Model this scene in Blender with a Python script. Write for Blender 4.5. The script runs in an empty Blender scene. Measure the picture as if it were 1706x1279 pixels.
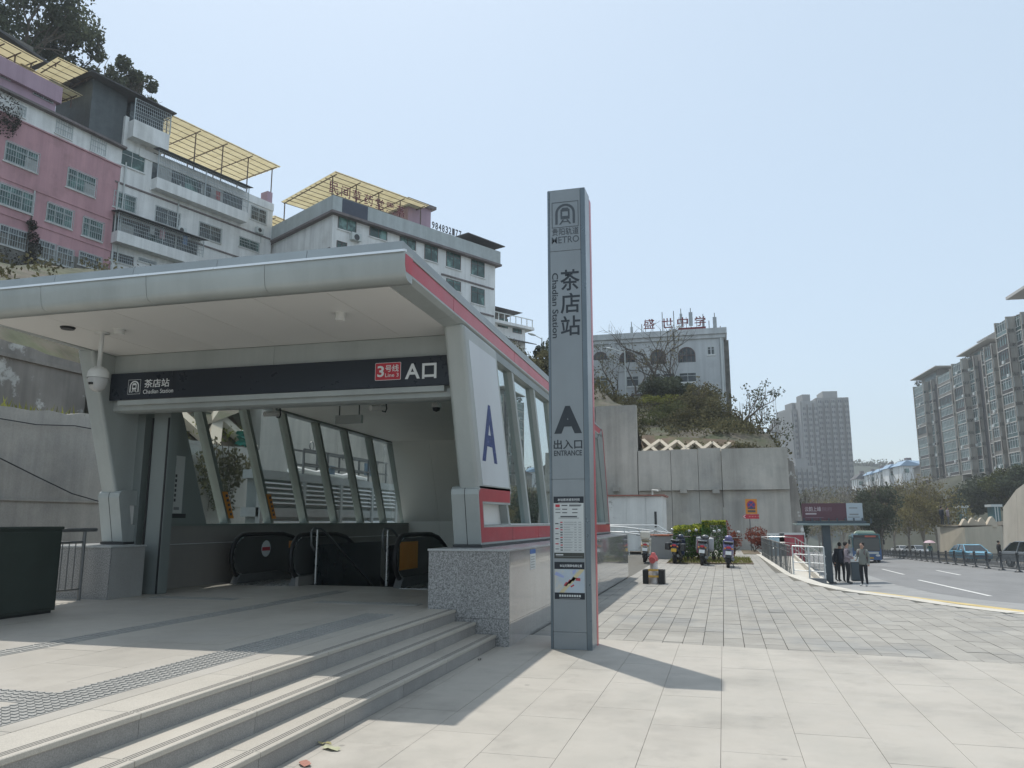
import bpy, bmesh, math, random
from mathutils import Vector, Matrix, Euler, noise as mnoise
random.seed(7)
R_ = math.radians
SC = bpy.context.scene
COL = SC.collection

# ------------------------------------------------------------------ camera
CAM_H = 1.6
F_PX, CX, CY = 1295.0, 853.0, 639.5            # focal length and centre, in photo pixels (1706 x 1279)
PITCH = math.atan(229 / F_PX)
YAW = math.atan(352 / math.hypot(F_PX, 229))
cam = bpy.data.cameras.new('camera')
cam.sensor_width = 36.0
cam.lens = 36.0 * F_PX / 1706.0
cam.clip_start = 0.05
cam.clip_end = 6000
camo = bpy.data.objects.new('camera', cam)
camo.location = (0, 0, CAM_H)
camo.rotation_euler = (math.pi / 2 + PITCH, 0, YAW)
COL.objects.link(camo)
SC.camera = camo

# ------------------------------------------------------------------ light
SUN = Vector((-0.257, 0.328, 1.0)).normalized()  # towards the sun
SUN_EL = math.asin(SUN.z)
SUN_AZ = math.atan2(SUN.x, SUN.y)
world = bpy.data.worlds.new('World')
SC.world = world
world.use_nodes = True
wn = world.node_tree
sky = wn.nodes.new('ShaderNodeTexSky')
sky.sky_type = 'NISHITA'
sky.sun_disc = False
sky.sun_elevation = SUN_EL
sky.sun_rotation = SUN_AZ
sky.altitude = 300
sky.air_density = 1.0
sky.dust_density = 2.2
sky.ozone_density = 1.2
bg = wn.nodes['Background']
bg.inputs[1].default_value = 0.15
# a hazy day: an even pale veil over the clear sky
veil = wn.nodes.new('ShaderNodeMix'); veil.data_type = 'RGBA'; veil.inputs[0].default_value = 0.55
veil.inputs[7].default_value = (5.1, 6.1, 6.7, 1)
wn.links.new(sky.outputs[0], veil.inputs[6]); wn.links.new(veil.outputs[2], bg.inputs[0])
sun = bpy.data.lights.new('sun', 'SUN')
sun.energy = 3.5
sun.angle = R_(0.53)
sun.color = (1.0, 0.955, 0.88)
suno = bpy.data.objects.new('sun', sun)
suno.rotation_euler = SUN.to_track_quat('Z', 'Y').to_euler()
suno.location = (-30, 40, 120)
COL.objects.link(suno)
SC.view_settings.view_transform = 'Standard'
SC.view_settings.look = 'None'
SC.view_settings.exposure = 0.1
SC.view_settings.gamma = 1.0
SC.view_settings.use_curve_mapping = False

# ------------------------------------------------------------------ photo pixel -> direction
_F = Vector((-math.sin(YAW) * math.cos(PITCH), math.cos(YAW) * math.cos(PITCH), math.sin(PITCH)))
_R = Vector((math.cos(YAW), math.sin(YAW), 0))
_U = _R.cross(_F)
_C = Vector((0, 0, CAM_H))
def ray(u, v): return _F + _R * ((u - CX) / F_PX) - _U * ((v - CY) / F_PX)
def gz(u, v, z=0.0):
    d = ray(u, v); return _C + d * ((z - CAM_H) / d.z)
def pd(u, v, D): return _C + ray(u, v) * D
def on_y(u, v, Y):
    d = ray(u, v); return _C + d * (Y / d.y)
def on_x(u, v, X):
    d = ray(u, v); return _C + d * (X / d.x)
class Face:
    """a vertical plane through point p with horizontal direction az (degrees right of +Y)"""
    def __init__(s, p, az):
        s.o = Vector((p.x, p.y, 0)); a = R_(az)
        s.d = Vector((math.sin(a), math.cos(a), 0)); s.n = Vector((s.d.y, -s.d.x, 0))   # n: to the right of d
    def hit(s, u, v):
        r = ray(u, v); t = (s.o - _C).dot(s.n) / r.dot(s.n); P = _C + r * t
        return (P - s.o).dot(s.d), P.z
    def at(s, a, z, n=0.0): return s.o + s.d * a + s.n * n + Vector((0, 0, z))

# ------------------------------------------------------------------ materials
MATS = {}
def mat(name, col, rough=0.6, metal=0.0, var=0.12, scale=2.0, bump=0.0, bscale=60, streak=0.0, rnd=0.0, spec=0.5,
        trans=0.0, alpha=1.0, col2=None, c2scale=1.0, c2lo=0.5, c2hi=0.62, coat=0.0, fine=0.0, finescale=250, emit=0, sss=0, stretch=None, spots=0.0, spotscale=3.0, stain=0.0):
    if name in MATS: return MATS[name]
    m = bpy.data.materials.new(name); m.use_nodes = True
    nt = m.node_tree; N = nt.nodes; L = nt.links
    b = N['Principled BSDF']
    b.inputs['Roughness'].default_value = rough
    b.inputs['Metallic'].default_value = metal
    b.inputs['Specular IOR Level'].default_value = spec
    b.inputs['Coat Weight'].default_value = coat
    b.inputs['Transmission Weight'].default_value = trans
    b.inputs['Alpha'].default_value = alpha
    geo = N.new('ShaderNodeNewGeometry')
    pos = geo.outputs['Position']
    if stretch:
        mp = N.new('ShaderNodeMapping'); mp.inputs['Scale'].default_value = stretch
        L.new(pos, mp.inputs[0]); pos = mp.outputs[0]
    def noise(sc, det=4, ro=0.6, src=None):
        n = N.new('ShaderNodeTexNoise'); n.inputs['Scale'].default_value = sc
        n.inputs['Detail'].default_value = det; n.inputs['Roughness'].default_value = ro
        L.new(src or pos, n.inputs['Vector']); return n.outputs['Fac']
    def ramp(src, lo, hi, a, c):
        r = N.new('ShaderNodeMapRange'); r.inputs[1].default_value = lo; r.inputs[2].default_value = hi
        r.inputs[3].default_value = a; r.inputs[4].default_value = c; L.new(src, r.inputs[0]); return r.outputs[0]
    def mul(a, b_):
        x = N.new('ShaderNodeMath'); x.operation = 'MULTIPLY'; L.new(a, x.inputs[0]); L.new(b_, x.inputs[1]); return x.outputs[0]
    val = ramp(noise(scale), 0.25, 0.75, 1 - var, 1 + var)
    if fine: val = mul(val, ramp(noise(finescale, 2, .5), 0.3, 0.7, 1 - fine, 1 + fine))
    if streak:
        mp = N.new('ShaderNodeMapping'); mp.inputs['Scale'].default_value = (1, 1, 0.06); L.new(geo.outputs['Position'], mp.inputs[0])
        val = mul(val, ramp(noise(1.6, 6, .65, mp.outputs[0]), 0.38, 0.7, 1.0, 1 - streak))
    if spots:
        vo = N.new('ShaderNodeTexVoronoi'); vo.inputs['Scale'].default_value = spotscale; L.new(pos, vo.inputs['Vector'])
        vc = N.new('ShaderNodeSeparateColor'); L.new(vo.outputs['Color'], vc.inputs[0])      # size of each spot
        rad = ramp(vc.outputs[0], .55, 1.0, 0.0, .085)
        df = N.new('ShaderNodeMath'); df.operation = 'SUBTRACT'; L.new(vo.outputs['Distance'], df.inputs[0]); L.new(rad, df.inputs[1])
        val = mul(val, ramp(df.outputs[0], -.01, .012, 1 - spots, 1.0))
    if stain:
        val = mul(val, ramp(noise(.55, 7, .62), .50, .66, 1.0, 1 - stain)); val = mul(val, ramp(noise(2.3, 8, .7), .54, .70, 1.0, 1 - stain * .7))
    if rnd:
        oi = N.new('ShaderNodeObjectInfo'); val = mul(val, ramp(oi.outputs['Random'], 0, 1, 1 - rnd, 1 + rnd))
    if col2:
        mx = N.new('ShaderNodeMix'); mx.data_type = 'RGBA'
        L.new(ramp(noise(c2scale, 8, .65), c2lo, c2hi, 0, 1), mx.inputs[0])
        mx.inputs[6].default_value = (*col, 1); mx.inputs[7].default_value = (*col2, 1); base = mx.outputs[2]
    else:
        rgb = N.new('ShaderNodeRGB'); rgb.outputs[0].default_value = (*col, 1); base = rgb.outputs[0]
    vm = N.new('ShaderNodeVectorMath'); vm.operation = 'SCALE'
    L.new(base, vm.inputs[0]); L.new(val, vm.inputs['Scale'])
    L.new(vm.outputs[0], b.inputs['Base Color'])
    if rough > 0.12 and metal < .99: L.new(ramp(noise(scale * 3), 0.3, 0.7, max(.02, rough * 0.88), min(1, rough * 1.12)), b.inputs['Roughness'])
    if bump:
        bp = N.new('ShaderNodeBump'); bp.inputs['Strength'].default_value = bump; bp.inputs['Distance'].default_value = 0.02
        L.new(noise(bscale, 6), bp.inputs['Height']); L.new(bp.outputs[0], b.inputs['Normal'])
    if emit:
        b.inputs['Emission Color'].default_value = (*col, 1); b.inputs['Emission Strength'].default_value = emit
    MATS[name] = m
    return m
def glass(name, tint=(.8, .9, .88), rough=0.0, mix=0.12):
    """thin pane: mirror-like reflection over a tinted see-through sheet"""
    if name in MATS: return MATS[name]
    m = bpy.data.materials.new(name); m.use_nodes = True
    N = m.node_tree.nodes; L = m.node_tree.links
    N.remove(N['Principled BSDF'])
    t = N.new('ShaderNodeBsdfTransparent'); t.inputs[0].default_value = (*tint, 1)
    g = N.new('ShaderNodeBsdfGlossy'); g.inputs['Roughness'].default_value = rough; g.inputs[0].default_value = (.92, .97, .97, 1)
    fr = N.new('ShaderNodeFresnel'); ge = N.new('ShaderNodeNewGeometry')
    mr = N.new('ShaderNodeMapRange'); mr.inputs[3].default_value = 1.5; mr.inputs[4].default_value = 1 / 1.5   # same index from both sides of the pane
    L.new(ge.outputs['Backfacing'], mr.inputs[0]); L.new(mr.outputs[0], fr.inputs[0])
    ad = N.new('ShaderNodeMath'); ad.operation = 'ADD'; ad.use_clamp = True; ad.inputs[1].default_value = mix
    L.new(fr.outputs[0], ad.inputs[0])
    mx = N.new('ShaderNodeMixShader'); L.new(ad.outputs[0], mx.inputs[0]); L.new(t.outputs[0], mx.inputs[1]); L.new(g.outputs[0], mx.inputs[2])
    L.new(mx.outputs[0], N['Material Output'].inputs[0])
    MATS[name] = m
    return m

# ------------------------------------------------------------------ objects
def tag(o, label=None, cat=None, group=None, kind=None):
    if label: o['label'] = label
    if cat: o['category'] = cat
    if group: o['group'] = group
    if kind: o['kind'] = kind
    return o
def empty(name, loc=(0, 0, 0), label=None, cat=None, group=None):
    o = bpy.data.objects.new(name, None); o.empty_display_size = 0.3
    o.location = loc; COL.objects.link(o)
    return tag(o, label, cat, group)
def attach(o, parent):
    o.parent = parent
    base = Matrix.Identity(4); p = parent; chain = []
    while p: chain.append(p); p = p.parent
    for q in reversed(chain): base = base @ q.matrix_parent_inverse @ q.matrix_basis
    o.matrix_parent_inverse = base.inverted()
def copy_tree(o, parent=None):
    c = o.copy(); COL.objects.link(c)
    if parent: c.parent = parent
    for ch in o.children: copy_tree(ch, c)
    return c

class MB:
    """collects geometry; build() links it as one mesh object"""
    def __init__(s): s.v = []; s.f = []; s.sm = []
    def add(s, vs, fs, smooth=False):
        n = len(s.v); s.v += [tuple(p) for p in vs]; s.f += [tuple(i + n for i in f) for f in fs]; s.sm += [smooth] * len(fs); return s
    def box(s, x0, x1, y0, y1, z0, z1):
        v = [(x0, y0, z0), (x1, y0, z0), (x1, y1, z0), (x0, y1, z0), (x0, y0, z1), (x1, y0, z1), (x1, y1, z1), (x0, y1, z1)]
        return s.add(v, [(0, 3, 2, 1), (4, 5, 6, 7), (0, 1, 5, 4), (1, 2, 6, 5), (2, 3, 7, 6), (3, 0, 4, 7)])
    def hexa(s, v): return s.add(v, [(0, 3, 2, 1), (4, 5, 6, 7), (0, 1, 5, 4), (1, 2, 6, 5), (2, 3, 7, 6), (3, 0, 4, 7)])
    def fbox(s, F, a0, a1, z0, z1, n0, n1):
        """box on a Face: a along, z up, n out of the plane"""
        return s.hexa([F.at(a0, z0, n0), F.at(a1, z0, n0), F.at(a1, z0, n1), F.at(a0, z0, n1),
                       F.at(a0, z1, n0), F.at(a1, z1, n0), F.at(a1, z1, n1), F.at(a0, z1, n1)])
    def quad(s, a, b, c, d): return s.add([a, b, c, d], [(0, 1, 2, 3)])
    def prism(s, poly, fn, t0, t1, smooth=False):
        """poly: list of 2-D points, fn(p, t) -> 3-D"""
        n = len(poly)
        vs = [fn(p, t0) for p in poly] + [fn(p, t1) for p in poly]
        fs = [tuple(range(n - 1, -1, -1)), tuple(range(n, 2 * n))]
        s.add(vs, fs)
        return s.add(vs, [(i, (i + 1) % n, n + (i + 1) % n, n + i) for i in range(n)], smooth)
    def tube(s, pts, r, n=8, cap=True):
        pts = [Vector(p) for p in pts]; k = len(pts)
        rs = r if isinstance(r, (list, tuple)) else [r] * k
        vs = []; prev = None
        for i, p in enumerate(pts):
            t = (pts[min(i + 1, k - 1)] - pts[max(i - 1, 0)])
            t = t.normalized() if t.length > 1e-9 else Vector((0, 0, 1))
            if prev is None:
                a = t.orthogonal().normalized()
            else:
                a = (prev - t * prev.dot(t)); a = a.normalized() if a.length > 1e-6 else t.orthogonal().normalized()
            prev = a; b = t.cross(a)
            for j in range(n):
                an = 2 * math.pi * j / n
                vs.append(p + (a * math.cos(an) + b * math.sin(an)) * rs[i])
        fs = []
        for i in range(k - 1):
            for j in range(n):
                fs.append((i * n + j, i * n + (j + 1) % n, (i + 1) * n + (j + 1) % n, (i + 1) * n + j))
        s.add(vs, fs, n > 5)
        if cap: s.add(vs[:n], [tuple(range(n - 1, -1, -1))]); s.add(vs[-n:], [tuple(range(n))])
        return s
    def bar(s, a, b, w, h=None):
        """square bar from a to b"""
        return s.tube([a, b], (w if h is None else (w + h) / 2) * 0.7071, 4)
    def lathe(s, prof, c=(0, 0, 0), n=16):
        vs = []
        for r, z in prof:
            for j in range(n):
                an = 2 * math.pi * j / n; vs.append((c[0] + r * math.cos(an), c[1] + r * math.sin(an), c[2] + z))
        fs = []
        for i in range(len(prof) - 1):
            for j in range(n): fs.append((i * n + j, i * n + (j + 1) % n, (i + 1) * n + (j + 1) % n, (i + 1) * n + j))
        s.add(vs, fs, True)
        return s
    def ellipsoid(s, c, r, n=12, m=8):
        prof = [(math.sin(math.pi * i / m), -math.cos(math.pi * i / m)) for i in range(m + 1)]
        t = MB(); t.lathe([(max(p, 1e-4), z) for p, z in prof], n=n)
        return s.add([(c[0] + v[0] * r[0], c[1] + v[1] * r[1], c[2] + v[2] * r[2]) for v in t.v], t.f, True)
    def mesh(s, name='m'):
        me = bpy.data.meshes.new(name); me.from_pydata(s.v, [], s.f)
        me.polygons.foreach_set('use_smooth', s.sm); me.update()
        return me
    def build(s, name, m, parent=None, label=None, cat=None, group=None, kind=None, bevel=0.0, seg=2):
        me = s.mesh(name)
        if isinstance(m, (list, tuple)):
            for q in m: me.materials.append(q)
        elif m: me.materials.append(m)
        if bevel:
            bm = bmesh.new(); bm.from_mesh(me); bmesh.ops.remove_doubles(bm, verts=bm.verts, dist=1e-5)
            bmesh.ops.bevel(bm, geom=[e for e in bm.edges if len(e.link_faces) == 2 and e.calc_face_angle(0) > 0.5], offset=bevel, segments=seg, affect='EDGES', profile=0.5)
            bm.to_mesh(me); bm.free()
        o = bpy.data.objects.new(name, me); COL.objects.link(o)
        if parent: attach(o, parent)
        return tag(o, label, cat, group, kind)
def put(name, me, parent, loc=(0, 0, 0), rot=(0, 0, 0), scale=(1, 1, 1)):
    """an object that shares mesh data"""
    o = bpy.data.objects.new(name, me); COL.objects.link(o)
    o.location = loc; o.rotation_euler = rot; o.scale = scale
    if parent: attach(o, parent)
    return o
def text(name, body, o, right, up, w, h, m, parent, depth=0.002, bold=0.0, keep=False, spacing=1.0):
    """lettering fitted into a w x h box whose lower left corner is o"""
    cu = bpy.data.curves.new('t', 'FONT'); cu.body = body; cu.size = 1.0; cu.extrude = 0.0; cu.offset = bold; cu.resolution_u = 3
    cu.space_character = spacing
    to = bpy.data.objects.new('t', cu)
    me0 = to.to_mesh(); vs = [tuple(v.co) for v in me0.vertices]; fs = [tuple(p.vertices) for p in me0.polygons]
    to.to_mesh_clear(); bpy.data.objects.remove(to)
    if not vs: return None
    x0 = min(v[0] for v in vs); x1 = max(v[0] for v in vs); y0 = min(v[1] for v in vs); y1 = max(v[1] for v in vs)
    sx = w / max(1e-6, x1 - x0); sy = h / max(1e-6, y1 - y0)
    if keep: sx = sy = min(sx, sy)
    o = Vector(o); right = Vector(right).normalized(); up = Vector(up).normalized(); nn = right.cross(up)
    ox = (w - sx * (x1 - x0)) / 2
    mb = MB()
    P = [o + right * ((v[0] - x0) * sx + ox) + up * ((v[1] - y0) * sy) for v in vs]
    mb.add([p + nn * depth for p in P], fs)
    return mb.build(name, m, parent)
def rrect(x0, x1, y0, y1, r, n=4):
    out = []
    for cx, cy, a0 in ((x1 - r, y1 - r, 0), (x0 + r, y1 - r, 90), (x0 + r, y0 + r, 180), (x1 - r, y0 + r, 270)):
        for i in range(n + 1):
            a = R_(a0 + 90 * i / n); out.append((cx + r * math.cos(a), cy + r * math.sin(a)))
    return out
XY = lambda z: (lambda p, t: (p[0], p[1], t))
def YZ(p, t): return (t, p[0], p[1])
def XZ(p, t): return (p[0], t, p[1])
def XYf(p, t): return (p[0], p[1], t)
X_, Y_, Z_ = Vector((1, 0, 0)), Vector((0, 1, 0)), Vector((0, 0, 1))
# ------------------------------------------------------------------ palette
m_slab = mat('granite_slab_light', (.395, .367, .322), .6, spots=.34, spotscale=2.6, stain=.22, var=.05, scale=1.3, rnd=.02, fine=.10, finescale=190, bump=.03, bscale=200, col2=(.345, .325, .285), c2scale=.9, c2lo=.45, c2hi=.7)
m_plat = mat('granite_platform', (.405, .377, .332), .45, spots=.2, spotscale=2.2, stain=.14, var=.08, scale=.9, rnd=.025, fine=.07, finescale=180, col2=(.41, .385, .345), c2scale=.7)
m_paver = mat('paver_grey', (.30, .287, .258), .8, spots=.25, spotscale=3.2, stain=.15, var=.10, scale=1.6, rnd=.09, fine=.12, finescale=120, bump=.12, bscale=150, col2=(.24, .238, .225), c2scale=.5)
m_joint = mat('joint_sand', (.12, .115, .10), .95, var=.25, scale=6, bump=.1)
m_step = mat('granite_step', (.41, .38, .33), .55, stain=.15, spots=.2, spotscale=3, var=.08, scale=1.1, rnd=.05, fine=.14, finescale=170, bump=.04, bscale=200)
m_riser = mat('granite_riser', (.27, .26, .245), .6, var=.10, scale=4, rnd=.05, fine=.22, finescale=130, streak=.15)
m_groove = mat('groove_dark', (.10, .098, .092), .8)
m_tactile = mat('tactile_grey', (.285, .28, .262), .7, var=.1, scale=3, fine=.1, bump=.05)
m_gran = mat('granite_speckled', (.27, .268, .262), .32, var=.05, scale=2, rnd=.04, fine=.55, finescale=66, stain=.08)
m_granP = mat('granite_polished', (.36, .355, .34), .09, var=.06, scale=1.2, rnd=.03, fine=.15, finescale=110, coat=.6, streak=.10)
m_cap = mat('granite_cap', (.40, .41, .405), .25, var=.05, fine=.2, finescale=110)
m_alu = mat('aluminium_panel', (.43, .46, .445), .42, metal=.12, var=.07, scale=1.1, rnd=.03, streak=.16, stain=.10)
m_alud = mat('aluminium_dark', (.25, .275, .265), .38, metal=.3, var=.06, scale=.8)
m_roof = mat('roof_metal', (.36, .39, .395), .45, metal=.3, var=.08, scale=.6, streak=.12, rnd=.03)
m_edge = mat('edge_bright', (.78, .80, .80), .3, metal=.4, var=.03)
m_soff = mat('soffit_panel', (.74, .73, .70), .5, var=.03, scale=.6, rnd=.02)
m_wht = mat('panel_white', (.62, .66, .68), .38, var=.04, scale=.6, streak=.08)
m_ceil = mat('interior_white', (.80, .79, .745), .5, var=.05, scale=.5)
m_in = mat('interior_cladding', (.27, .255, .238), .42, metal=.1, var=.10, scale=.9, streak=.1)
m_inf = mat('interior_frame', (.22, .25, .23), .4, metal=.3, var=.07)
m_red = mat('panel_red', (.48, .04, .06), .34, var=.08, scale=.8, rnd=.05, coat=.15, stain=.15)
m_sign = mat('sign_dark', (.018, .023, .032), .3, var=.05, spec=.4)
m_white = mat('lettering_white', (.72, .74, .74), .5, var=.02)
m_signred = mat('sign_red', (.50, .03, .05), .45, var=.03)
m_black = mat('black_rubber', (.012, .012, .013), .5, var=.1)
m_dark = mat('dark_paint', (.035, .038, .04), .45, var=.1)
m_pyl = mat('pylon_grey', (.275, .30, .312), .33, metal=.25, var=.04, scale=1.2, streak=.08, rnd=.025, stain=.06)
m_pylL = mat('pylon_lettering', (.028, .036, .045), .5, var=.02)
m_pylL2 = mat('pylon_lettering_faint', (.075, .088, .10), .5, var=.02)
m_blueL = mat('letter_blue', (.012, .035, .16), .5, var=.25, scale=8, col2=(.10, .14, .30), c2scale=14, c2lo=.58, c2hi=.66)
m_paper = mat('paper_white', (.58, .60, .585), .5, var=.03)
m_txt = mat('print_dark', (.08, .085, .09), .6)
m_txtg = mat('print_grey', (.25, .26, .26), .6)
m_steel = mat('stainless_steel', (.52, .53, .53), .28, metal=.9, var=.06, scale=4)
m_steeld = mat('steel_grey_paint', (.16, .165, .165), .4, metal=.4, var=.1, scale=4)
m_cab = mat('cabinet_green', (.030, .040, .033), .45, var=.12, scale=2.5, streak=.15)
m_conc = mat('concrete_wall', (.47, .445, .395), .9, var=.16, scale=.35, bump=.25, bscale=9, streak=.30, fine=.06, finescale=30, col2=(.36, .35, .32), c2scale=.25, c2lo=.48, c2hi=.62)
m_concd = mat('concrete_old', (.30, .275, .245), .92, var=.3, scale=.5, bump=.5, bscale=5, streak=.35, col2=(.62, .61, .57), c2scale=.8, c2lo=.56, c2hi=.60)
m_concl = mat('concrete_light', (.46, .43, .37), .85, var=.12, scale=.5, bump=.15, bscale=12, streak=.12)
m_latt = mat('lattice_concrete', (.50, .44, .35), .85, var=.1, scale=1.2, bump=.15, bscale=12)
m_soil = mat('soil', (.13, .095, .065), .95, var=.3, scale=1.5, bump=.5, bscale=8, col2=(.09, .10, .045), c2scale=.7)
m_asph = mat('asphalt', (.185, .187, .188), .85, stain=.16, var=.10, scale=.25, bump=.05, bscale=40, fine=.08, finescale=70, stretch=(1, .25, 1))
m_ground = mat('ground_earth', (.085, .08, .06), .95, var=.3, scale=.08, col2=(.09, .11, .05), c2scale=.05)
m_kerb = mat('kerb_stone', (.50, .475, .42), .7, var=.1, scale=1.4, rnd=.04, fine=.08)
m_yell = mat('tactile_yellow', (.52, .40, .17), .7, var=.14, scale=2)
m_line = mat('road_paint', (.62, .62, .60), .7, var=.2, scale=3)
m_orange = mat('orange_sign', (.62, .24, .03), .45, var=.05)
m_glassR = glass('glass_reflective', (.58, .68, .66), mix=.34)
m_glassL = glass('glass_clear', (.97, .99, .98), mix=.0)
m_glassD = glass('glass_dark', (.07, .09, .09), mix=.06)
# ------------------------------------------------------------------ terrain heights
RD = Vector((math.sin(R_(6.2)), math.cos(R_(6.2)), 0))     # direction of the road
def zroad(x, y):
    s = x * RD.x + y * RD.y; n = max(-5.0, min(16.0, x * RD.y - y * RD.x))
    return -0.03 * s + 0.045 * n
def road_pt(s, n, dz=0.0):
    """s along the road, n to its right"""
    x = RD.x * s + RD.y * n; y = RD.y * s - RD.x * n
    return Vector((x, y, zroad(x, y) + dz))
def rgz(u, v, dz=0.0):
    """pixel onto the sloping road"""
    d = ray(u, v); lo, hi = 1.0, 400.0
    for _ in range(50):
        t = (lo + hi) / 2; q = _C + d * t
        if q.z > zroad(q.x, q.y) + dz: lo = t
        else: hi = t
    return _C + d * hi
# the big sheet under everything
mb = MB()
g0 = -0.28
def gcorner(x, y): return (x, y, zroad(x, y) - 0.03 - 0.012 * 0)
# far ground: below the plaza it must stay under z = -0.1, so the sheet follows the road plane minus a step
pts = [(-2500, -60), (2500, -60), (2500, 3000), (-2500, 3000)]
mb.quad(*[(x, y, -.03 * (x * RD.x + y * RD.y) - 1.0) for x, y in pts])
mb.build('ground', m_ground, kind='structure')

# plaza base: a solid step above the road, bounded by the kerb curve
KERB = [(1.70, 62), (1.78, 47), (1.87, 39.9), (2.0, 31.8), (2.12, 25.6), (2.43, 22.3), (2.87, 20.4), (3.35, 19.4), (3.8, 18.66), (4.37, 17.3), (5.08, 16.2), (6.2, 15.0), (8.2, 13.9), (12, 12.9), (26, 11.6)]
poly = [(-60, 62)] + [(-60, -30), (26, -30)] + KERB[::-1]
mb = MB(); mb.prism(poly, XYf, -2.6, -0.045)
plaza = mb.build('plaza', m_joint, kind='structure')

def clip(poly, a, b, c):
    """keep a*x + b*y >= c"""
    out = []
    for i in range(len(poly)):
        p, q = poly[i - 1], poly[i]; dp = a * p[0] + b * p[1] - c; dq = a * q[0] + b * q[1] - c
        if (dp >= 0) != (dq >= 0):
            t = dp / (dp - dq); out.append((p[0] + (q[0] - p[0]) * t, p[1] + (q[1] - p[1]) * t))
        if dq >= 0: out.append(q)
    return out
SEAM_A, SEAM_B = -0.141, 10.90                   # y of the seam between slabs and pavers: B + A x
def seam(x): return SEAM_B + SEAM_A * x
def kerb_x(y):
    for (x0, y0), (x1, y1) in zip(KERB, KERB[1:]):
        if y1 <= y <= y0: return x0 + (x1 - x0) * (y - y0) / (y1 - y0)
    return 26 if y < KERB[-1][1] else KERB[0][0]
def kerb_y(x):
    for (x0, y0), (x1, y1) in zip(KERB, KERB[1:]):
        if x0 <= x <= x1: return y0 + (y1 - y0) * (x - x0) / (x1 - x0)
    return 62 if x < KERB[0][0] else KERB[-1][1]

# light granite slabs, laid in staggered rows
rs = random.Random(3)
W, Lh = 0.545, 1.10
slab_mesh = {}
def cell(name, poly, zt, th, m, parent, gap=0.0):
    cx = sum(p[0] for p in poly) / len(poly); cy = sum(p[1] for p in poly) / len(poly)
    mb = MB(); mb.prism([(p[0] - cx, p[1] - cy) for p in poly], XYf, -th, 0)
    me = mb.mesh(name); me.materials.append(m)
    return put(name, me, parent, (cx, cy, zt))
g = 0.0016
full = MB(); full.box(-W / 2 + g, W / 2 - g, -Lh / 2 + g, Lh / 2 - g, -.04, 0); slab_me = full.mesh('slab'); slab_me.materials.append(m_slab)
for i in range(-6, 17):
    x0 = -0.09 + W * i; x1 = x0 + W
    if x1 < -2.93: continue
    off = 0.0 if i % 2 else 0.47
    for j in range(-1, 9):
        y0 = 3.38 + off + Lh * j; y1 = y0 + Lh
        if y0 > 11.6 or y1 < 3.2: continue
        p = [(x0 + g, y0 + g), (x1 - g, y0 + g), (x1 - g, y1 - g), (x0 + g, y1 - g)]
        q = clip(p, SEAM_A, -1, -SEAM_B + 0.004); q = clip(q, 1, 0, -2.925) if len(q) > 2 else q
        # stay on the plaza side of the kerb, approximated by its chord there
        if x1 > 6.0: q = [c for c in q] if (q and max(c[1] for c in q) < kerb_y(x1) - .5) else []
        if len(q) < 3: continue
        dz = rs.uniform(-.0006, .0006)
        if len(q) == 4 and abs(q[0][0] - p[0][0]) < 1e-6 and abs(q[2][1] - p[2][1]) < 1e-6 and set(q) == set(p):
            put('paving_slab', slab_me, plaza, ((x0 + x1) / 2, (y0 + y1) / 2, dz))
        else: cell('paving_slab', q, dz, .04, m_slab, plaza)
# the same stone behind and beside the camera, beyond the pieces one can pick out
mb = MB(); mb.quad((-3, -25, -.02), (26, -25, -.02), (26, 3.2, -.02), (-3, 3.2, -.02)); mb.quad((8.9, 3.2, -.02), (26, 3.2, -.02), (26, 9.5, -.02), (8.9, 9.5, -.02))
mb.build('paving_field', m_slab, plaza, kind='stuff')

# grey pavers
PW, PL = 0.265, 0.53
rs = random.Random(5)
full = MB(); g = .004; full.box(-PW / 2 + g, PW / 2 - g, -PL / 2 + g, PL / 2 - g, -.05, 0)
pav_me = full.mesh('paver'); pav_me.materials.append(m_paver)
cells = []
BED = (-2.2, 1.05, 31.5, 36.5)                 # planting bed: x0, x1, y0, y1
for i in range(0, 70):
    x0 = -2.72 + PW * i; x1 = x0 + PW
    offy = rs.choice((0, PL / 2)) if i % 3 else 0.1
    for j in range(0, 82):
        y0 = 9.0 + offy + PL * j; y1 = y0 + PL
        p = [(x0 + g, y0 + g), (x1 - g, y0 + g), (x1 - g, y1 - g), (x0 + g, y1 - g)]
        q = clip(p, -SEAM_A, 1, SEAM_B + 0.004)
        if len(q) < 3: continue
        xm = (x0 + x1) / 2; ym = (y0 + y1) / 2
        if ym > kerb_y(xm) - .1 or xm > kerb_x(ym) - .45 or ym > 47: continue
        if BED[0] < xm < BED[1] and BED[2] < ym < BED[3]: continue
        if x1 > 14: continue
        cells.append((math.hypot(xm, ym), q, p, xm, ym))
cells.sort(key=lambda c: c[0])
rest = MB()
near = 0
for d, q, p, xm, ym in cells:
    dz = rs.uniform(-.003, .002)
    vis = (ym > 10.2 and xm < ym * .42 + .5 and near < 290)
    if vis:
        near += 1
        if set(q) == set(p): put('paver', pav_me, plaza, (xm, ym, dz), (rs.uniform(-.004, .004), rs.uniform(-.004, .004), 0))
        else: cell('paver', q, dz, .05, m_paver, plaza)
    else: rest.prism(q, XYf, -.05 + dz, dz)
rest.build('paver_field', mat('paver_grey_far', (.30, .287, .258), .8, stain=.15, var=.16, scale=2.2, fine=.12, finescale=60, col2=(.235, .232, .22), c2scale=2.4), plaza, kind='stuff')

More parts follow.
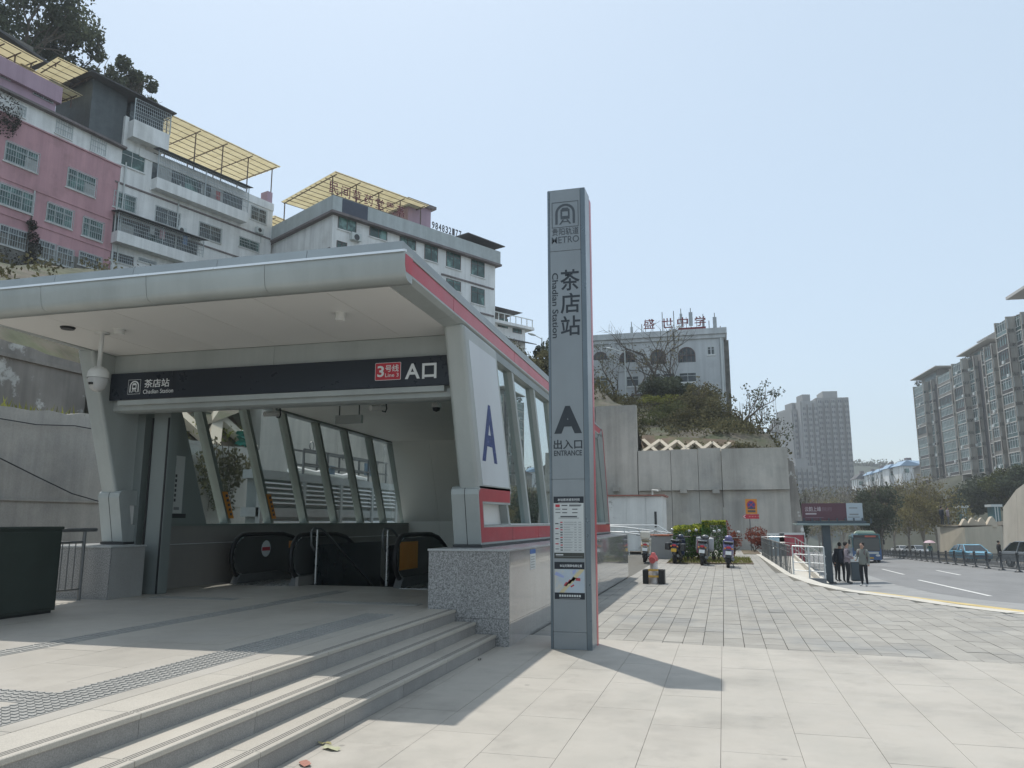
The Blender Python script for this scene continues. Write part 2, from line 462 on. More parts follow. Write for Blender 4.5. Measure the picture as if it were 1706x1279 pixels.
# kerb stones along the curve
def resample(P, step):
    out = [Vector((*P[0], 0))]; acc = 0
    for a, b in zip(P, P[1:]):
        a = Vector((*a, 0)); b = Vector((*b, 0)); n = max(1, int((b - a).length / step))
        for k in range(1, n + 1): out.append(a.lerp(b, k / n))
    return out
ks = resample(KERB[1:], 0.9)
for a, b in zip(ks, ks[1:]):
    t = (b - a).normalized(); nrm = Vector((-t.y, t.x, 0))
    if nrm.x > 0: nrm = -nrm                    # towards the plaza
    mb = MB(); w = .36; e = t * .004; zt = .012
    c = (a + b) / 2
    base = [a + e - c, b - e - c, b - e + nrm * w - c, a + e + nrm * w - c]
    mb.hexa([p + Vector((0, 0, -.6)) for p in base] + [p + Vector((0, 0, zt)) for p in base])
    me = mb.mesh('kerb_stone'); me.materials.append(m_kerb)
    put('kerb_stone', me, plaza, c)

# ------------------------------------------------------------------ road
mb = MB()
rows = [-30, 0, 20, 40, 70, 110, 180, 320]
for a, b in zip(rows, rows[1:]):
    for c, e in ((-4, 6), (6, 16), (16, 34)):
        mb.quad(road_pt(a, c), road_pt(a, e), road_pt(b, e), road_pt(b, c))
road = mb.build('road', m_asph, kind='structure')
# footway of the bus stop along the plaza: falls from the kerb to the road
inn = [(5.2, 64), (3.0, 44), (2.2, 30), (2.15, 26.5), (2.45, 22.2), (2.9, 20.35), (3.8, 18.6), (5.08, 16.15), (6.2, 14.95), (8.2, 13.85), (12, 12.85), (26, 11.55)]
out = [(8.6, 64), (7.2, 46), (6.2, 33), (6.1, 27), (6.4, 23.6), (6.9, 21.4), (7.6, 19.8), (8.6, 18.2), (9.8, 17.1), (11.5, 16.2), (15, 15.0), (28, 13.2)]
hz_ = [None, None, None, -.55, -.10, -.012, -.012, -.012, -.012, -.012, -.012, -.012]
I3 = [Vector((x, y, (zroad(x, y) + .13) if h is None else h)) for (x, y), h in zip(inn, hz_)]
O3 = [Vector((x, y, zroad(x, y) + .13)) for x, y in out]
mb = MB()
for k in range(len(I3) - 1):
    mb.quad(I3[k], I3[k + 1], O3[k + 1], O3[k])
    mb.quad(O3[k], O3[k + 1], O3[k + 1] - Vector((0, 0, .3)), O3[k] - Vector((0, 0, .3)))
mb.build('footway', mat('footway_paving', (.26, .262, .258), .85, var=.12, scale=1.2, bump=.08, bscale=60, fine=.1, stain=.15), kind='structure')
# yellow guide strip on the footway just beyond the kerb
for k in range(5, len(I3) - 2):
    n = max(1, int((I3[k + 1] - I3[k]).length / .6))
    for q in range(n):
        P_ = []
        for t in (q / n + .004, (q + 1) / n - .004):
            i_, o_ = I3[k].lerp(I3[k + 1], t), O3[k].lerp(O3[k + 1], t); d = (o_ - i_).normalized(); P_.append((i_ + d * .10, i_ + d * .50))
        mb = MB(); e0, e1 = Vector((0, 0, -.01)), Vector((0, 0, .012)); c = [P_[0][0], P_[1][0], P_[1][1], P_[0][1]]
        mb.hexa([p + e0 for p in c] + [p + e1 for p in c]); mb.build('guide_tile', m_yell, bpy.data.objects['footway'])
# painted lines on the road
def strip(name, P, w, dz=.006, m=m_line):
    mb = MB()
    for a, b in zip(P, P[1:]):
        t = (b - a); t.z = 0; t.normalize(); nn = Vector((-t.y, t.x, 0)) * w / 2; e = Vector((0, 0, dz))
        mb.quad(a - nn + e, b - nn + e, b + nn + e, a + nn + e)
    return mb.build(name, m, road)
strip('edge_line', [rgz(u, v) for u, v in ((1452, 969), (1500, 982), (1560, 996), (1640, 1008), (1706, 1016))], .16)
for (a, b) in (((1530, 966), (1650, 993)), ((1470, 948), (1506, 957)), ((1560, 950), (1600, 958))):
    strip('lane_dash', [rgz(*a), rgz(*b)], .15)
strip('median_line', [road_pt(s, 14.2) for s in (20, 50, 90, 150)], .15)
# ------------------------------------------------------------------ raised platform and steps
PZ = 0.45
mb = MB(); mb.box(-13.0, -3.50, -12, 13.25, -1.0, PZ - .035)
platform = mb.build('platform', m_joint, kind='structure')
rs = random.Random(11)
SW, SL = 0.80, 1.20; g = .0025
full = MB(); full.box(-SW / 2 + g, SW / 2 - g, -SL / 2 + g, SL / 2 - g, -.035, 0); plat_me = full.mesh('floor_slab'); plat_me.materials.append(m_plat)
for i in range(12):
    x1 = -3.86 - SW * i; x0 = x1 - SW
    for j in range(-1, 9):
        y0 = 2.5 + SL * j + (0.6 if i % 2 else 0); y1 = min(y0 + SL, 13.25)
        if y1 - y0 < .1: continue
        if y1 - y0 > SL - .01: put('floor_slab', plat_me, platform, ((x0 + x1) / 2, (y0 + y1) / 2, PZ + rs.uniform(-.0008, .0008)))
        else: cell('floor_slab', [(x0 + g, y0 + g), (x1 - g, y0 + g), (x1 - g, y1 - g), (x0 + g, y1 - g)], PZ, .035, m_plat, platform)
mb = MB(); mb.quad((-13, -12, PZ - .01), (-3.86, -12, PZ - .01), (-3.86, 1.3, PZ - .01), (-13, 1.3, PZ - .01)); mb.build('floor_field', m_plat, platform, kind='stuff')
# guide strips with raised bars and studs
def guide(name, x0, x1, y0, y1, bars='y'):
    mb = MB(); z = PZ + .004
    mb.box(x0, x1, y0, y1, PZ - .002, z)
    if bars == 'y':
        for k in range(int((y1 - y0) / .30)):
            for q in range(max(2, int((x1 - x0) / .075))):
                xx = x0 + (q + .5) * (x1 - x0) / max(2, int((x1 - x0) / .075)); yy = y0 + k * .30
                mb.box(xx - .016, xx + .016, yy + .02, yy + .28, z - .001, z + .006)
    elif bars == 'x':
        for k in range(int((x1 - x0) / .30)):
            for q in range(max(2, int((y1 - y0) / .075))):
                yy = y0 + (q + .5) * (y1 - y0) / max(2, int((y1 - y0) / .075)); xx = x0 + k * .30
                mb.box(xx + .02, xx + .28, yy - .016, yy + .016, z - .001, z + .006)
    else:
        nx = int((x1 - x0) / .06); ny = int((y1 - y0) / .06)
        for a in range(nx):
            for b in range(ny):
                xx = x0 + (a + .5) * (x1 - x0) / nx; yy = y0 + (b + .5) * (y1 - y0) / ny
                mb.box(xx - .017, xx + .017, yy - .017, yy + .017, z - .001, z + .006)
    return mb.build(name, m_tactile, platform)
guide('warning_strip', -4.42, -4.02, -1.0, 9.35, 'dots')
guide('guide_strip', -6.36, -6.10, -1.0, 12.3)
guide('warning_strip', -6.09, -4.43, 4.28, 4.58, 'dots')
guide('warning_strip', -8.55, -7.1, 10.42, 10.66, 'dots')
guide('warning_strip', -5.75, -4.15, 10.42, 10.66, 'dots')

steps = empty('entrance_steps', (-2.93, 4, 0), 'three long granite steps rising from the plaza to the station platform', 'steps')
rs = random.Random(21)
for k, (xn, zt) in enumerate(((-2.93, .15), (-3.205, .30), (-3.49, .45))):
    y = -1.2 + .37 * k
    xin = xn - (.29 if k < 2 else .37)
    while y < 10.11:
        y2 = min(y + 1.18, 10.115); 
        if 10.115 - y2 < .25: y2 = 10.115
        # tread slab overhangs the riser a little
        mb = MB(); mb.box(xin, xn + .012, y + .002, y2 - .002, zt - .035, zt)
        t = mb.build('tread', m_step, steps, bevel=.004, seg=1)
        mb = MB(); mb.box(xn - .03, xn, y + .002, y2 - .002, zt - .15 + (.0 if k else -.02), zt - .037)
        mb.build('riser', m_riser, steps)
        for q in range(3):
            mb = MB(); xx = xn - .035 - .022 * q; mb.box(xx - .004, xx + .004, y + .01, y2 - .01, zt - .001, zt + .0012); mb.build('groove', m_groove, t)
        y = y2
mb = MB(); mb.box(-3.5, -2.965, -1.2, 10.11, -.1, .11); mb.box(-3.5, -3.24, -1.2, 10.11, .1, .26); mb.build('core', m_joint, steps)

# ------------------------------------------------------------------ station entrance
XR, XL = -3.32, -9.76
st = empty('station_entrance', (-6.54, 14, 0), 'silver metro station entrance with cantilevered canopy, red stripes and slanted windows', 'station')
def slope(y, a, b): return a + (b - a) * (y - 7.75) / (22.6 - 7.75)
ztop = lambda y: slope(y, 4.60, 4.28)
zred1 = lambda y: slope(y, 4.575, 4.245)
zred0 = lambda y: slope(y, 4.375, 4.06)
zsof = lambda y: slope(y, 4.285, 3.99)
# granite plinths
def plinth(x0, x1, y0, y1, outer):
    c = empty('granite_plinth', ((x0 + x1) / 2, y0, 0)); attach(c, st)
    c['label'] = 'granite plinth'
    mb = MB(); mb.box(x0 + .025, x1 - .025, y0 + .025, y1, -.05, 1.19); mb.build('core', m_joint, c)
    # front slabs: one big, one low course
    mb = MB(); mb.box(x0, x1, y0, y0 + .022, .345, 1.205); mb.build('slab', m_gran, c)
    mb = MB(); mb.box(x0, x1, y0, y0 + .022, -.02, .341); mb.build('slab', m_gran, c)
    for xa, xb in ((x1 - .022, x1), (x0, x0 + .022)):
        y = y0 + .024; k = 0
        while y < y1 - .01:
            y2 = min(y + 1.45, y1)
            for za, zb in ((-.02, .297), (.30, 1.205)):
                mb = MB(); mb.box(xa, xb, y, y2 - .003, za, zb); mb.build('slab', m_granP, c)
            y = y2
    y = y0 - .015
    while y < y1:
        y2 = min(y + 1.6, y1 + .015)
        mb = MB(); mb.box(x0 - .015, x1 + .015, y, y2 - .003, 1.207, 1.235); mb.build('cap_slab', m_cap, c, bevel=.003, seg=1)
        y = y2
plinth(-3.88, -2.75, 10.13, 23.45, 1)
plinth(-10.30, -9.34, 10.0, 23.45, -1)
plinth(-9.338, -8.92, 9.985, 10.72, -1)
# sticker on the right plinth
q = on_x(883.5, 913, -2.745)
mb = MB(); mb.box(-2.748, -2.744, q.y - .02, q.y + .30, 1.0, 1.14); 
stick = empty('notice_sticker', (-2.747, q.y, .9), 'small blue and white notice stuck on the polished granite plinth', 'notice')
for z0, z1, mm in ((.905, 1.13, m_paper), (1.13, 1.195, mat('sticker_blue', (.03, .12, .36), .5))):
    mb = MB(); mb.box(-2.7495, -2.7465, q.y, q.y + .34, z0, z1); mb.build('panel', mm, stick)
for k in range(5):
    mb = MB(); mb.box(-2.7468, -2.7455, q.y + .05, q.y + .29, .93 + k * .038, .942 + k * .038); mb.build('print_line', m_txtg, stick)

# roof: main slab, raised deck, side edges, front fascia
mb = MB()
ya, yb = 7.98, 22.6
mb.hexa([(XL + .28, ya, zsof(ya) + .07), (XR - .28, ya, zsof(ya) + .07), (XR - .28, yb, zsof(yb) + .07), (XL + .28, yb, zsof(yb) + .07),
         (XL + .28, ya, ztop(ya) - .02), (XR - .28, ya, ztop(ya) - .02), (XR - .28, yb, ztop(yb) - .02), (XL + .28, yb, ztop(yb) - .02)])
roof = mb.build('roof', m_roof, st)
mb = MB()
for i in range(5):
    a = XL + .13 + i * (XR - XL - .26) / 5; b = XL + .13 + (i + 1) * (XR - XL - .26) / 5
    mb = MB(); mb.hexa([(a + .003, 7.93, 4.5), (b - .003, 7.93, 4.5), (b - .003, 22.4, 4.2), (a + .003, 22.4, 4.2), (a + .003, 7.99, 4.815), (b - .003, 7.99, 4.815), (b - .003, 22.2, 4.50), (a + .003, 22.2, 4.50)])
    mb.build('roof_deck', m_roof, roof)
for xo, sgn in ((XR, -1), (XL, 1)):
    xi = xo + sgn * .28
    segs = [7.98, 9.45, 12.6, 15.7, 18.8, 22.6]
    for a, b in zip(segs, segs[1:]):
        mb = MB(); gp = .004
        def ring(y): return [(xo, y, ztop(y)), (xo, y, zred1(y) + .0), (xo + sgn * .03, y, zred1(y)), (xo + sgn * .03, y, zred0(y)), (xo, y, zred0(y)), (xo, y, zred0(y) - .025), (xo + sgn * .07, y, zred0(y) - .06), (xi, y, zsof(y)), (xi, y, ztop(y)), (xo + sgn * .03, y, ztop(y) + .012)]
        r0, r1 = ring(a + gp), ring(b - gp); n = len(r0)
        mb.add(r0 + r1, [tuple(range(n)) if sgn > 0 else tuple(range(n - 1, -1, -1)), tuple(range(2 * n - 1, n - 1, -1)) if sgn > 0 else tuple(range(n, 2 * n))] + [(i, (i + 1) % n, n + (i + 1) % n, n + i) for i in range(n)])
        mb.build('edge_panel', m_alu, roof)
        mb = MB(); e = .006
        mb.hexa([(xo + sgn * .028, a + e, zred0(a) + .006), (xo + sgn * .012, a + e, zred0(a) + .006), (xo + sgn * .012, b - e, zred0(b) + .006), (xo + sgn * .028, b - e, zred0(b) + .006),
                 (xo + sgn * .028, a + e, zred1(a) - .006), (xo + sgn * .012, a + e, zred1(a) - .006), (xo + sgn * .012, b - e, zred1(b) - .006), (xo + sgn * .028, b - e, zred1(b) - .006)])
        mb.build('red_panel', m_red, roof)
# fascia with a soft lower roll, in four lengths
prof = [(7.98, 4.27), (7.90, 4.272), (7.84, 4.282), (7.80, 4.302), (7.778, 4.335), (7.768, 4.37), (7.750, 4.48), (7.738, 4.585), (7.745, 4.60), (7.77, 4.612), (7.98, 4.62)]
cuts = [XL, -8.35, -6.75, -5.1, XR]
for a, b in zip(cuts, cuts[1:]):
    mb = MB(); mb.prism(prof, lambda p, t: (t, p[0], p[1]), a + (.003 if a > XL else 0), b - (.003 if b < XR else 0), True); mb.build('fascia', m_alu, roof)
mb = MB(); mb.prism([(7.722, 4.585), (7.73, 4.615), (7.80, 4.63), (7.80, 4.60), (7.735, 4.592)], YZ, XL - .002, XR + .002); mb.build('drip_edge', m_edge, roof)
# red return on the corner of the fascia
for xo, sg in ((XR, 1), (XL, -1)):
    mb = MB(); mb.prism([(7.79, 4.37), (7.98, 4.37), (7.98, 4.572), (7.765, 4.572), (7.762, 4.45)], YZ, xo - .01 * sg, xo + .003 * sg); mb.build('red_panel', m_red, roof)
# soffit panels
ps = [XL + .285, -8.55, -7.5, -6.45, -5.4, -4.42, XR - .285]
for a, b in zip(ps, ps[1:]):
    mb = MB(); mb.hexa([(a + .004, 7.99, 4.268), (b - .004, 7.99, 4.268), (b - .004, 10.34, 4.262), (a + .004, 10.34, 4.262), (a + .004, 7.99, 4.284), (b - .004, 7.99, 4.284), (b - .004, 10.34, 4.278), (a + .004, 10.34, 4.278)])
    mb.build('soffit_panel', m_soff, roof)
# beam over the opening: panel above the sign, box below
for a, b in ((-9.46, -6.55), (-6.545, -3.64)):
    mb = MB(); mb.box(a, b, 10.33, 10.36, 3.90, 4.255); mb.build('beam_panel', m_alu, st)
mb = MB(); mb.prism([(10.37, 3.36), (10.37, 4.25), (10.75, 4.22), (10.75, 3.40), (10.70, 3.345), (10.44, 3.335)], YZ, XL + .3, XR - .3); mb.build('beam', m_alu, st)
# leaning columns with the side panels, brackets, bands, windows
LEAN = .50
def side(xo, sg):
    """xo outer plane, sg +1 on the right side (outside is +X)"""
    s = empty('side_wall', (xo, 12, 1.2)); attach(s, st)
    o = lambda d: xo - sg * d                      # d metres inwards
    # column
    poly = [(9.82, 4.285), (11.46, 4.25), (12.42, 2.02), (10.60, 2.02)]
    mb = MB(); mb.prism(poly, YZ, *sorted((o(.30), o(0)))); mb.build('column', m_alu, s, bevel=.05, seg=3)
    mb = MB(); mb.prism([(10.04, 4.10), (11.38, 4.085), (12.22, 2.13), (10.77, 2.12)], YZ, *sorted((o(.001), o(-.006))));
    pn = mb.build('side_panel', m_wht, s)
    if sg > 0:
        # blue letter painted on the panel
        a = on_x(831, 672, xo); b = on_x(803, 767, xo); c = on_x(828, 766, xo)
        ap = on_x(814, 675, xo)
        ob = bpy.data.objects
        lo = Vector((0, b.y, b.z)); ri = Vector((0, 1, 0)); up = Vector((0, ap.y - (b.y + c.y) / 2, ap.z - b.z)).normalized()
        text('letter', 'A', (xo + .0065, b.y, b.z), ri, up, c.y - b.y, (ap.z - b.z) / max(.2, up.z), m_blueL, pn, .001, .03)
    # bracket: C-shaped block, red face in a grey rim
    C = [(10.72, 1.275), (10.71, 1.285), (10.55, 1.98), (10.56, 2.05), (10.60, 2.085), (10.66, 2.10), (12.30, 2.115), (12.30, 1.86), (10.80, 1.86), (10.87, 1.545), (12.45, 1.545), (12.45, 1.275)]
    mb = MB(); mb.prism(C, YZ, *sorted((o(.40), o(0)))); br = mb.build('bracket', m_alu, s)
    mb = MB(); mb.prism([(p[0] - .002, p[1]) for p in C[:7]] + [(10.80, 2.0), (10.9, 1.3)], YZ, *sorted((o(.205), o(.195)))); mb.build('seam', m_dark, br)
    Ci = [(10.745, 1.305), (10.60, 1.96), (10.615, 2.03), (10.68, 2.065), (12.27, 2.08), (12.27, 1.895), (10.76, 1.885), (10.84, 1.515), (12.43, 1.515), (12.43, 1.305)]
    mb = MB(); mb.prism(Ci, YZ, *sorted((o(.01), o(-.004)))); mb.build('red_panel', m_red, br)
    mb = MB(); mb.prism([(10.82, 1.55), (12.45, 1.55), (12.35, 1.86), (10.80, 1.86)], YZ, *sorted((o(.36), o(.16)))); mb.build('recess', m_soff, br)
    mb = MB(); mb.box(*sorted((o(.42), o(-.02))), 10.70, 12.5, 1.237, 1.274); mb.build('base', m_dark, br)
    # lower band
    segs = [12.452, 14.3, 17.4, 20.5, 23.84]
    for a, b in zip(segs, segs[1:]):
        mb = MB(); mb.box(*sorted((o(.30), o(0))), a, b - .003, 1.275, 1.545); bd = mb.build('band', m_alu, s)
        mb = MB(); mb.box(*sorted((o(.02), o(-.004))), a + (.0 if a < 13 else .004), b - .007, 1.305, 1.515); mb.build('red_panel', m_red, bd)
    mb = MB(); mb.box(*sorted((o(.32), o(-.02))), 12.5, 23.84, 1.237, 1.274); mb.build('base', m_dark, s)
    mb = MB(); mb.box(*sorted((o(.26), o(-.012))), 12.30, 23.84, 1.545, 1.565); mb.build('ledge', m_edge, s)
    # head rail, mullions and panes; all lean the same way
    def yl(yb_, z): return yb_ - LEAN * (z - 1.55)
    zh = lambda y: zsof(y) - .10
    mb = MB(); mb.hexa([(o(.26), 11.2, zh(11.2)), (o(.02), 11.2, zh(11.2)), (o(.02), 22.6, zh(22.6)), (o(.26), 22.6, zh(22.6)), (o(.26), 11.2, zsof(11.2) + .02), (o(.02), 11.2, zsof(11.2) + .02), (o(.02), 22.6, zsof(22.6) + .02), (o(.26), 22.6, zsof(22.6) + .02)])
    mb.build('head_rail', m_alud, s)
    bots = [12.37, 13.80, 15.36, 16.88, 18.40, 19.90, 21.40, 22.95]
    for k, yb_ in enumerate(bots):
        w = .055
        y1 = yl(yb_, zh(yb_ - 1.2))
        mb = MB(); z1 = zh(y1) + .02
        mb.hexa([(o(.22), yb_ - w, 1.55), (o(.03), yb_ - w, 1.55), (o(.03), yb_ + w, 1.55), (o(.22), yb_ + w, 1.55), (o(.22), y1 - w, z1), (o(.03), y1 - w, z1), (o(.03), y1 + w, z1), (o(.22), y1 + w, z1)])
        mb.build('mullion', m_inf if sg < 0 else m_alu, s)
    for a, b in zip(bots, bots[1:]):
        a0, b0 = a + .05, b - .05; a1, b1 = yl(a0, zh(a0 - 1.2)), yl(b0, zh(b0 - 1.2))
        mb = MB(); mb.hexa([(o(.115), a0, 1.565), (o(.107), a0, 1.565), (o(.107), b0, 1.565), (o(.115), b0, 1.565), (o(.115), a1, zh(a1)), (o(.107), a1, zh(a1)), (o(.107), b1, zh(b1)), (o(.115), b1, zh(b1))])
        mb.build('pane', m_glassR if sg > 0 else m_glassL, s)
    # closing frame at the rear
    mb = MB(); mb.prism([(22.95, 1.55), (23.84, 1.28), (23.70, 1.9), (22.72, 4.2), (22.55, 4.28), (21.75, zh(21.75))], YZ, *sorted((o(.28), o(0)))); mb.build('end_panel', m_alud, s)
    mb = MB(); mb.prism([(23.80, 1.30), (23.855, 1.28), (22.80, 4.05), (22.62, 4.26), (22.55, 4.24), (22.72, 4.03)], YZ, *sorted((o(.29), o(-.008)))); mb.build('red_trim', m_red, s)
    # inside: lining below the glass
    mb = MB(); mb.box(*sorted((o(.46), o(.34))), 11.2, 22.6, -4.0, 1.52); mb.build('lining', m_in, s)
    mb = MB(); mb.box(*sorted((o(.47), o(.28))), 11.2, 22.6, 1.522, 1.56); mb.build('sill', m_inf, s)
    mb = MB(); mb.box(*sorted((o(.468), o(.462))), 11.2, 22.6, 1.20, 1.212); mb.build('trim', m_edge, s)
side(XR, 1); side(XL, -1)
# inner left panel that carries the poster
mb = MB(); mb.prism([(10.95, .45), (12.75, .45), (12.75, 1.56), (11.92, 3.4), (11.75, 3.7), (10.95, 4.2)], YZ, XL + .30, XL + .45); mb.build('inner_panel', m_alud, st)
# gate posts
for x0, x1 in ((-9.13, -8.80),):
    mb = MB(); mb.box(x0, x1, 10.92, 11.15, PZ, 3.42); p_ = mb.build('gate_post', m_alud, st, bevel=.01, seg=1)
    for xx in (x0 - .012, x1 - .03 if x0 < -6 else x0 + .03):
        mb = MB(); mb.box(xx, xx + .03, 10.905, 10.918, PZ + .01, 3.3); mb.build('slot', m_black, p_)
# ceiling, rear wall
for i in range(4):
    a, b = 10.8 + i * 2.95, 10.8 + (i + 1) * 2.95 - .01
    mb = MB(); mb.hexa([(XL + .28, a, zsof(a) - .06), (XR - .28, a, zsof(a) - .06), (XR - .28, b, zsof(b) - .06), (XL + .28, b, zsof(b) - .06), (XL + .28, a, zsof(a)), (XR - .28, a, zsof(a)), (XR - .28, b, zsof(b)), (XL + .28, b, zsof(b))])
    mb.build('ceiling_panel', m_ceil, st)
for i in range(5):
    a = XL + .3 + i * 1.17; b = a + 1.162
    mb = MB(); mb.prism([(22.95, -4), (23.05, -4), (22.65, 1.6), (21.55, 4.0), (21.45, 4.0), (22.5, 1.6)], YZ, a, b); mb.build('rear_panel', m_ceil, st)
mb = MB(); mb.prism([(13.25, PZ - .2), (13.25, -1.2), (22.95, -6.6), (22.95, -6.8), (13.0, -1.4), (13.0, PZ - .2)], YZ, XL + .46, XR - .46); mb.build('shaft_floor', m_dark, st)

# ------------------------------------------------------------------ escalators and stair
def escalator(xa, xb, label, first):
    e = empty('escalator', ((xa + xb) / 2, 13.2, PZ), label, 'escalator', None)
    for x in (xa, xb):
        path = []
        for i in range(13):
            a = R_(-90 - 180 * i / 12)
            path.append((x, 13.28 + .40 * math.cos(a), .96 + .40 * math.sin(a)))
        path += [(x, 13.9, 1.362), (x, 14.6, 1.355), (x, 15.0, 1.29), (x, 15.4, 1.12), (x, 21.5, -2.40)]
        mb = MB(); mb.tube(path, .042, 8); h_ = mb.build('handrail', m_black, e)
        prof = [(13.28 + .35 * math.cos(R_(-90 - 180 * i / 12)), .96 + .35 * math.sin(R_(-90 - 180 * i / 12))) for i in range(13)] + [(14.6, 1.315), (15.0, 1.25), (15.4, 1.07), (21.5, -2.45), (21.5, -3.25), (14.9, .55), (14.4, .60)]
        mb = MB(); mb.prism(prof, YZ, x - .012, x + .012); mb.build('balustrade', mat('balustrade_dark', (.075, .078, .075), .16, var=.1, spec=.6), e)
        rim = [(x, 13.28 + .352 * math.cos(R_(-100 - 160 * i / 10)), .96 + .352 * math.sin(R_(-100 - 160 * i / 10))) for i in range(11)]
        mb = MB(); mb.tube(rim, .024, 6); mb.build('newel_rim', m_steel, e)
        mb = MB(); mb.prism([(12.98, PZ), (14.5, PZ), (15.0, PZ - .2), (21.5, -3.95), (21.5, -3.35), (14.95, .48), (14.4, .62), (13.1, .62)], YZ, x - .07, x + .07); mb.build('skirt', m_steeld, e)
    mb = MB(); mb.box(xa + .08, xb - .08, 12.9, 14.3, PZ + .002, PZ + .012); mb.build('comb_plate', m_steel, e)
    me = MB(); me.box(-(xb - xa) / 2 + .09, (xb - xa) / 2 - .09, 0, .40, -.22, 0); st_me = me.mesh('step'); st_me.materials.append(m_steeld)
    for i in range(14): put('step', st_me, e, ((xa + xb) / 2, 14.32 + .40 * i, PZ - .005 - max(0, (i - 1)) * .225))
    return e
e1 = escalator(-8.83, -7.60, 'escalator with a red and white round sticker inside the entrance beside the windows', 1)
e2 = escalator(-5.56, -4.36, 'escalator behind the granite plinth, orange plate on its balustrade', 0)
# stickers on the balustrades
def disc(name, x, y, z, r, m, parent, n=20, t=.002):
    mb = MB(); mb.prism([(y + r * math.cos(2 * math.pi * i / n), z + r * math.sin(2 * math.pi * i / n)) for i in range(n)], YZ, x, x + t); return mb.build(name, m, parent)
disc('sticker', -8.815, 14.0, 1.07, .16, m_white, e1); mb = MB(); mb.box(-8.813, -8.810, 13.86, 14.14, 1.03, 1.10); mb.build('sticker_band', m_signred, e1)
mb = MB(); mb.box(-8.816, -8.812, 14.85, 15.2, 1.06, 1.20); mb.build('sticker', m_orange, e1)
mb = MB(); mb.box(-5.57, -5.545, 13.35, 13.75, .65, 1.30); 
mb = MB(); mb.box(-5.546, -5.542, 13.05, 13.9, .75, 1.24); mb.build('sticker', m_orange, e2)
disc('sticker', -8.868, 13.05, 1.1, .07, m_signred, e1)
stair = empty('stairway', (-6.6, 13.4, PZ), 'stairway going down between the two escalators with steel handrails', 'stairs')
for i in range(22):
    mb = MB(); mb.box(-7.45, -5.72, 13.26 + .30 * i, 13.26 + .30 * (i + 1) + .01, PZ - 1.4 - .16 * i * 1.0, PZ - .16 * (i + 1) + .0); mb.build('step', m_in, stair)
for x in (-7.38, -5.95):
    mb = MB(); r = .022
    mb.tube([(x, 13.34, PZ + .62), (x, 13.22, PZ + .72), (x, 13.20, PZ + .95), (x, 13.28, PZ + 1.02), (x, 13.55, PZ + 1.02), (x, 13.7, PZ + .97), (x, 19.5, PZ + .95 - .533 * 5.8)], r, 8)
    hr = mb.build('handrail', m_steeld, stair)
    mb = MB(); mb.tube([(x, 13.42, PZ), (x, 13.42, PZ + 1.0)], .026, 8); mb.build('post', m_steel, stair)
    mb = MB(); mb.box(x - .006, x + .006, 13.5, 16.3, PZ - 1.9, PZ + .72); mb.build('side_panel', mat('stair_glass', (.03, .04, .045), .15, spec=.5), stair)
mb = MB(); mb.box(-7.52, -7.46, 12.95, 13.6, PZ, PZ + .16); mb.build('kerb', m_in, stair)
# ------------------------------------------------------------------ metro emblem
def emblem(o, right, up, s, m, parent, frame=True):
    """train front under an arch, in a square of side s; o is the lower left corner"""
    o = Vector(o); right = Vector(right); up = Vector(up); nn = right.cross(up)
    def fn(p, t): return o + right * p[0] * s + up * p[1] * s + nn * t
    def solid(name, polys, t=.002):
        mb = MB()
        for q in polys:
            n = len(q); mb.add([fn(p, t) for p in q], [tuple(range(n))])
        return mb.build(name, m, parent)
    out = []
    if frame:
        w = .022
        out += [[(0, 0), (1, 0), (1, w), (0, w)], [(0, 1 - w), (1, 1 - w), (1, 1), (0, 1)], [(0, w), (w, w), (w, 1 - w), (0, 1 - w)], [(1 - w, w), (1, w), (1, 1 - w), (1 - w, 1 - w)]]
    def arc(r0, r1, cy, yb, sq=1.0):
        P = [(.5 - r0, yb)] + [(.5 + r0 * math.cos(R_(180 - 15 * i)), cy + r0 * math.sin(R_(180 - 15 * i)) * sq) for i in range(13)] + [(.5 + r0, yb)]
        Q = [(.5 - r1, yb)] + [(.5 + r1 * math.cos(R_(180 - 15 * i)), cy + r1 * math.sin(R_(180 - 15 * i)) * sq) for i in range(13)] + [(.5 + r1, yb)]
        return [[P[i], P[i + 1], Q[i + 1], Q[i]] for i in range(len(P) - 1)]
    out += arc(.37, .28, .55, .13)
    # train body ring, window bar, lower front, rails
    out += [[(.33, .62), (.67, .62), (.67, .70), (.33, .70)], [(.33, .44), (.39, .44), (.39, .62), (.33, .62)], [(.61, .44), (.67, .44), (.67, .62), (.61, .62)],
            [(.36, .70), (.64, .70), (.60, .76), (.40, .76)], [(.33, .32), (.67, .32), (.67, .44), (.33, .44)],
            [(.40, .30), (.46, .30), (.34, .12), (.27, .12)], [(.54, .30), (.60, .30), (.73, .12), (.66, .12)], [(.40, .20), (.60, .20), (.62, .235), (.38, .235)]]
    return solid('emblem', out)

# ------------------------------------------------------------------ sign board over the opening
SY = 10.25
sb = empty('station_sign_board', (-6.54, SY, 3.51), 'long dark sign board over the station entrance with white and red lettering', 'sign')
for a, b in ((-9.45, -8.30), (-8.296, -3.63)):
    mb = MB(); mb.box(a, b, SY, SY + .10, 3.51, 3.945); mb.build('board', m_sign, sb, bevel=.006, seg=1)
mb = MB(); mb.box(-3.632, -3.60, SY - .004, SY + .10, 3.512, 3.943); mb.build('end_cap', mat('end_cap', (.10, .11, .14), .4), sb)
mb = MB(); mb.box(-9.30, -3.75, SY + .02, SY + .16, 3.43, 3.508); mb.build('bottom_rail', m_alu, sb)
def box_px(u0, v0, u1, v1, Y):
    a = on_y(u0, v1, Y); b = on_y(u1, v0, Y); return a, b.x - a.x, b.z - a.z
fy = SY - .003
a = on_y(212.5, 657, fy); b = on_y(231, 634, fy); s = .235
emblem((a.x, fy, a.z), X_, Z_, s, m_white, sb)
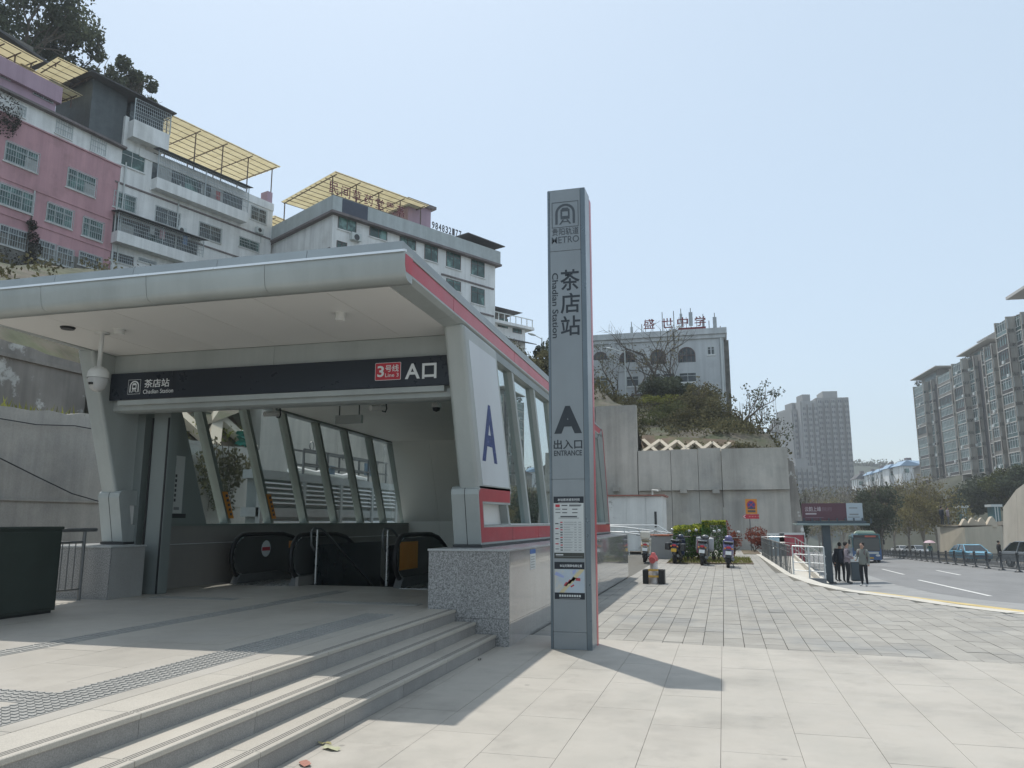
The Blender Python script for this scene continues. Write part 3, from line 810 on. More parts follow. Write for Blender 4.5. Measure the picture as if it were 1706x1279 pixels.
def put_text(name, body, u0, v0, u1, v1, Y, m, parent, bold=0.0, hh=None, dz=0.0, spacing=1.0):
    a = on_y(u0, v1, Y); b = on_y(u1, v0, Y)
    h = hh or (b.z - a.z)
    return text(name, body, (a.x, Y, a.z + dz), X_, Z_, b.x - a.x, h, m, parent, .001, bold, spacing=spacing)
a = on_y(240, 646, fy)
text('lettering', '茶店站', (a.x, fy, a.z), X_, Z_, on_y(282, 640, fy).x - a.x, .135, m_white, sb, .001, .012)
a = on_y(238, 656, fy)
text('lettering', 'Chadian Station', (a.x, fy, a.z), X_, Z_, on_y(288.5, 651, fy).x - a.x, .068, m_white, sb, .001, .008)
a = on_y(624.5, 635.5, fy); b = on_y(668, 609, fy)
mb = MB(); mb.prism(rrect(a.x, b.x, a.z + .012, a.z + .272, .012, 2), lambda p, t: (p[0], t, p[1]), fy, fy + .006); pl = mb.build('line_plate', m_white, sb)
mb = MB(); mb.prism(rrect(a.x + .006, b.x - .006, a.z + .018, a.z + .266, .01, 2), lambda p, t: (p[0], t, p[1]), fy - .0015, fy); mb.build('line_field', m_signred, sb)
fz = a.z + .012; w_ = b.x - a.x
text('lettering', '3', (a.x + w_ * .09, fy - .003, fz + .05), X_, Z_, w_ * .26, .165, m_white, sb, .001, .02)
text('lettering', '号线', (a.x + w_ * .40, fy - .003, fz + .12), X_, Z_, w_ * .52, .105, m_white, sb, .001, .012)
text('lettering', 'Line 3', (a.x + w_ * .40, fy - .003, fz + .045), X_, Z_, w_ * .52, .055, m_white, sb, .001, .006)
a = on_y(674.5, 631.5, fy); b = on_y(700, 606, fy); text('lettering', 'A', (a.x, fy, a.z), X_, Z_, b.x - a.x, .225, m_white, sb, .001, .02)
a = on_y(703, 631.5, fy); b = on_y(727.5, 605.5, fy); text('lettering', '口', (a.x, fy, a.z + .006), X_, Z_, b.x - a.x, .225, m_white, sb, .001, .03)

# ------------------------------------------------------------------ pylon
PYF = 10.12
py = empty('station_pylon', (-1.92, 10.4, 0), 'tall slim grey metro pylon with red side stripe standing on the plaza', 'pylon')
x0, x1 = -2.19, -1.665; PT = 6.20
mb = MB(); mb.prism([(PYF + .012, 0), (PYF + .012, PT), (PYF + .40, PT + .02), (PYF + .40, 0)], YZ, x0, x1); mb.build('body', m_pyl, py)
mb = MB(); mb.box(x0 - .003, x1 + .003, PYF + .402, PYF + .53, 0, PT - .02); mb.build('red_stripe', m_red, py)
mb = MB(); mb.box(x0 + .01, x1 - .01, PYF + .532, PYF + .60, 0, PT - .01); mb.build('body', m_pyl, py)
mb = MB(); mb.box(x0 - .004, x0 + .028, PYF + .002, PYF + .03, 0, PT - .01); mb.build('corner_trim', mat('pylon_trim', (.15, .18, .20), .3, metal=.5), py)
mb = MB(); mb.box(x1 - .062, x1 + .004, PYF + .002, PYF + .03, 0, PT - .01); mb.build('corner_trim', MATS['pylon_trim'], py)
zs = [0, .235, 2.13, 5.18, PT - .02]
zs[1] = on_y(955, 1053, PYF).z; zs[2] = on_y(955, 798, PYF).z; zs[3] = on_y(945, 417, PYF).z
for a, b in zip(zs, zs[1:]):
    mb = MB(); mb.box(x0 + .032, x1 - .066, PYF, PYF + .02, a + .004, b - .004); mb.build('face_panel', m_pyl, py)
for q in (x0 + .03, x1 - .064):
    mb = MB(); mb.box(q - .004, q + .004, PYF + .001, PYF + .02, .01, PT - .03); mb.build('seam', m_dark, py)
fy = PYF - .0015
xx0, xx1 = x0 + .055, x1 - .085; W_ = xx1 - xx0
zc = lambda v: on_y(945, v, PYF).z
emblem((xx0 + .005, fy, zc(378)), X_, Z_, W_ * .98, m_pylL2, py)
text('lettering', '贵阳轨道', (xx0 + .005, fy, zc(391)), X_, Z_, W_ * .98, zc(379) - zc(391), m_pylL, py, .001, .0)
text('lettering', 'METRO', (xx0, fy, zc(404)), X_, Z_, W_, zc(393) - zc(404), m_pylL2, py, .001, .006)
for ch, v0, v1 in (('茶', 449, 484), ('店', 488, 522), ('站', 526, 559)):
    text('lettering', ch, (xx0 + .115, fy, zc(v1)), X_, Z_, W_ - .115, zc(v0) - zc(v1), m_pylL, py, .001, .014)
text('lettering', 'Chadian Station', (xx0, fy, zc(453)), -Z_, X_, zc(453) - zc(562), .085, m_pylL, py, .001, .014)
# glyph tops point right when the line is read downwards
text('lettering', 'A', (xx0 + .01, fy, zc(722)), X_, Z_, W_ - .01, zc(676) - zc(722), m_pylL, py, .001, .055)
text('lettering', '出入口', (xx0 + .0, fy, zc(748)), X_, Z_, W_, zc(732) - zc(748), m_pylL, py, .001, .02)
text('lettering', 'ENTRANCE', (xx0 + .005, fy, zc(759)), X_, Z_, W_ - .01, zc(750) - zc(759), m_pylL, py, .001, .018)
# timetable
def panel(x0, x1, z0, z1, m, name, parent, d=.003):
    mb = MB(); mb.box(x0, x1, fy - d, fy + .001, z0, z1); return mb.build(name, m, parent)
tx0, tx1 = x0 + .052, x1 - .082
tt = empty('timetable_poster', ((tx0 + tx1) / 2, fy, zc(930)), 'timetable poster with dark header on the face of the grey pylon', 'poster')
panel(tx0, tx1, zc(920.5), zc(838), m_paper, 'sheet', tt)
panel(tx0 - .004, tx1 + .004, zc(838) + .001, zc(827), m_sign, 'header', tt); panel(tx0, tx1, zc(930), zc(920.5) - .001, mat('poster_olive', (.05, .055, .045), .5), 'footer', tt)
text('lettering', '本站首末班车时间', (tx0 + .05, fy - .004, zc(834.5)), X_, Z_, tx1 - tx0 - .1, .035, m_white, tt, .001, .01)
panel(tx0 + .06, tx1 - .06, zc(837.2), zc(836), m_txtg, 'print_line', tt, .004)
zz = zc(838); hh = zc(838) - zc(920.5)
def line(a, b, f, h, m, p=tt): panel(tx0 + a * (tx1 - tx0), tx0 + b * (tx1 - tx0), zz - (f + h) * hh, zz - f * hh, m, 'print_line', p, .0042)
line(.05, .20, .025, .055, m_signred)
rr = random.Random(2)
for a, b, f, h in ((.26, .46, .035, .022), (.52, .93, .03, .02), (.52, .9, .055, .012), (.05, .22, .115, .014), (.28, .45, .115, .018), (.62, .80, .115, .018), (.05, .22, .185, .014), (.28, .45, .185, .018), (.62, .80, .185, .018), (.22, .78, .26, .028), (.15, .85, .30, .008)): line(a, b, f, h, m_txt)
for k in range(12):
    f = .37 + k * .051
    line(.04, .97, f + .045, .0025, m_txtg)
    line(.21, .29, f + .008, .022, m_txt if k % 3 else m_signred)
    line(.33, .33 + rr.uniform(.2, .34), f + .012, .010, m_txtg); line(.68, .76, f + .012, .012, m_txtg); line(.82, .92, f + .012, .012, m_txtg)
for k in range(6): line(.04, .15, .375 + k * .102 + .03, .022, (m_txt, m_signred, m_txtg)[k % 3])
line(.05, .3, 1.03, .025, m_paper); line(.05, .95, 1.075, .006, m_txtg)
# map poster
mp = empty('map_poster', ((tx0 + tx1) / 2, fy, zc(998)), 'street map poster with coloured blocks below the timetable on the grey pylon', 'poster')
panel(tx0, tx1, zc(987), zc(948), mat('map_base', (.44, .50, .55), .5, var=.05, scale=6, col2=(.54, .52, .46), c2scale=5), 'sheet', mp)
panel(tx0, tx1, zc(948) + .001, zc(936), m_sign, 'header', mp); panel(tx0, tx1, zc(998), zc(987) - .001, m_sign, 'footer', mp)
text('lettering', '本站无障碍电梯位置', (tx0 + .07, fy - .004, zc(944.5)), X_, Z_, tx1 - tx0 - .1, .034, m_white, mp, .001, .008)
for q in range(9): panel(tx0 + .06 + q * .032, tx0 + .083 + q * .032, zc(994), zc(990.5), m_paper, 'print_block', mp, .004)
panel(tx0 + .06, tx1 - .06, zc(996.8), zc(996), m_txtg, 'print_line', mp, .004)
mz0, mz1 = zc(987), zc(948)
def mapquad(P, m, nm='map_block'):
    mb = MB(); mb.add([(tx0 + p[0] * (tx1 - tx0), fy - .0045, mz0 + p[1] * (mz1 - mz0)) for p in P], [tuple(range(len(P)))]); return mb.build(nm, m, mp)
mapquad([(.15, 0), (.30, 0), (.98, .95), (.98, 1), (.85, 1)], mat('map_road', (.58, .50, .30), .5), 'map_road')
mm = mat('map_red', (.42, .06, .07), .5)
for c in ((.40, .36), (.52, .47), (.64, .58)): mapquad([(c[0] - .10, c[1] - .06), (c[0], c[1] - .10), (c[0] + .08, c[1] + .05), (c[0] - .02, c[1] + .10)], mm)
mapquad([(.70, .52), (.86, .50), (.86, .62), (.72, .64)], mm); mapquad([(.55, .22), (.66, .30), (.64, .36), (.53, .28)], mm)
mapquad([(0, .75), (.3, .62), (.33, .7), (.05, .9)], mat('map_blue', (.33, .38, .60), .5)); mapquad([(.62, .78), (.72, .9), (.70, 1), (.60, .92)], MATS['map_blue'])
# ------------------------------------------------------------------ things around the entrance
# dark green utility cabinet on the platform
cb = empty('utility_cabinet', (-8.6, 7.4, PZ), 'dark green metal utility cabinet with double doors on the platform', 'cabinet')
mb = MB(); mb.box(-8.80, -8.352, 5.75, 8.47, PZ + .03, 1.50); mb.build('body', m_cab, cb)
mb = MB(); mb.box(-8.82, -8.335, 5.73, 8.49, 1.50, 1.535); mb.build('lid', m_cab, cb, bevel=.006, seg=1)
mb = MB(); mb.box(-8.78, -8.37, 5.8, 8.43, PZ, PZ + .03); mb.build('foot', m_black, cb)
for a, b in ((5.80, 7.16), (7.166, 8.44)):
    mb = MB(); mb.box(-8.353, -8.338, a, b, PZ + .06, 1.47); d_ = mb.build('door', m_cab, cb, bevel=.005, seg=1)
    yh = b - .06 if a < 6 else a + .06
    mb = MB(); mb.box(-8.338, -8.318, yh - .025, yh + .025, 1.0, 1.11); mb.build('handle', m_steel if a > 6 else m_black, d_, bevel=.004, seg=1)
mb = MB(); mb.box(-8.338, -8.325, 7.2, 7.27, .93, .975); mb.build('lock', m_black, cb)
# steel railing at the platform edge behind the cabinet
rl = empty('platform_railing', (-9.25, 8.5, PZ), 'grey steel railing behind the green cabinet', 'railing')
for y in (9.80, 8.0, 6.2, 4.4):
    mb = MB(); mb.tube([(-9.25, y, PZ), (-9.25, y, 1.46)], .026, 8); mb.build('post', m_steeld, rl)
mb = MB(); mb.tube([(-9.25, 10.02, 1.475), (-9.25, 4.2, 1.475)], .03, 8); mb.build('top_rail', m_steeld, rl)
for z in (1.30, .62):
    mb = MB(); mb.tube([(-9.25, 9.8, z), (-9.25, 4.4, z)], .016, 6); mb.build('rail', m_steeld, rl)
for i in range(45):
    y = 9.65 - .12 * i
    mb = MB(); mb.tube([(-9.25, y, .62), (-9.25, y, 1.30)], .008, 5); mb.build('baluster', m_steeld, rl)
# dome camera hanging from the soffit
dc = empty('dome_camera', (-8.47, 8.95, 4.27), 'white dome camera hanging on a pole from the canopy soffit', 'camera')
m_camw = mat('camera_white', (.60, .60, .57), .4, var=.03)
mb = MB(); mb.lathe([(.001, 0), (.10, 0), (.10, -.02), (.03, -.025), (.03, -.50), (.06, -.505), (.075, -.53)], (-8.47, 8.95, 4.268), 16); mb.build('pole', m_camw, dc)
mb = MB(); mb.lathe([(.02, 0), (.10, -.01), (.135, -.06), (.145, -.13), (.145, -.15)], (-8.47, 8.95, 3.75), 18); mb.build('housing', m_camw, dc)
mb = MB(); mb.lathe([(.135, 0), (.13, -.06), (.10, -.15), (.05, -.185), (.001, -.19)], (-8.47, 8.95, 3.598), 18); mb.build('ball', mat('camera_ball', (.45, .45, .44), .2), dc)
mb = MB(); mb.lathe([(.001, 0), (.03, -.01), (.035, .02)], (-8.47, 8.83, 3.50), 10); mb.build('lens', m_black, dc)
for nm, u, v, r, h, m, lb in (('ceiling_light', 567, 521, .065, .11, m_camw, 'white cylindrical light under the canopy soffit'), ('smoke_detector', 199, 549, .07, .07, m_camw, 'small white detector under the canopy soffit'), ('recessed_light', 113, 545, .085, .03, m_black, 'small black recessed fitting in the canopy soffit')):
    p = gz(u, v, 4.265); t = empty(nm, (p.x, p.y, 4.265), lb, 'light' if 'light' in nm else 'detector')
    mb = MB(); mb.lathe([(r * 1.15, 0), (r * 1.15, -.012), (r, -.014), (r, -h)], (p.x, p.y, 4.266), 16); mb.build('body', m, t)
    mb = MB(); mb.lathe([(r, 0), (r * .8, .0), (.001, .004)], (p.x, p.y, 4.266 - h), 16); mb.build('lens', m_soff if m is m_camw else m_dark, t)
# bullet cameras behind the beam
for k, (u, v, lb) in enumerate(((457, 689, 'white bullet camera with black cable near the slanted windows'), (633, 679, 'white bullet camera with black cable above the stairway'))):
    p = on_y(u, v, 11.6); t = empty('bullet_camera', p, lb, 'camera')
    mb = MB(); mb.tube([(p.x - .10, p.y - .14, p.z - .02), (p.x + .04, p.y + .14, p.z + .02)], .045, 10); mb.build('body', m_camw, t)
    mb = MB(); mb.tube([(p.x, p.y, p.z + .02), (p.x, p.y, 4.12)], .02, 6); mb.build('bracket', m_camw, t)
    mb = MB(); mb.tube([(p.x + .02, p.y, 4.1), (p.x + .10, p.y, p.z + .12), (p.x + .12, p.y, p.z - .02), (p.x + .09, p.y + .02, p.z - .07), (p.x + .02, p.y + .05, p.z - .05)], .013, 6); mb.build('cable', m_black, t)
for u, v, lb in ((727, 677, 'small ceiling dome camera beside the right leaning column'),):
    p = on_y(u, v, 12.2); t = empty('ceiling_camera', p, lb, 'camera')
    mb = MB(); mb.lathe([(.03, .5), (.03, .06), (.08, .05), (.085, -.02)], p, 14); mb.build('housing', m_camw, t)
    mb = MB(); mb.lathe([(.07, -.02), (.055, -.07), (.001, -.09)], p, 14); mb.build('dome', m_black, t)
# hanging notice box in the hall
p = on_y(582, 690, 13.0); t = empty('hanging_board', p, 'grey board hanging on two rods from the hall ceiling', 'board')
mb = MB(); mb.box(p.x - .26, p.x + .26, 12.96, 13.04, p.z - .17, p.z - .02); mb.build('board', m_alu, t)
for dx in (-.20, .20):
    mb = MB(); mb.tube([(p.x + dx, 13.0, p.z - .02), (p.x + dx, 13.0, 4.14)], .012, 6); mb.build('rod', m_dark, t)
# poster on the inner left panel
xp = XL + .452
ps_ = empty('notice_poster', (xp, 11.3, 2.0), 'white notice poster with rows of dark text on the inner left panel', 'poster')
def pq(name, y0, y1, z0, z1, m, d=.0): 
    mb = MB(); mb.box(xp + d, xp + d + .003, y0, y1, z0, z1); return mb.build(name, m, ps_)
pq('sheet', 11.44, 12.02, 1.74, 2.75, m_paper); pq('footer', 11.44, 12.14, 1.66, 1.735, m_dark); pq('header', 11.48, 11.78, 2.56, 2.70, m_txt, .0035)
rr = random.Random(9)
for k in range(6):
    for q in range(6):
        if k in (1, 5) and q == 1 + (k == 5): continue
        pq('print_line', 11.48 + q * .062, 11.48 + q * .062 + .045, 2.42 - k * .085 - .05, 2.42 - k * .085, m_txt, .0035)
pq('print_line', 11.80, 11.94, 1.80, 1.85, m_txtg, .0035)
# orange warning strips on the window mullions
for k, yb_ in enumerate((13.80, 15.36)):
    t = empty('warning_tag', (XL + .235, yb_ - .1, 1.65), 'orange vertical warning strip on the ' + ('first' if k == 0 else 'second') + ' window mullion from the poster', 'sign')
    mb = MB(); mb.hexa([(XL + .225, yb_ - .05, 1.66), (XL + .232, yb_ - .05, 1.66), (XL + .232, yb_ + .12, 1.66), (XL + .225, yb_ + .12, 1.66), (XL + .225, yb_ - .32, 2.18), (XL + .232, yb_ - .32, 2.18), (XL + .232, yb_ - .15, 2.18), (XL + .225, yb_ - .15, 2.18)]); mb.build('strip', m_orange, t)
    for q in range(5):
        z = 1.72 + q * .09; y = yb_ + .035 - .5 * (z - 1.66)
        mb = MB(); mb.box(XL + .2325, XL + .2335, y - .035, y + .035, z, z + .05); mb.build('print', m_txt, t)

# louvred plant enclosure outside the left windows, with pipework frame on top
le = empty('louvre_enclosure', (-11.8, 19, 0), 'white slatted plant enclosure outside the slanted windows', 'enclosure')
m_lou = mat('louvre_white', (.84, .85, .84), .45, var=.05)
ya, yb = 17.4, 26.0; xf = -11.2
mb = MB(); mb.box(-11.66, xf - .12, ya + .1, yb - .1, 0, 2.7); mb.build('core', mat('louvre_core', (.20, .23, .225), .7), le)
for z0, z1 in ((0, .25), (1.72, 1.95), (2.68, 3.02)):
    mb = MB(); mb.box(-11.74, xf - .03, ya, yb, z0 if z0 else 0, z1 - .12 if z0 > 2 else z1); mb.build('rail', mat('louvre_frame', (.36, .39, .385), .5), le)
for y in (ya, 19.5, 21.7, 23.9, yb - .12):
    mb = MB(); mb.box(xf - .11, xf + .012, y, y + .14, .25, 2.68); mb.build('post', MATS['louvre_frame'], le)
lm = MB(); lm.hexa([(-.10, 0, 0), (.0, 0, -.05), (.0, yb - ya - .2, -.05), (-.10, yb - ya - .2, 0), (-.10, 0, .012), (.0, 0, -.035), (.0, yb - ya - .2, -.035), (-.10, yb - ya - .2, .012)])
lme = lm.mesh('slat'); lme.materials.append(m_lou)
for k in range(19):
    z = .36 + k * .125
    if 1.68 < z < 2.0: continue
    put('slat', lme, le, (xf - .01, ya + .1, z))
pf = empty('pipe_frame', (-12, 21.5, 2.9), 'dark steel frame with pipes and dials on top of the slatted enclosure', 'frame')
for y in (19.6, 21.0, 22.4, 23.8, 25.2):
    for x in (-11.3, -11.65):
        mb = MB(); mb.bar((x, y, 2.9), (x, y, 3.6), .05); mb.build('post', m_steeld, pf)
for x in (-11.3, -11.65):
    for z in (3.6, 3.2):
        mb = MB(); mb.bar((x, 19.6, z), (x, 25.3, z), .05); mb.build('rail', m_steeld, pf)
for y in (20.1, 21.5, 23.2):
    mb = MB(); mb.tube([(-11.5, y - .9, 2.99), (-11.5, y - .5, 3.05), (-11.5, y + .3, 3.01), (-11.5, y + .9, 2.98)], .07, 8); mb.build('pipe', m_lou, pf)
for y, z in ((20.2, 3.75), (22.2, 3.6), (24.2, 3.3)):
    mb = MB(); mb.tube([(-11.4, y + .12 * math.cos(a * .6), z + .12 * math.sin(a * .6)) for a in range(12)], .014, 5); mb.build('dial', m_steeld, pf)
mb = MB(); mb.box(-11.36, -11.32, 23.6, 24.5, 3.1, 3.5); mb.build('panel', mat('panel_blue', (.12, .20, .28), .4), pf)
mb = MB(); mb.box(-11.36, -11.32, 21.2, 21.5, 3.0, 3.25); mb.build('panel', MATS['panel_blue'], pf)

# ------------------------------------------------------------------ plaza: hydrant in a box
h0 = gz(1090, 972)
hy = empty('fire_hydrant', h0, 'silver fire hydrant with a faded red cap standing in a black box', 'hydrant')
m_hr = mat('hydrant_red', (.48, .09, .09), .5, var=.15, scale=9); m_hs = mat('hydrant_grey', (.50, .46, .44), .45, metal=.3, var=.2, scale=8)
mb = MB(); mb.lathe([(.14, 0), (.14, .30), (.105, .32), (.10, .58)], h0, 16); mb.build('barrel', m_hs, hy)
mb = MB(); mb.lathe([(.115, .58), (.12, .64), (.10, .70), (.06, .74), (.055, .78), (.045, .79), (.001, .80)], h0, 16); mb.build('cap', m_hr, hy)
mb = MB(); mb.tube([h0 + Vector((0, -.05, .60)), h0 + Vector((-.02, -.17, .60))], [.075, .08], 14); mb.build('outlet', m_hr, hy)
bxo = empty('hydrant_guard', h0, 'low black and yellow guard frame around the fire hydrant', 'guard')
for (xa, xb, ya, yb) in ((-.28, -.13, -.16, -.10), (.13, .28, -.16, -.10), (-.28, .28, .16, .22), (-.28, -.24, -.10, .16), (.24, .28, -.10, .16)):
    mb = MB(); mb.box(h0.x + xa, h0.x + xb, h0.y + ya, h0.y + yb, 0, .36); mb.build('panel', m_black, bxo, bevel=.006, seg=1)
for z in (.17, .33):
    mb = MB(); mb.box(h0.x - .13, h0.x + .13, h0.y - .185, h0.y - .16, z, z + .05); mb.build('band', mat('guard_yellow', (.55, .33, .06), .5), bxo)
# ------------------------------------------------------------------ no-parking sign
s0 = gz(1252, 918)
np_ = empty('parking_sign', s0, 'orange no-parking sign over a red arrow board on a thin post', 'sign')
Y = s0.y; mb = MB(); mb.tube([(s0.x, Y, 0), (s0.x, Y, on_y(1252, 832, Y).z)], .03, 8); mb.build('post', m_steeld, np_)
a = on_y(1242.5, 856, Y - .05); b = on_y(1260.5, 831, Y - .05)
mb = MB(); mb.box(a.x, b.x, Y - .06, Y - .035, a.z, b.z); mb.build('board', m_orange, np_)
cx_ = (a.x + b.x) / 2; cz_ = b.z - .32
def ringd(r0, r1, m, nm, d):
    mb = MB(); n = 20
    P = [(cx_ + r1 * math.cos(2 * math.pi * i / n), Y - .061 - d, cz_ + r1 * math.sin(2 * math.pi * i / n)) for i in range(n)]
    mb.add(P, [tuple(range(n))]); mb.build(nm, m, np_)
ringd(0, .24, m_signred, 'ring', .002); ringd(0, .19, mat('sign_blue', (.04, .07, .25), .5), 'disc', .004)
for sg in (1, -1):
    mb = MB(); mb.bar((cx_ - .15, Y - .067, cz_ - .15 * sg), (cx_ + .15, Y - .067, cz_ + .15 * sg), .03); mb.build('bar', m_signred, np_)
for row in range(2):
    for q in range(4):
        mb = MB(); xx = a.x + .11 + q * (b.x - a.x - .2) / 4; z_ = a.z + .09 + row * .17; mb.box(xx, xx + .10, Y - .064, Y - .0605, z_, z_ + .11); mb.build('print', m_txt, np_)
a = on_y(1237, 864, Y - .05); b = on_y(1264.5, 856.5, Y - .05); mz = (a.z + b.z) / 2
mb = MB(); mb.prism([(a.x, mz), (a.x + .14, a.z), (b.x, a.z), (b.x, b.z), (a.x + .14, b.z)], XZ, Y - .06, Y - .035); mb.build('arrow_board', m_signred, np_)
mb = MB()
mb.add([(a.x + .04, Y - .063, mz), (a.x + .14, Y - .063, a.z + .03), (a.x + .19, Y - .063, a.z + .03), (a.x + .09, Y - .063, mz), (a.x + .19, Y - .063, b.z - .03), (a.x + .14, Y - .063, b.z - .03)], [(0, 1, 2, 3), (0, 3, 4, 5)]); mb.build('chevron', m_white, np_)
for q in range(4):
    mb = MB(); xx = a.x + .35 + q * .15; mb.box(xx, xx + .08, Y - .064, Y - .0605, mz - .03, mz + .03); mb.build('print', mat('print_pink', (.55, .20, .20), .6), np_)

# ------------------------------------------------------------------ white cabin, ramp rail, grey box
kx = on_y(1105, 860, 41); ka = on_y(1000, 860, 41)
kc = empty('site_cabin', (kx.x - 1.5, 42.5, 0), 'weathered white metal cabin against the concrete wall', 'cabin')
zt = on_y(1080, 826, 41).z
m_cabin = mat('cabin_white', (.74, .745, .72), .6, var=.10, scale=.8, streak=.2, col2=(.40, .39, .37), c2scale=1.1, c2lo=.6, c2hi=.66)
mb = MB(); mb.box(ka.x - 2.0, kx.x - .03, 41.06, 44, .1, zt); mb.build('body', m_cabin, kc)
xw = kx.x - .03
nx = 4
for i in range(nx):
    x1_ = xw - .85 - i * 1.0; mb = MB(); mb.box(x1_ - .99, x1_, 41.03, 41.062, .12, zt - .75 + .0); mb.build('panel', m_cabin, kc)
    mb = MB(); mb.box(x1_ - .99, x1_, 41.035, 41.062, zt - .745, zt - .05); mb.build('panel', m_cabin, kc)
mb = MB(); mb.box(xw - .84, xw + .0, 41.02, 41.062, .12, zt - .05); dr = mb.build('door', m_cabin, kc)
mb = MB(); mb.box(xw - .42, xw - .30, 41.005, 41.02, 1.3, 2.1); mb.build('pane', m_dark, dr)
mb = MB(); mb.box(ka.x - 2.1, kx.x + .1, 40.9, 44.1, zt, zt + .07); mb.build('roof', mat('cabin_roof', (.30, .12, .09), .7), kc)
mb = MB(); mb.tube([(kx.x - .5, 40.9, zt + .05), (kx.x - .5, 40.9, zt + .3), (kx.x - .2, 40.75, zt + .25)], .05, 8); mb.build('lamp', m_camw, kc)
# ramp railing in front of the cabin
rr_ = empty('ramp_railing', (-3.8, 37, 0), 'pale tubular ramp railing in front of the white cabin', 'railing')
m_rail = mat('rail_white', (.62, .64, .64), .35, metal=.4, var=.05)
def rail(path, r, nm='rail', par=None, m=m_rail): mb = MB(); mb.tube(path, r, 6); return mb.build(nm, m, par or rr_)
Yr = 37.5
P1 = [on_y(u, v, Yr) for u, v in ((1000, 875), (1095, 875), (1113, 886))]
P2 = [on_y(u, v, Yr - 1.5) for u, v in ((1000, 876), (1040, 878), (1118, 888))]
P3 = [on_y(u, v, Yr) for u, v in ((1000, 886), (1098, 886), (1112, 895))]
P4 = [on_y(u, v, Yr - 1.5) for u, v in ((1000, 885), (1040, 887), (1116, 897))]
for P_ in (P1, P2, P3, P4): rail(P_, .03)
for p in (P1[0], P1[1], P2[1], P1[0].lerp(P1[1], .5), P2[2]): rail([p, Vector((p.x, p.y, 0))], .028, 'post')
# grey box with an orange lid
gb0 = gz(1103, 931)
gb = empty('electric_box', gb0, 'grey electric box with an orange lid beside the parked white scooter', 'box')
mb = MB(); mb.box(gb0.x - .5, gb0.x + .42, gb0.y, gb0.y + .5, 0, .98); mb.build('body', mat('box_grey', (.30, .30, .30), .6, var=.08), gb, bevel=.01, seg=1)
mb = MB(); mb.box(gb0.x - .55, gb0.x + .46, gb0.y - .04, gb0.y + .54, .98, 1.04); mb.build('lid', mat('box_orange', (.50, .16, .08), .6), gb)
# leaf litter by the steps
for k, (u, v, r, lb) in enumerate(((541, 1241, .03, 'curled yellowish dead leaf lying by the lowest step'), (552, 1249, .045, 'broad pale dead leaf lying by the lowest step'), (508, 1275, .04, 'small reddish dead leaf lying on the plaza near the steps'), (799, 1100, .02, 'tiny dark scrap lying on the shaded plaza by the steps'))):
    p = gz(u, v); mb = MB(); n = 10; pts = []
    for i in range(n):
        a_ = 2 * math.pi * i / n; q = r * (1 + .35 * math.cos(a_ * 2 + k)); pts.append((p.x + q * math.cos(a_) * 1.4, p.y + q * math.sin(a_), .006 + .016 * abs(math.sin(a_ * 1.5 + k))))
    mb.add(pts + [(p.x, p.y, .012)], [(i, (i + 1) % n, n) for i in range(n)])
    mb.build('dead_leaf', mat('leaf_litter%d' % k, [(.34, .30, .14), (.38, .38, .25), (.35, .16, .12), (.03, .03, .03)][k], .8, var=.2, scale=20), None, lb, 'leaf')
# ------------------------------------------------------------------ vegetation helpers
def leaf_mat(name, c, var=.45, trans=.35, scale=.6, c2=None):
    if name in MATS: return MATS[name]
    m = bpy.data.materials.new(name); m.use_nodes = True
    N = m.node_tree.nodes; L = m.node_tree.links; N.remove(N['Principled BSDF'])
    geo = N.new('ShaderNodeNewGeometry')
    def noise(sc):
        n = N.new('ShaderNodeTexNoise'); n.inputs['Scale'].default_value = sc; n.inputs['Detail'].default_value = 3; L.new(geo.outputs['Position'], n.inputs['Vector']); return n.outputs['Fac']
    r = N.new('ShaderNodeMapRange'); r.inputs[1].default_value = .3; r.inputs[2].default_value = .7; r.inputs[3].default_value = 0; r.inputs[4].default_value = 1
    L.new(noise(scale), r.inputs[0])
    mx = N.new('ShaderNodeMix'); mx.data_type = 'RGBA'; L.new(r.outputs[0], mx.inputs[0])
    mx.inputs[6].default_value = (*[q * (1 - var) for q in c], 1); mx.inputs[7].default_value = (*[q * (1 + var) for q in (c2 or c)], 1)
    n2 = N.new('ShaderNodeTexWhiteNoise'); n2.noise_dimensions = '1D'; L.new(geo.outputs['Random Per Island'], n2.inputs['W'])
    r2 = N.new('ShaderNodeMapRange'); r2.inputs[3].default_value = .65; r2.inputs[4].default_value = 1.35; L.new(n2.outputs['Value'], r2.inputs[0])
    vm = N.new('ShaderNodeVectorMath'); vm.operation = 'SCALE'; L.new(mx.outputs[2], vm.inputs[0]); L.new(r2.outputs[0], vm.inputs['Scale'])
    d = N.new('ShaderNodeBsdfDiffuse'); t = N.new('ShaderNodeBsdfTranslucent'); L.new(vm.outputs[0], d.inputs[0]); L.new(vm.outputs[0], t.inputs[0])
    ms = N.new('ShaderNodeMixShader'); ms.inputs[0].default_value = trans; L.new(d.outputs[0], ms.inputs[1]); L.new(t.outputs[0], ms.inputs[2])
    L.new(ms.outputs[0], N['Material Output'].inputs[0]); MATS[name] = m
    return m
m_lfd = leaf_mat('leaf_dark', (.078, .092, .062)); m_lfm = leaf_mat('leaf_mid', (.085, .095, .042)); m_lfy = leaf_mat('leaf_yellow', (.36, .38, .06), .4, .45, 2.0)
m_lfb = leaf_mat('leaf_brown', (.17, .14, .07), .4, .4, .5, (.17, .155, .075)); m_lfo = leaf_mat('leaf_olive', (.115, .108, .06)); m_lfr = leaf_mat('leaf_red', (.20, .06, .04), .4, .4, 2.5)
m_lfg = leaf_mat('leaf_hedge', (.075, .15, .04), .4, .35, 3.0)
m_grass = leaf_mat('leaf_grass', (.17, .18, .05), .4, .4, 1.2)
m_bark = mat('bark', (.10, .085, .07), .95, var=.3, scale=5, bump=.5, bscale=20)
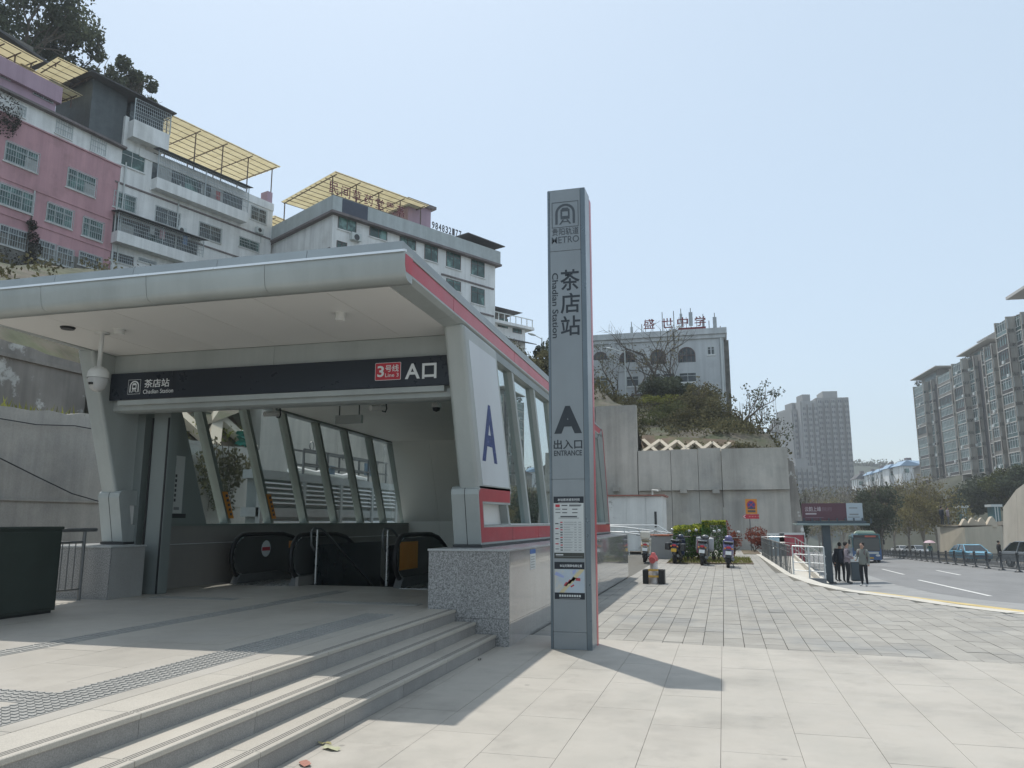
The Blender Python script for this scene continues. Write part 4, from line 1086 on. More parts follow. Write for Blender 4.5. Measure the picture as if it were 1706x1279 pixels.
m_barkp = mat('bark_pale', (.24, .215, .18), .95, var=.3, scale=3, bump=.4, bscale=15)
def leaves(mb, c, r, n, size, rnd, flat=0.0, shell=0.55):
    """n small leaf faces through an ellipsoid, denser towards its surface"""
    for _ in range(n):
        while True:
            p = Vector((rnd.uniform(-1, 1), rnd.uniform(-1, 1), rnd.uniform(-1, 1)))
            if p.length <= 1 and (p.length > shell or rnd.random() < .35): break
        q = Vector((c[0] + p.x * r[0], c[1] + p.y * r[1], c[2] + p.z * r[2]))
        a = Vector((rnd.gauss(0, 1), rnd.gauss(0, 1), rnd.gauss(0, .7))).normalized()
        b = a.orthogonal().normalized(); b = Matrix.Rotation(rnd.uniform(0, 6.28), 3, a) @ b
        s = size * rnd.uniform(.6, 1.3)
        cc = a.cross(b)
        mb.add([q - b * s, q + cc * s * .55, q + b * s, q - cc * s * .55], [(0, 1, 2, 3)])
def clumps(c, r, k, rnd, f=.42):
    """k smaller ellipsoids scattered over a big one"""
    out = []
    for _ in range(k):
        while True:
            p = Vector((rnd.uniform(-1, 1), rnd.uniform(-1, 1), rnd.uniform(-.9, 1)))
            if .35 < p.length <= 1: break
        s = rnd.uniform(.6, 1.25) * f
        out.append(((c[0] + p.x * r[0] * .78, c[1] + p.y * r[1] * .78, c[2] + p.z * r[2] * .78), (r[0] * s, r[1] * s, r[2] * s * .85)))
    return out
def branches(mb, p, d, ln, r, depth, rnd, spread=.55, up=.12, tips=None, n=5):
    q = p; pts = [p]; rs = [r]
    for i in range(3):
        d = (d + Vector((rnd.gauss(0, .10), rnd.gauss(0, .10), rnd.gauss(0, .06) + up * .4))).normalized(); q = q + d * ln / 3; pts.append(q); rs.append(r * (1 - .14 * (i + 1)))
    mb.tube(pts, rs, max(3, n), cap=False)
    if depth <= 0:
        if tips is not None: tips.append((q, d))
        return
    for k in range(rnd.choice((2, 3, 3)) if depth > 1 else 3):
        t = rnd.uniform(.45, 1.0); b = pts[0].lerp(pts[-1], t) if k else q
        a = d.orthogonal(); a = Matrix.Rotation(rnd.uniform(0, 6.28), 3, d) @ a
        nd = (d + a * rnd.uniform(spread * .6, spread * 1.4) + Vector((0, 0, up))).normalized()
        branches(mb, b, nd, ln * rnd.uniform(.6, .82), r * .56, depth - 1, rnd, spread, up, tips, n - 1)
def tree(name, base, h, w, label, m, seed, cat='tree', group=None, nleaf=2600, size=.16, k=16, trunk_f=.38, mb_=m_bark, crown_h=.66, lean=(0, 0), shell=.5, f=.42, depth=3):
    rnd = random.Random(seed); base = Vector(base)
    t = empty(name, base, label, cat, group)
    mb = MB(); top = base + Vector((lean[0], lean[1], h * trunk_f)); r0 = max(.05, h * .018)
    mb.tube([base - Vector((0, 0, .4)), base.lerp(top, .5) + Vector((rnd.uniform(-.1, .1), rnd.uniform(-.1, .1), 0)), top], [r0 * 1.25, r0, r0 * .8], 7)
    for _ in range(4):
        a = rnd.uniform(0, 6.28); branches(mb, top - Vector((0, 0, h * .05 * rnd.random())), Vector((math.cos(a) * .7, math.sin(a) * .7, 1)).normalized(), h * .25, r0 * .6, depth - 1, rnd)
    mb.build('trunk', mb_, t)
    c = base + Vector((lean[0] * 1.3, lean[1] * 1.3, h * (1 - crown_h / 2))); r = (w / 2, w / 2, h * crown_h / 2)
    cm = MB()
    cl = clumps(c, r, k, rnd, f)
    for cc, rr in cl: leaves(cm, cc, rr, nleaf // k, size, rnd, shell=shell)
    cm.build('crown', m, t)
    return t
def bush(name, base, r, label, m, seed, nleaf=900, size=.06, cat='shrub', group=None, k=7, m2=None):
    rnd = random.Random(seed); base = Vector(base); t = empty(name, base, label, cat, group)
    mb = MB()
    for _ in range(5): branches(mb, base - Vector((0, 0, .05)), Vector((rnd.uniform(-.6, .6), rnd.uniform(-.6, .6), 1)).normalized(), r[2] * .6, .02 * r[2] + .008, 1, rnd)
    mb.build('stem', m_bark, t)
    cm = MB(); c = base + Vector((0, 0, r[2]))
    for cc, rr in clumps(c, r, k, rnd, .5): leaves(cm, cc, rr, nleaf // k, size, rnd, shell=.6)
    cm.build('foliage', m, t); return t

# ------------------------------------------------------------------ retaining walls on the left
def wall_x(name, x, P, thick, m, label, joint=3.0, base=-.3):
    """wall along +Y at plane x facing +X; P = [(y, top)], panels with joints as parts"""
    w = empty(name, (x, P[0][0], 0), label, 'wall')
    rnd = random.Random(len(label))
    def top(y):
        for (a, za), (b, zb) in zip(P, P[1:]):
            if a <= y <= b: return za + (zb - za) * (y - a) / (b - a)
        return P[-1][1]
    y = P[0][0]
    while y < P[-1][0] - .05:
        y2 = min(y + joint * rnd.uniform(.85, 1.15), P[-1][0]); n = max(2, int((y2 - y) / .5))
        ys = [y + (y2 - .02 - y) * i / n for i in range(n + 1)]
        jit = [rnd.uniform(-.04, .04) for _ in ys]
        dx = rnd.uniform(-.025, .025)
        poly = [(ys[0], base)] + [(ys[-1], base)] + [(q, top(q) + j) for q, j in zip(ys[::-1], jit)]
        mb = MB(); mb.prism(poly, lambda p, t: (t, p[0], p[1]), x - thick, x + dx); mb.build('wall_panel', m, w)
        y = y2
    return w
wl = wall_x('retaining_wall', -15.0, [(-8, 3.9), (10, 3.95), (13, 4.02), (16.5, 4.25), (20, 3.95), (23.65, 3.98)], .5, m_conc, 'stained grey concrete retaining wall beside the station platform', 9)
# stained casting steps on its face
for z, d in ((2.05, -.06),):
    mb = MB(); n = 60; P_ = []
    mb.box(-15.0, -14.94 + d * .5, -8, 23.6, z, z + .05); mb.build('ledge', m_conc, wl)
w2 = wall_x('old_wall', -17.6, [(-8, 6.9), (8, 6.7), (12.5, 6.5), (15.5, 6.15), (18.2, 6.05)], .4, m_concd, 'old peeling plaster wall above the concrete retaining wall', 9, 3.6)
mb = MB(); mb.box(-18.0, -17.5, -8, 18.2, 5.75, 5.85); mb.build('coping', m_concd, w2)
w3 = wall_x('tall_wall', -15.4, [(23.7, 6.6), (27.05, 7.4), (34, 8.4), (44, 8.7), (48.2, 8.7)], .6, m_conc, 'tall grey concrete wall seen through the slanted windows', 5)
mb = MB(); rnd = random.Random(4)
# strip of soil between the two walls, with weeds
mb.hexa([(-17.7, -8, 3.0), (-15.2, -8, 3.0), (-15.2, 19, 3.0), (-17.7, 19, 3.0), (-17.7, -8, 4.05), (-15.3, -8, 3.75), (-15.3, 19, 3.8), (-17.7, 19, 4.15)])
mb.build('soil_bank', m_soil, kind='structure')
gm = MB()
for _ in range(700):
    y = rnd.uniform(8, 18.5); x = -15.15 - rnd.random() ** 2 * 1.2; z = 3.95 + rnd.uniform(-.05, .1)
    h = rnd.uniform(.1, .38); a = rnd.uniform(0, 6.28); dx, dy = math.cos(a) * .03, math.sin(a) * .03; bx, by = rnd.gauss(0, .1), rnd.gauss(0, .1)
    gm.add([(x - dx, y - dy, z), (x + dx, y + dy, z), (x + bx, y + by, z + h)], [(0, 1, 2)])
gm.build('weeds', m_grass, None, 'dry green weeds growing on top of the concrete retaining wall', 'weeds', kind='stuff')
# creeper hanging over the wall outside the first window
p = on_x(365, 790, -14.9)
cr = empty('wall_creeper', (-14.8, p.y, 0), 'leafy creeper hanging down the concrete wall outside the first window', 'plant')
cm = MB(); rnd = random.Random(8)
for k in range(26):
    y = p.y + rnd.gauss(0, .75); z = rnd.uniform(2.0, 3.9); leaves(cm, (-14.75, y - (3.9 - z) * .25, z), (.22, .42, .38), 60, .065, rnd)
cm.build('foliage', m_lfo, cr)
mb = MB()
for k in range(5): mb.tube([(-14.85, p.y + (k - 2) * .3, 4.0), (-14.8, p.y + (k - 2) * .3 + .1, 2.9), (-14.85, p.y + (k - 2) * .25, 1.9)], .012, 5)
mb.build('stem', m_bark, cr)
# green netting bundle on the wall top
p = on_x(405, 730, -15.3); rnd = random.Random(3)
nb = empty('green_netting', p, 'crumpled green netting lying on top of the concrete wall', 'netting')
mb = MB(); N_ = 9; V = []
for i in range(N_):
    for j in range(N_):
        V.append((-15.2 + rnd.uniform(-.2, .2), p.y - .35 + i * .09 + rnd.uniform(-.05, .05), p.z - .28 + j * .055 + rnd.uniform(-.06, .06)))
mb.add(V, [(i * N_ + j, i * N_ + j + 1, (i + 1) * N_ + j + 1, (i + 1) * N_ + j) for i in range(N_ - 1) for j in range(N_ - 1)])
mb.build('sheet', mat('net_green', (.02, .16, .12), .7, var=.5, scale=9), nb)
# cables slung along the wall
for k, (pts, lb) in enumerate((([(0, 697), (60, 707), (125, 709), (190, 721)], 'black cable slung along the upper part of the concrete wall'), ([(0, 763), (60, 793), (120, 822), (165, 835)], 'thin black cable running down across the concrete wall'))):
    mb = MB(); mb.tube([on_x(u, v, -14.9) for u, v in pts], .014, 5); mb.build('wall_cable', m_black, None, lb, 'cable')

# ------------------------------------------------------------------ hillside
base = [(-18.1, -40, 6.9), (-18.1, -8, 6.9), (-18.1, 8, 6.7), (-18.1, 14, 6.4), (-18.3, 18.2, 6.0), (-15.6, 19.2, 3.9), (-15.6, 23.7, 5.6), (-16.1, 27, 7.2), (-16.2, 36, 8.3), (-16.2, 48, 8.7), (-12, 48.9, 8.7), (-5.2, 48.9, 8.6), (-4.6, 49.2, 5.7), (0.9, 49.2, 5.8), (3.7, 50.5, 5.6), (4.9, 58, 2.5), (6.0, 78, -1.0), (9.5, 120, -3)]
def P3(u, v, D): q = pd(u, v, D); return (q.x, q.y, q.z)
terr = [(-62, -20, 21), (-55, 5, 20.5), P3(-120, 470, 49), P3(30, 462, 55), P3(190, 458, 62), P3(320, 470, 68), P3(455, 490, 72), P3(560, 520, 68), P3(640, 545, 71), P3(740, 560, 76), P3(830, 580, 82), P3(900, 620, 84), P3(985, 672, 80), P3(1080, 676, 79), P3(1160, 690, 80), P3(1230, 735, 82), P3(1270, 800, 88), P3(1290, 850, 130)]
rows = 9; rnd = random.Random(12); V = []; n = len(base)
def dens(P, k):
    out = []
    for a, b in zip(P, P[1:]):
        for i in range(k): out.append(Vector(a).lerp(Vector(b), i / k))
    out.append(Vector(P[-1])); return out
B_, T_ = dens(base, 5), dens(terr, 5)
grid = []
for j in range(rows + 1):
    t = j / rows; row = []
    for i, (a, b) in enumerate(zip(B_, T_)):
        q = a.lerp(b, t); prof = t ** .85
        q.z = a.z + (b.z - a.z) * prof
        if 0 < j < rows:
            nz = mnoise.noise(Vector((q.x * .12, q.y * .12, 3))); q.z += nz * 1.3; q.x += mnoise.noise(Vector((q.y * .2, q.z * .2, 1))) * .6
        row.append(q)
    grid.append(row)
for ex, dz in ((14, .6), (60, 4), (220, 10)):
    row = []
    for i, q in enumerate(grid[rows]):
        out = Vector((-1, .35, 0)) if i < len(T_) * .55 else Vector((.0, 1, 0))
        row.append(q + out.normalized() * ex + Vector((0, 0, dz if i < len(T_) * .6 else -dz * .4)))
    grid.append(row)
V = [p for r in grid for p in r]; m_ = len(B_)
mb = MB(); mb.add(V, [(j * m_ + i, j * m_ + i + 1, (j + 1) * m_ + i + 1, (j + 1) * m_ + i) for j in range(len(grid) - 1) for i in range(m_ - 1)], True)
mb.build('hillside', mat('hillside', (.085, .075, .055), .95, var=.35, scale=.6, bump=.6, bscale=4, col2=(.05, .06, .028), c2scale=.35, c2lo=.42, c2hi=.56), kind='structure')
# undergrowth over the hillside that is in view
um = MB(); rnd = random.Random(17)
def hill_at(i, j): return grid[j][i]
for w_ in range(1000):
    i = rnd.randrange(0, m_ - 6) if w_ < 330 else rnd.randrange(45, m_ - 3); j = rnd.randrange(1, rows + 1)
    q = hill_at(i, j)
    if q.x < -45 or q.x > 6: continue
    s = rnd.uniform(.5, 1.2); leaves(um, q + Vector((0, 0, s * .4)), (s, s, s * .7), 42, .12, rnd)
um.build('undergrowth', m_lfo, None, 'low olive undergrowth covering the hillside', 'undergrowth', kind='stuff')
# concrete lattice on two slopes
def lattice(name, o, a, b, na, nb_, w, label):
    """o corner, a along, b up the slope"""
    t = empty(name, o, label, 'slope lattice'); o = Vector(o); a = Vector(a); b = Vector(b); nn = a.cross(b).normalized()
    for i in range(na + nb_ + 1):
        for sg in (1, -1):
            # diagonal ribs clipped to the panel
            s0 = (i - nb_) / na if sg > 0 else i / na
            p = (s0, 0); q = (s0 + nb_ / na * (1 if sg > 0 else -1), 1)
            t0, t1 = 0.0, 1.0
            dx = q[0] - p[0]
            for lim, sign in ((0, 1), (1, -1)):
                # keep 0 <= x <= 1
                f0 = (p[0] - lim) * sign; f1 = (q[0] - lim) * sign
                if f0 < 0 and f1 < 0: t1 = -1
                elif f0 < 0: t0 = max(t0, f0 / (f0 - f1))
                elif f1 < 0: t1 = min(t1, f0 / (f0 - f1))
            if t1 - t0 < .05: continue
            A = o + a * (p[0] + dx * t0) + b * t0; B = o + a * (p[0] + dx * t1) + b * t1
            d = (B - A).normalized(); sd = d.cross(nn) * w / 2; up = nn * (.25 + (.02 if sg > 0 else 0))
            mb = MB(); mb.hexa([A - sd, A + sd, B + sd, B - sd, A - sd + up, A + sd + up, B + sd + up, B - sd + up]); mb.build('rib', m_latt, t)
    return t
lattice('slope_lattice', (-15.35, 18.6, 3.9), (0, 4.6, 0), (-3.4, .4, 4.4), 2, 2, .42, 'pale concrete lattice on the slope above the wall outside the window')
mb = MB(); mb.quad((-15.4, 18.4, 3.85), (-15.4, 23.6, 3.85), (-19, 24, 8.2), (-19, 18.8, 8.2)); mb.build('slope', m_soil, kind='structure')
um = MB()
for _ in range(34): 
    a, b = rnd.random(), rnd.random(); s = rnd.uniform(.3, .6); leaves(um, (-15.5 - 3.3 * b, 18.6 + 4.6 * a, 4.1 + 4.2 * b), (s, s, s * .6), 50, .07, rnd)
um.build('slope_plants', m_grass, None, 'yellow green plants between the lattice ribs outside the window', 'plants', kind='stuff')

# ------------------------------------------------------------------ concrete wall at the back of the plaza
WY = 48.0
bw = empty('back_wall', (0, WY, 0), 'weathered grey concrete wall closing the plaza behind the hedges', 'wall')
def wpanel(u0, v0, u1, top0, top1, dy=0.0, bot=-1.6):
    pass
xs = [-15.2, -12.6, -9.9, -7.4, -4.88]
rnd = random.Random(6)
for a, b in zip(xs, xs[1:]):
    mb = MB(); mb.box(a + .015, b - .015, WY - .25 + rnd.uniform(-.02, .02), WY + .5, -.5, 8.65 + rnd.uniform(-.05, .05)); mb.build('wall_panel', m_conc, bw)
xs = [-4.86, -2.9, -1.3, .05, 3.78]
for k, (a, b) in enumerate(zip(xs, xs[1:])):
    zt = (5.85, 5.88, 5.92, 5.86)[k]
    for z0, z1 in ((-.6, 3.4), (3.42, zt)):
        mb = MB(); d = rnd.uniform(-.02, .02) + (0 if k < 3 else -.10); bt = .10 if z0 < 0 else .0
        mb.hexa([(a + .012, WY - .35 + d, z0), (b - .012, WY - .35 + d, z0), (b - .012, WY + .5, z0), (a + .012, WY + .5, z0), (a + .012, WY + d - .1, z1), (b - .012, WY + d - .1, z1), (b - .012, WY + .5, z1), (a + .012, WY + .5, z1)])
        mb.build('wall_panel', m_conc, bw)
# its return towards the road, stepping down
for k, (u0, u1, v) in enumerate(((0, 0, 0),)):
    mb = MB(); mb.hexa([(3.80, WY + .2, -1.6), (4.7, WY + .5, -1.6), (5.6, WY + 9, -1.6), (3.8, WY + 9, -1.6), (3.80, WY + .2, 5.2), (4.15, WY + .5, 5.0), (4.3, WY + 9, 4.0), (3.8, WY + 9, 4.0)]); mb.build('wall_return', m_concd, bw)
for u, v in ((1027, 815), (1095, 815), (1139, 818), (1193, 818)):
    q = on_y(u, v, WY - .4); mb = MB(); mb.box(q.x - .2, q.x + .2, WY - .6, WY - .3, q.z - .12, q.z + .12); mb.build('bracket_block', m_conc, bw)
lattice('slope_lattice', (-4.7, 48.6, 5.6), (5.3, 0, -.35), (0, 1.2, .95), 5, 1, .22, 'pale concrete lattice on the slope above the back wall')
mb = MB(); mb.quad((-4.8, 48.5, 5.55), (.9, 48.5, 5.2), (.9, 50.4, 6.6), (-4.8, 50.4, 7.1)); mb.build('slope', m_soil, kind='structure')
# ------------------------------------------------------------------ hillside apartment houses
m_pink = mat('wall_pink', (.53, .30, .33), .75, var=.07, scale=.5, streak=.22, bump=.06, bscale=20, col2=(.46, .26, .28), c2scale=.6)
m_wtile = mat('wall_white_tile', (.82, .825, .815), .6, var=.06, scale=.5, streak=.25, bump=.05, bscale=25, col2=(.68, .68, .66), c2scale=.35, c2lo=.5, c2hi=.7)
m_lil = mat('wall_lilac', (.43, .30, .37), .75, var=.06, scale=.5, streak=.15)
m_grime = mat('wall_grime', (.21, .20, .18), .9, var=.35, scale=.7, streak=.4, col2=(.10, .10, .085), c2scale=.5)
m_wframe = mat('window_frame_white', (.55, .58, .57), .5, var=.04)
m_bframe = mat('window_frame_brown', (.12, .085, .08), .5, var=.05)
m_wgl = mat('window_glass_green', (.035, .085, .075), .10, var=.5, scale=.9, spec=.6, col2=(.12, .22, .20), c2scale=.9)
m_wgd = mat('window_glass_dark', (.03, .04, .045), .12, var=.5, scale=.9, spec=.6, col2=(.10, .12, .12), c2scale=1.1)
m_curt = mat('curtain', (.40, .41, .40), .8, var=.15)
m_grille = mat('security_grille', (.42, .46, .47), .45, metal=.3, var=.08)
m_band = mat('floor_band', (.20, .17, .17), .8, var=.2, scale=1, streak=.2)
m_frameb = mat('awning_steel', (.12, .085, .07), .6, var=.15)
m_rooft = mat('roof_dark', (.085, .085, .09), .8, var=.2, scale=1.2)
def awn_mat():
    m = bpy.data.materials.new('awning_sheet'); m.use_nodes = True; N = m.node_tree.nodes; L = m.node_tree.links; N.remove(N['Principled BSDF'])
    geo = N.new('ShaderNodeNewGeometry'); n = N.new('ShaderNodeTexNoise'); n.inputs['Scale'].default_value = 1.1; n.inputs['Detail'].default_value = 6; L.new(geo.outputs['Position'], n.inputs['Vector'])
    mx = N.new('ShaderNodeMix'); mx.data_type = 'RGBA'; L.new(n.outputs['Fac'], mx.inputs[0]); mx.inputs[6].default_value = (.66, .61, .46, 1); mx.inputs[7].default_value = (.80, .76, .62, 1)
    d = N.new('ShaderNodeBsdfDiffuse'); t = N.new('ShaderNodeBsdfTranslucent'); L.new(mx.outputs[2], d.inputs[0]); L.new(mx.outputs[2], t.inputs[0])
    ms = N.new('ShaderNodeMixShader'); ms.inputs[0].default_value = .72; L.new(d.outputs[0], ms.inputs[1]); L.new(t.outputs[0], ms.inputs[2]); L.new(ms.outputs[0], N['Material Output'].inputs[0]); return m
m_awn = awn_mat()
def win_px(F, par, u0, v0, u1, v1, sl, frame=m_wframe, pane=m_wgl, grille=None, out=.0, nv=2, sill=True, curtain=False, hrow=True):
    """window on Face F from its box in the photo; sl = slope of the floor lines there"""
    uc, vc = (u0 + u1) / 2, (v0 + v1) / 2; hh = (v1 - v0) - abs(sl) * (u1 - u0); hh = max(hh, (v1 - v0) * .45)
    a0, _ = F.hit(u0, vc - sl * (u1 - u0) / 2); a1, _ = F.hit(u1, vc + sl * (u1 - u0) / 2)
    _, z0 = F.hit(uc, vc + hh / 2); _, z1 = F.hit(uc, vc - hh / 2)
    return win(F, par, a0, a1, z0, z1, frame, pane, grille, out, nv, sill, curtain, hrow)
def win(F, par, a0, a1, z0, z1, frame=m_wframe, pane=m_wgl, grille=None, out=0.0, nv=2, sill=True, curtain=False, hrow=True):
    if a1 < a0: a0, a1 = a1, a0
    t = .05; mb = MB()
    for q in ((a0, a1, z0, z0 + t), (a0, a1, z1 - t, z1), (a0, a0 + t, z0 + t, z1 - t), (a1 - t, a1, z0 + t, z1 - t)): mb.fbox(F, *q, -.02, .05)
    for i in range(1, nv): x = a0 + (a1 - a0) * i / nv; mb.fbox(F, x - t * .4, x + t * .4, z0 + t, z1 - t, -.02, .045)
    if hrow: zq = z0 + (z1 - z0) * .68; mb.fbox(F, a0 + t, a1 - t, zq - t * .4, zq + t * .4, -.02, .04)
    w = mb.build('window', frame, par)
    mb = MB(); mb.fbox(F, a0 + .03, a1 - .03, z0 + .03, z1 - .03, .004, .016); mb.build('pane', pane, w)
    if curtain: mb = MB(); mb.fbox(F, a0 + (a1 - a0) * .62, a1 - .06, z0 + .06, z0 + (z1 - z0) * .6, .017, .022); mb.build('curtain', m_curt, w)
    if sill: mb = MB(); mb.fbox(F, a0 - .08, a1 + .08, z0 - .10, z0 - .002, -.02, .10); mb.build('sill', m_wtile, w)
    if grille:
        g_ = MB(); o = out or .14; nb = max(4, int((a1 - a0) / .17))
        for i in range(nb + 1): x = a0 + (a1 - a0) * i / nb; g_.fbox(F, x - .011, x + .011, z0, z1, o, o + .02)
        for i in range(4): z = z0 + (z1 - z0) * i / 3; g_.fbox(F, a0, a1, z - .013, z + .013, o - .004, o + .024)
        for x in (a0, a1):
            for z in (z0, z1): g_.fbox(F, x - .012, x + .012, z - .012, z + .012, 0, o + .02)
        g_.build('grille', grille, w)
    return w
def band_px(F, par, u0, v0, u1, v1, h, out, m, name='floor_band'):
    a0, z0 = F.hit(u0, v0); a1, z1 = F.hit(u1, v1); z = (z0 + z1) / 2
    mb = MB(); mb.fbox(F, a0, a1, z - h / 2, z + h / 2, -.02, out); return mb.build(name, m, par)
def awning(F, par_name, label, a0, a1, z, n0, n1, zp, group=None, rise=0.0, posts=4, tip=0.0):
    """translucent roof sheet: along a0..a1, from n0 (back) to n1 (front), standing on zp"""
    t = empty(par_name, F.at((a0 + a1) / 2, zp, (n0 + n1) / 2), label, 'awning', group)
    zz = lambda n: z + rise * (n - n0) / (n1 - n0)
    k = max(3, int((a1 - a0) / 1.1))
    for i in range(k):
        x0 = a0 + (a1 - a0) * i / k; x1 = a0 + (a1 - a0) * (i + 1) / k; mb = MB(); e = .012 * (i % 2)
        mb.hexa([F.at(x0, zz(n0) + e, n0), F.at(x1 + .03, zz(n0) + e, n0), F.at(x1 + .03, zz(n1) + e, n1), F.at(x0, zz(n1) + e, n1), F.at(x0, zz(n0) + e + .008, n0), F.at(x1 + .03, zz(n0) + e + .008, n0), F.at(x1 + .03, zz(n1) + e + .008, n1), F.at(x0, zz(n1) + e + .008, n1)])
        mb.build('sheet', m_awn, t)
    npu = max(4, int((n1 - n0) / .85))
    for i in range(npu + 1):
        n = n0 + .1 + (n1 - n0 - .2) * i / npu; mb = MB(); mb.bar(F.at(a0 + .05, zz(n) - .045, n), F.at(a1 - .05, zz(n) - .045, n), .045); mb.build('purlin', m_frameb, t)
    for i in range(posts):
        x = a0 + .3 + (a1 - a0 - .6) * i / (posts - 1); mb = MB(); mb.bar(F.at(x, zz(n0 + .1) - .11, n0 + .1), F.at(x, zz(n1 - .25) - .11, n1 - .25), .07); mb.build('rafter', m_frameb, t)
        for n in (n1 - .9, n0 + .25):
            mb = MB(); mb.bar(F.at(x, zp, n), F.at(x, zz(n) - .11, n), .08); mb.build('post', m_frameb, t)
    return t

# ---- pink house
FP = Face(pd(190, 400, 62.4), 10.9)
ph = empty('pink_house', FP.at(-6, 18, -4), 'pink tiled apartment house with barred windows on the hillside', 'building')
K = 2.665
def c1(x0, y0, x1, y1): return x0 / K, y0 / K, x1 / K, y1 / K
zt = FP.hit(100, 225)[1]; zbot = FP.hit(120, 462)[1] - 2.5
a_l = FP.hit(-60, 300)[0]
mb = MB(); mb.fbox(FP, a_l, 0, zbot, zt, -9, 0); mb.build('wall', m_pink, ph)
zg = FP.hit(120, 425)[1]
mb = MB(); mb.fbox(FP, a_l, -.3, zbot, zg, -.5, .03); mb.build('grimy_base', m_grime, ph)
# white strip with small windows under the eave
a0, z0 = FP.hit(60, 212); _, z1 = FP.hit(60, 180); zs0 = z0; zs1 = z1
mb = MB(); mb.fbox(FP, a_l, -.02, z0, z1, -.3, .025); mb.build('white_strip', m_wtile, ph)
mb = MB(); mb.fbox(FP, a_l, .1, z1, z1 + .18, -.6, .45); mb.build('eave', m_band, ph)
mb = MB(); mb.fbox(FP, a_l, 0, z0 - .1, z0, -.3, .10); mb.build('floor_band', m_pink, ph)
for (x0, y0, x1, y1) in ((85, 465, 112, 525), (248, 515, 320, 622), (402, 592, 468, 697)): win_px(FP, ph, *c1(x0, y0, x1, y1), .45, m_wframe, m_wgd, m_grille, .08)
for (x0, y0, x1, y1) in ((20, 622, 167, 772), (297, 740, 422, 880)): win_px(FP, ph, *c1(x0, y0, x1, y1), .42, m_wframe, m_wgl, m_grille, .2, 3, curtain=True)
for (x0, y0, x1, y1) in ((-8, 805, 145, 958), (205, 893, 320, 1023), (365, 957, 454, 1078)): win_px(FP, ph, *c1(x0, y0, x1, y1), .40, m_wframe, m_wgl, m_grille, .2, 3)
for (x0, y0, x1, y1) in ((-6, 990, 118, 1120), (168, 1060, 242, 1168), (250, 1088, 322, 1193), (348, 1110, 448, 1205)): win_px(FP, ph, *c1(x0, y0, x1, y1), .36, m_wframe, m_wgd, m_grille, .15, 3)
for (u0, v0, u1, v1) in ((0, 293, 184, 366), (0, 345, 184, 425)): band_px(FP, ph, u0, v0, u1, v1, .12, .06, m_pink)
for u0, v0, v1 in ((57, 318, 365),):
    a, z = FP.hit(u0, v0); _, zb = FP.hit(u0, v1); mb = MB(); mb.tube([FP.at(a, z, .08), FP.at(a, zb, .08)], .05, 6); mb.build('drain_pipe', m_wframe, ph)
a = -.12; mb = MB(); mb.tube([FP.at(a, FP.hit(187, 300)[1], .1), FP.at(a, zbot, .1)], .06, 6); mb.build('drain_pipe', m_wframe, ph)
# lilac penthouse set on the roof, with dark tiled roof behind
zl1 = FP.hit(40, 113)[1]; al = FP.hit(100, 160)[0]
mb = MB(); mb.fbox(FP, a_l, al, zt, zl1, -7, -.4); mb.build('penthouse', m_lil, ph)
mb = MB(); mb.fbox(FP, a_l, al + .2, zl1 - 1.25, zl1 + .05, -7, -.05); mb.build('parapet', m_lil, ph)
FP2 = Face(FP.at(0, 0, -.4), 10.9)
for (x0, y0, x1, y1) in ((0, 310, 45, 362), (147, 392, 235, 458)): win_px(FP2, ph, *c1(x0, y0, x1, y1), .45, m_wframe, m_wgd, m_grille, .08, 2, False)
awning(FP, 'roof_awning', 'yellowed awning sheet over the roof of the pink house', a_l, FP.hit(75, 110)[0] - .3, FP.hit(30, 75)[1] - .3, -5.5, .2, zl1, 'rooftop awnings on the hillside houses', posts=4)
awning(FP, 'roof_awning', 'low yellowed awning sheet between the pink house and the dark caged balcony', FP.hit(40, 90)[0], FP.hit(140, 165)[0], FP.hit(100, 132)[1] - .2, -4.5, -.2, zl1 - .6, 'rooftop awnings on the hillside houses', posts=4)
mb = MB(); mb.fbox(FP, a_l, al + 1, zl1 + 2.2, zl1 + 5.6, -12, -5.8); up_ = mb.build('upper_block', m_grime, ph)
mb = MB(); mb.hexa([FP.at(a_l, zl1 + 5.6, -13), FP.at(al + 2, zl1 + 4.6, -13), FP.at(al + 2, zl1 + 4.4, -5), FP.at(a_l, zl1 + 5.4, -5), FP.at(a_l, zl1 + 5.8, -13), FP.at(al + 2, zl1 + 4.8, -13), FP.at(al + 2, zl1 + 4.6, -5), FP.at(a_l, zl1 + 5.6, -5)]); mb.build('roof', m_rooft, up_)

# ---- white house with the caged balconies
FW = Face(pd(190, 400, 62.4), 18.0)
wh = empty('white_house', FW.at(8, 18, -4), 'grimy white tiled apartment house with caged balconies on the hillside', 'building')
aR = FW.hit(452, 400)[0]; zb = FW.hit(320, 470)[1] - 4
zr = FW.hit(420, 338)[1]
mb = MB(); mb.fbox(FW, .02, aR, zb, zr, -10, 0); mb.build('wall', m_wtile, wh)
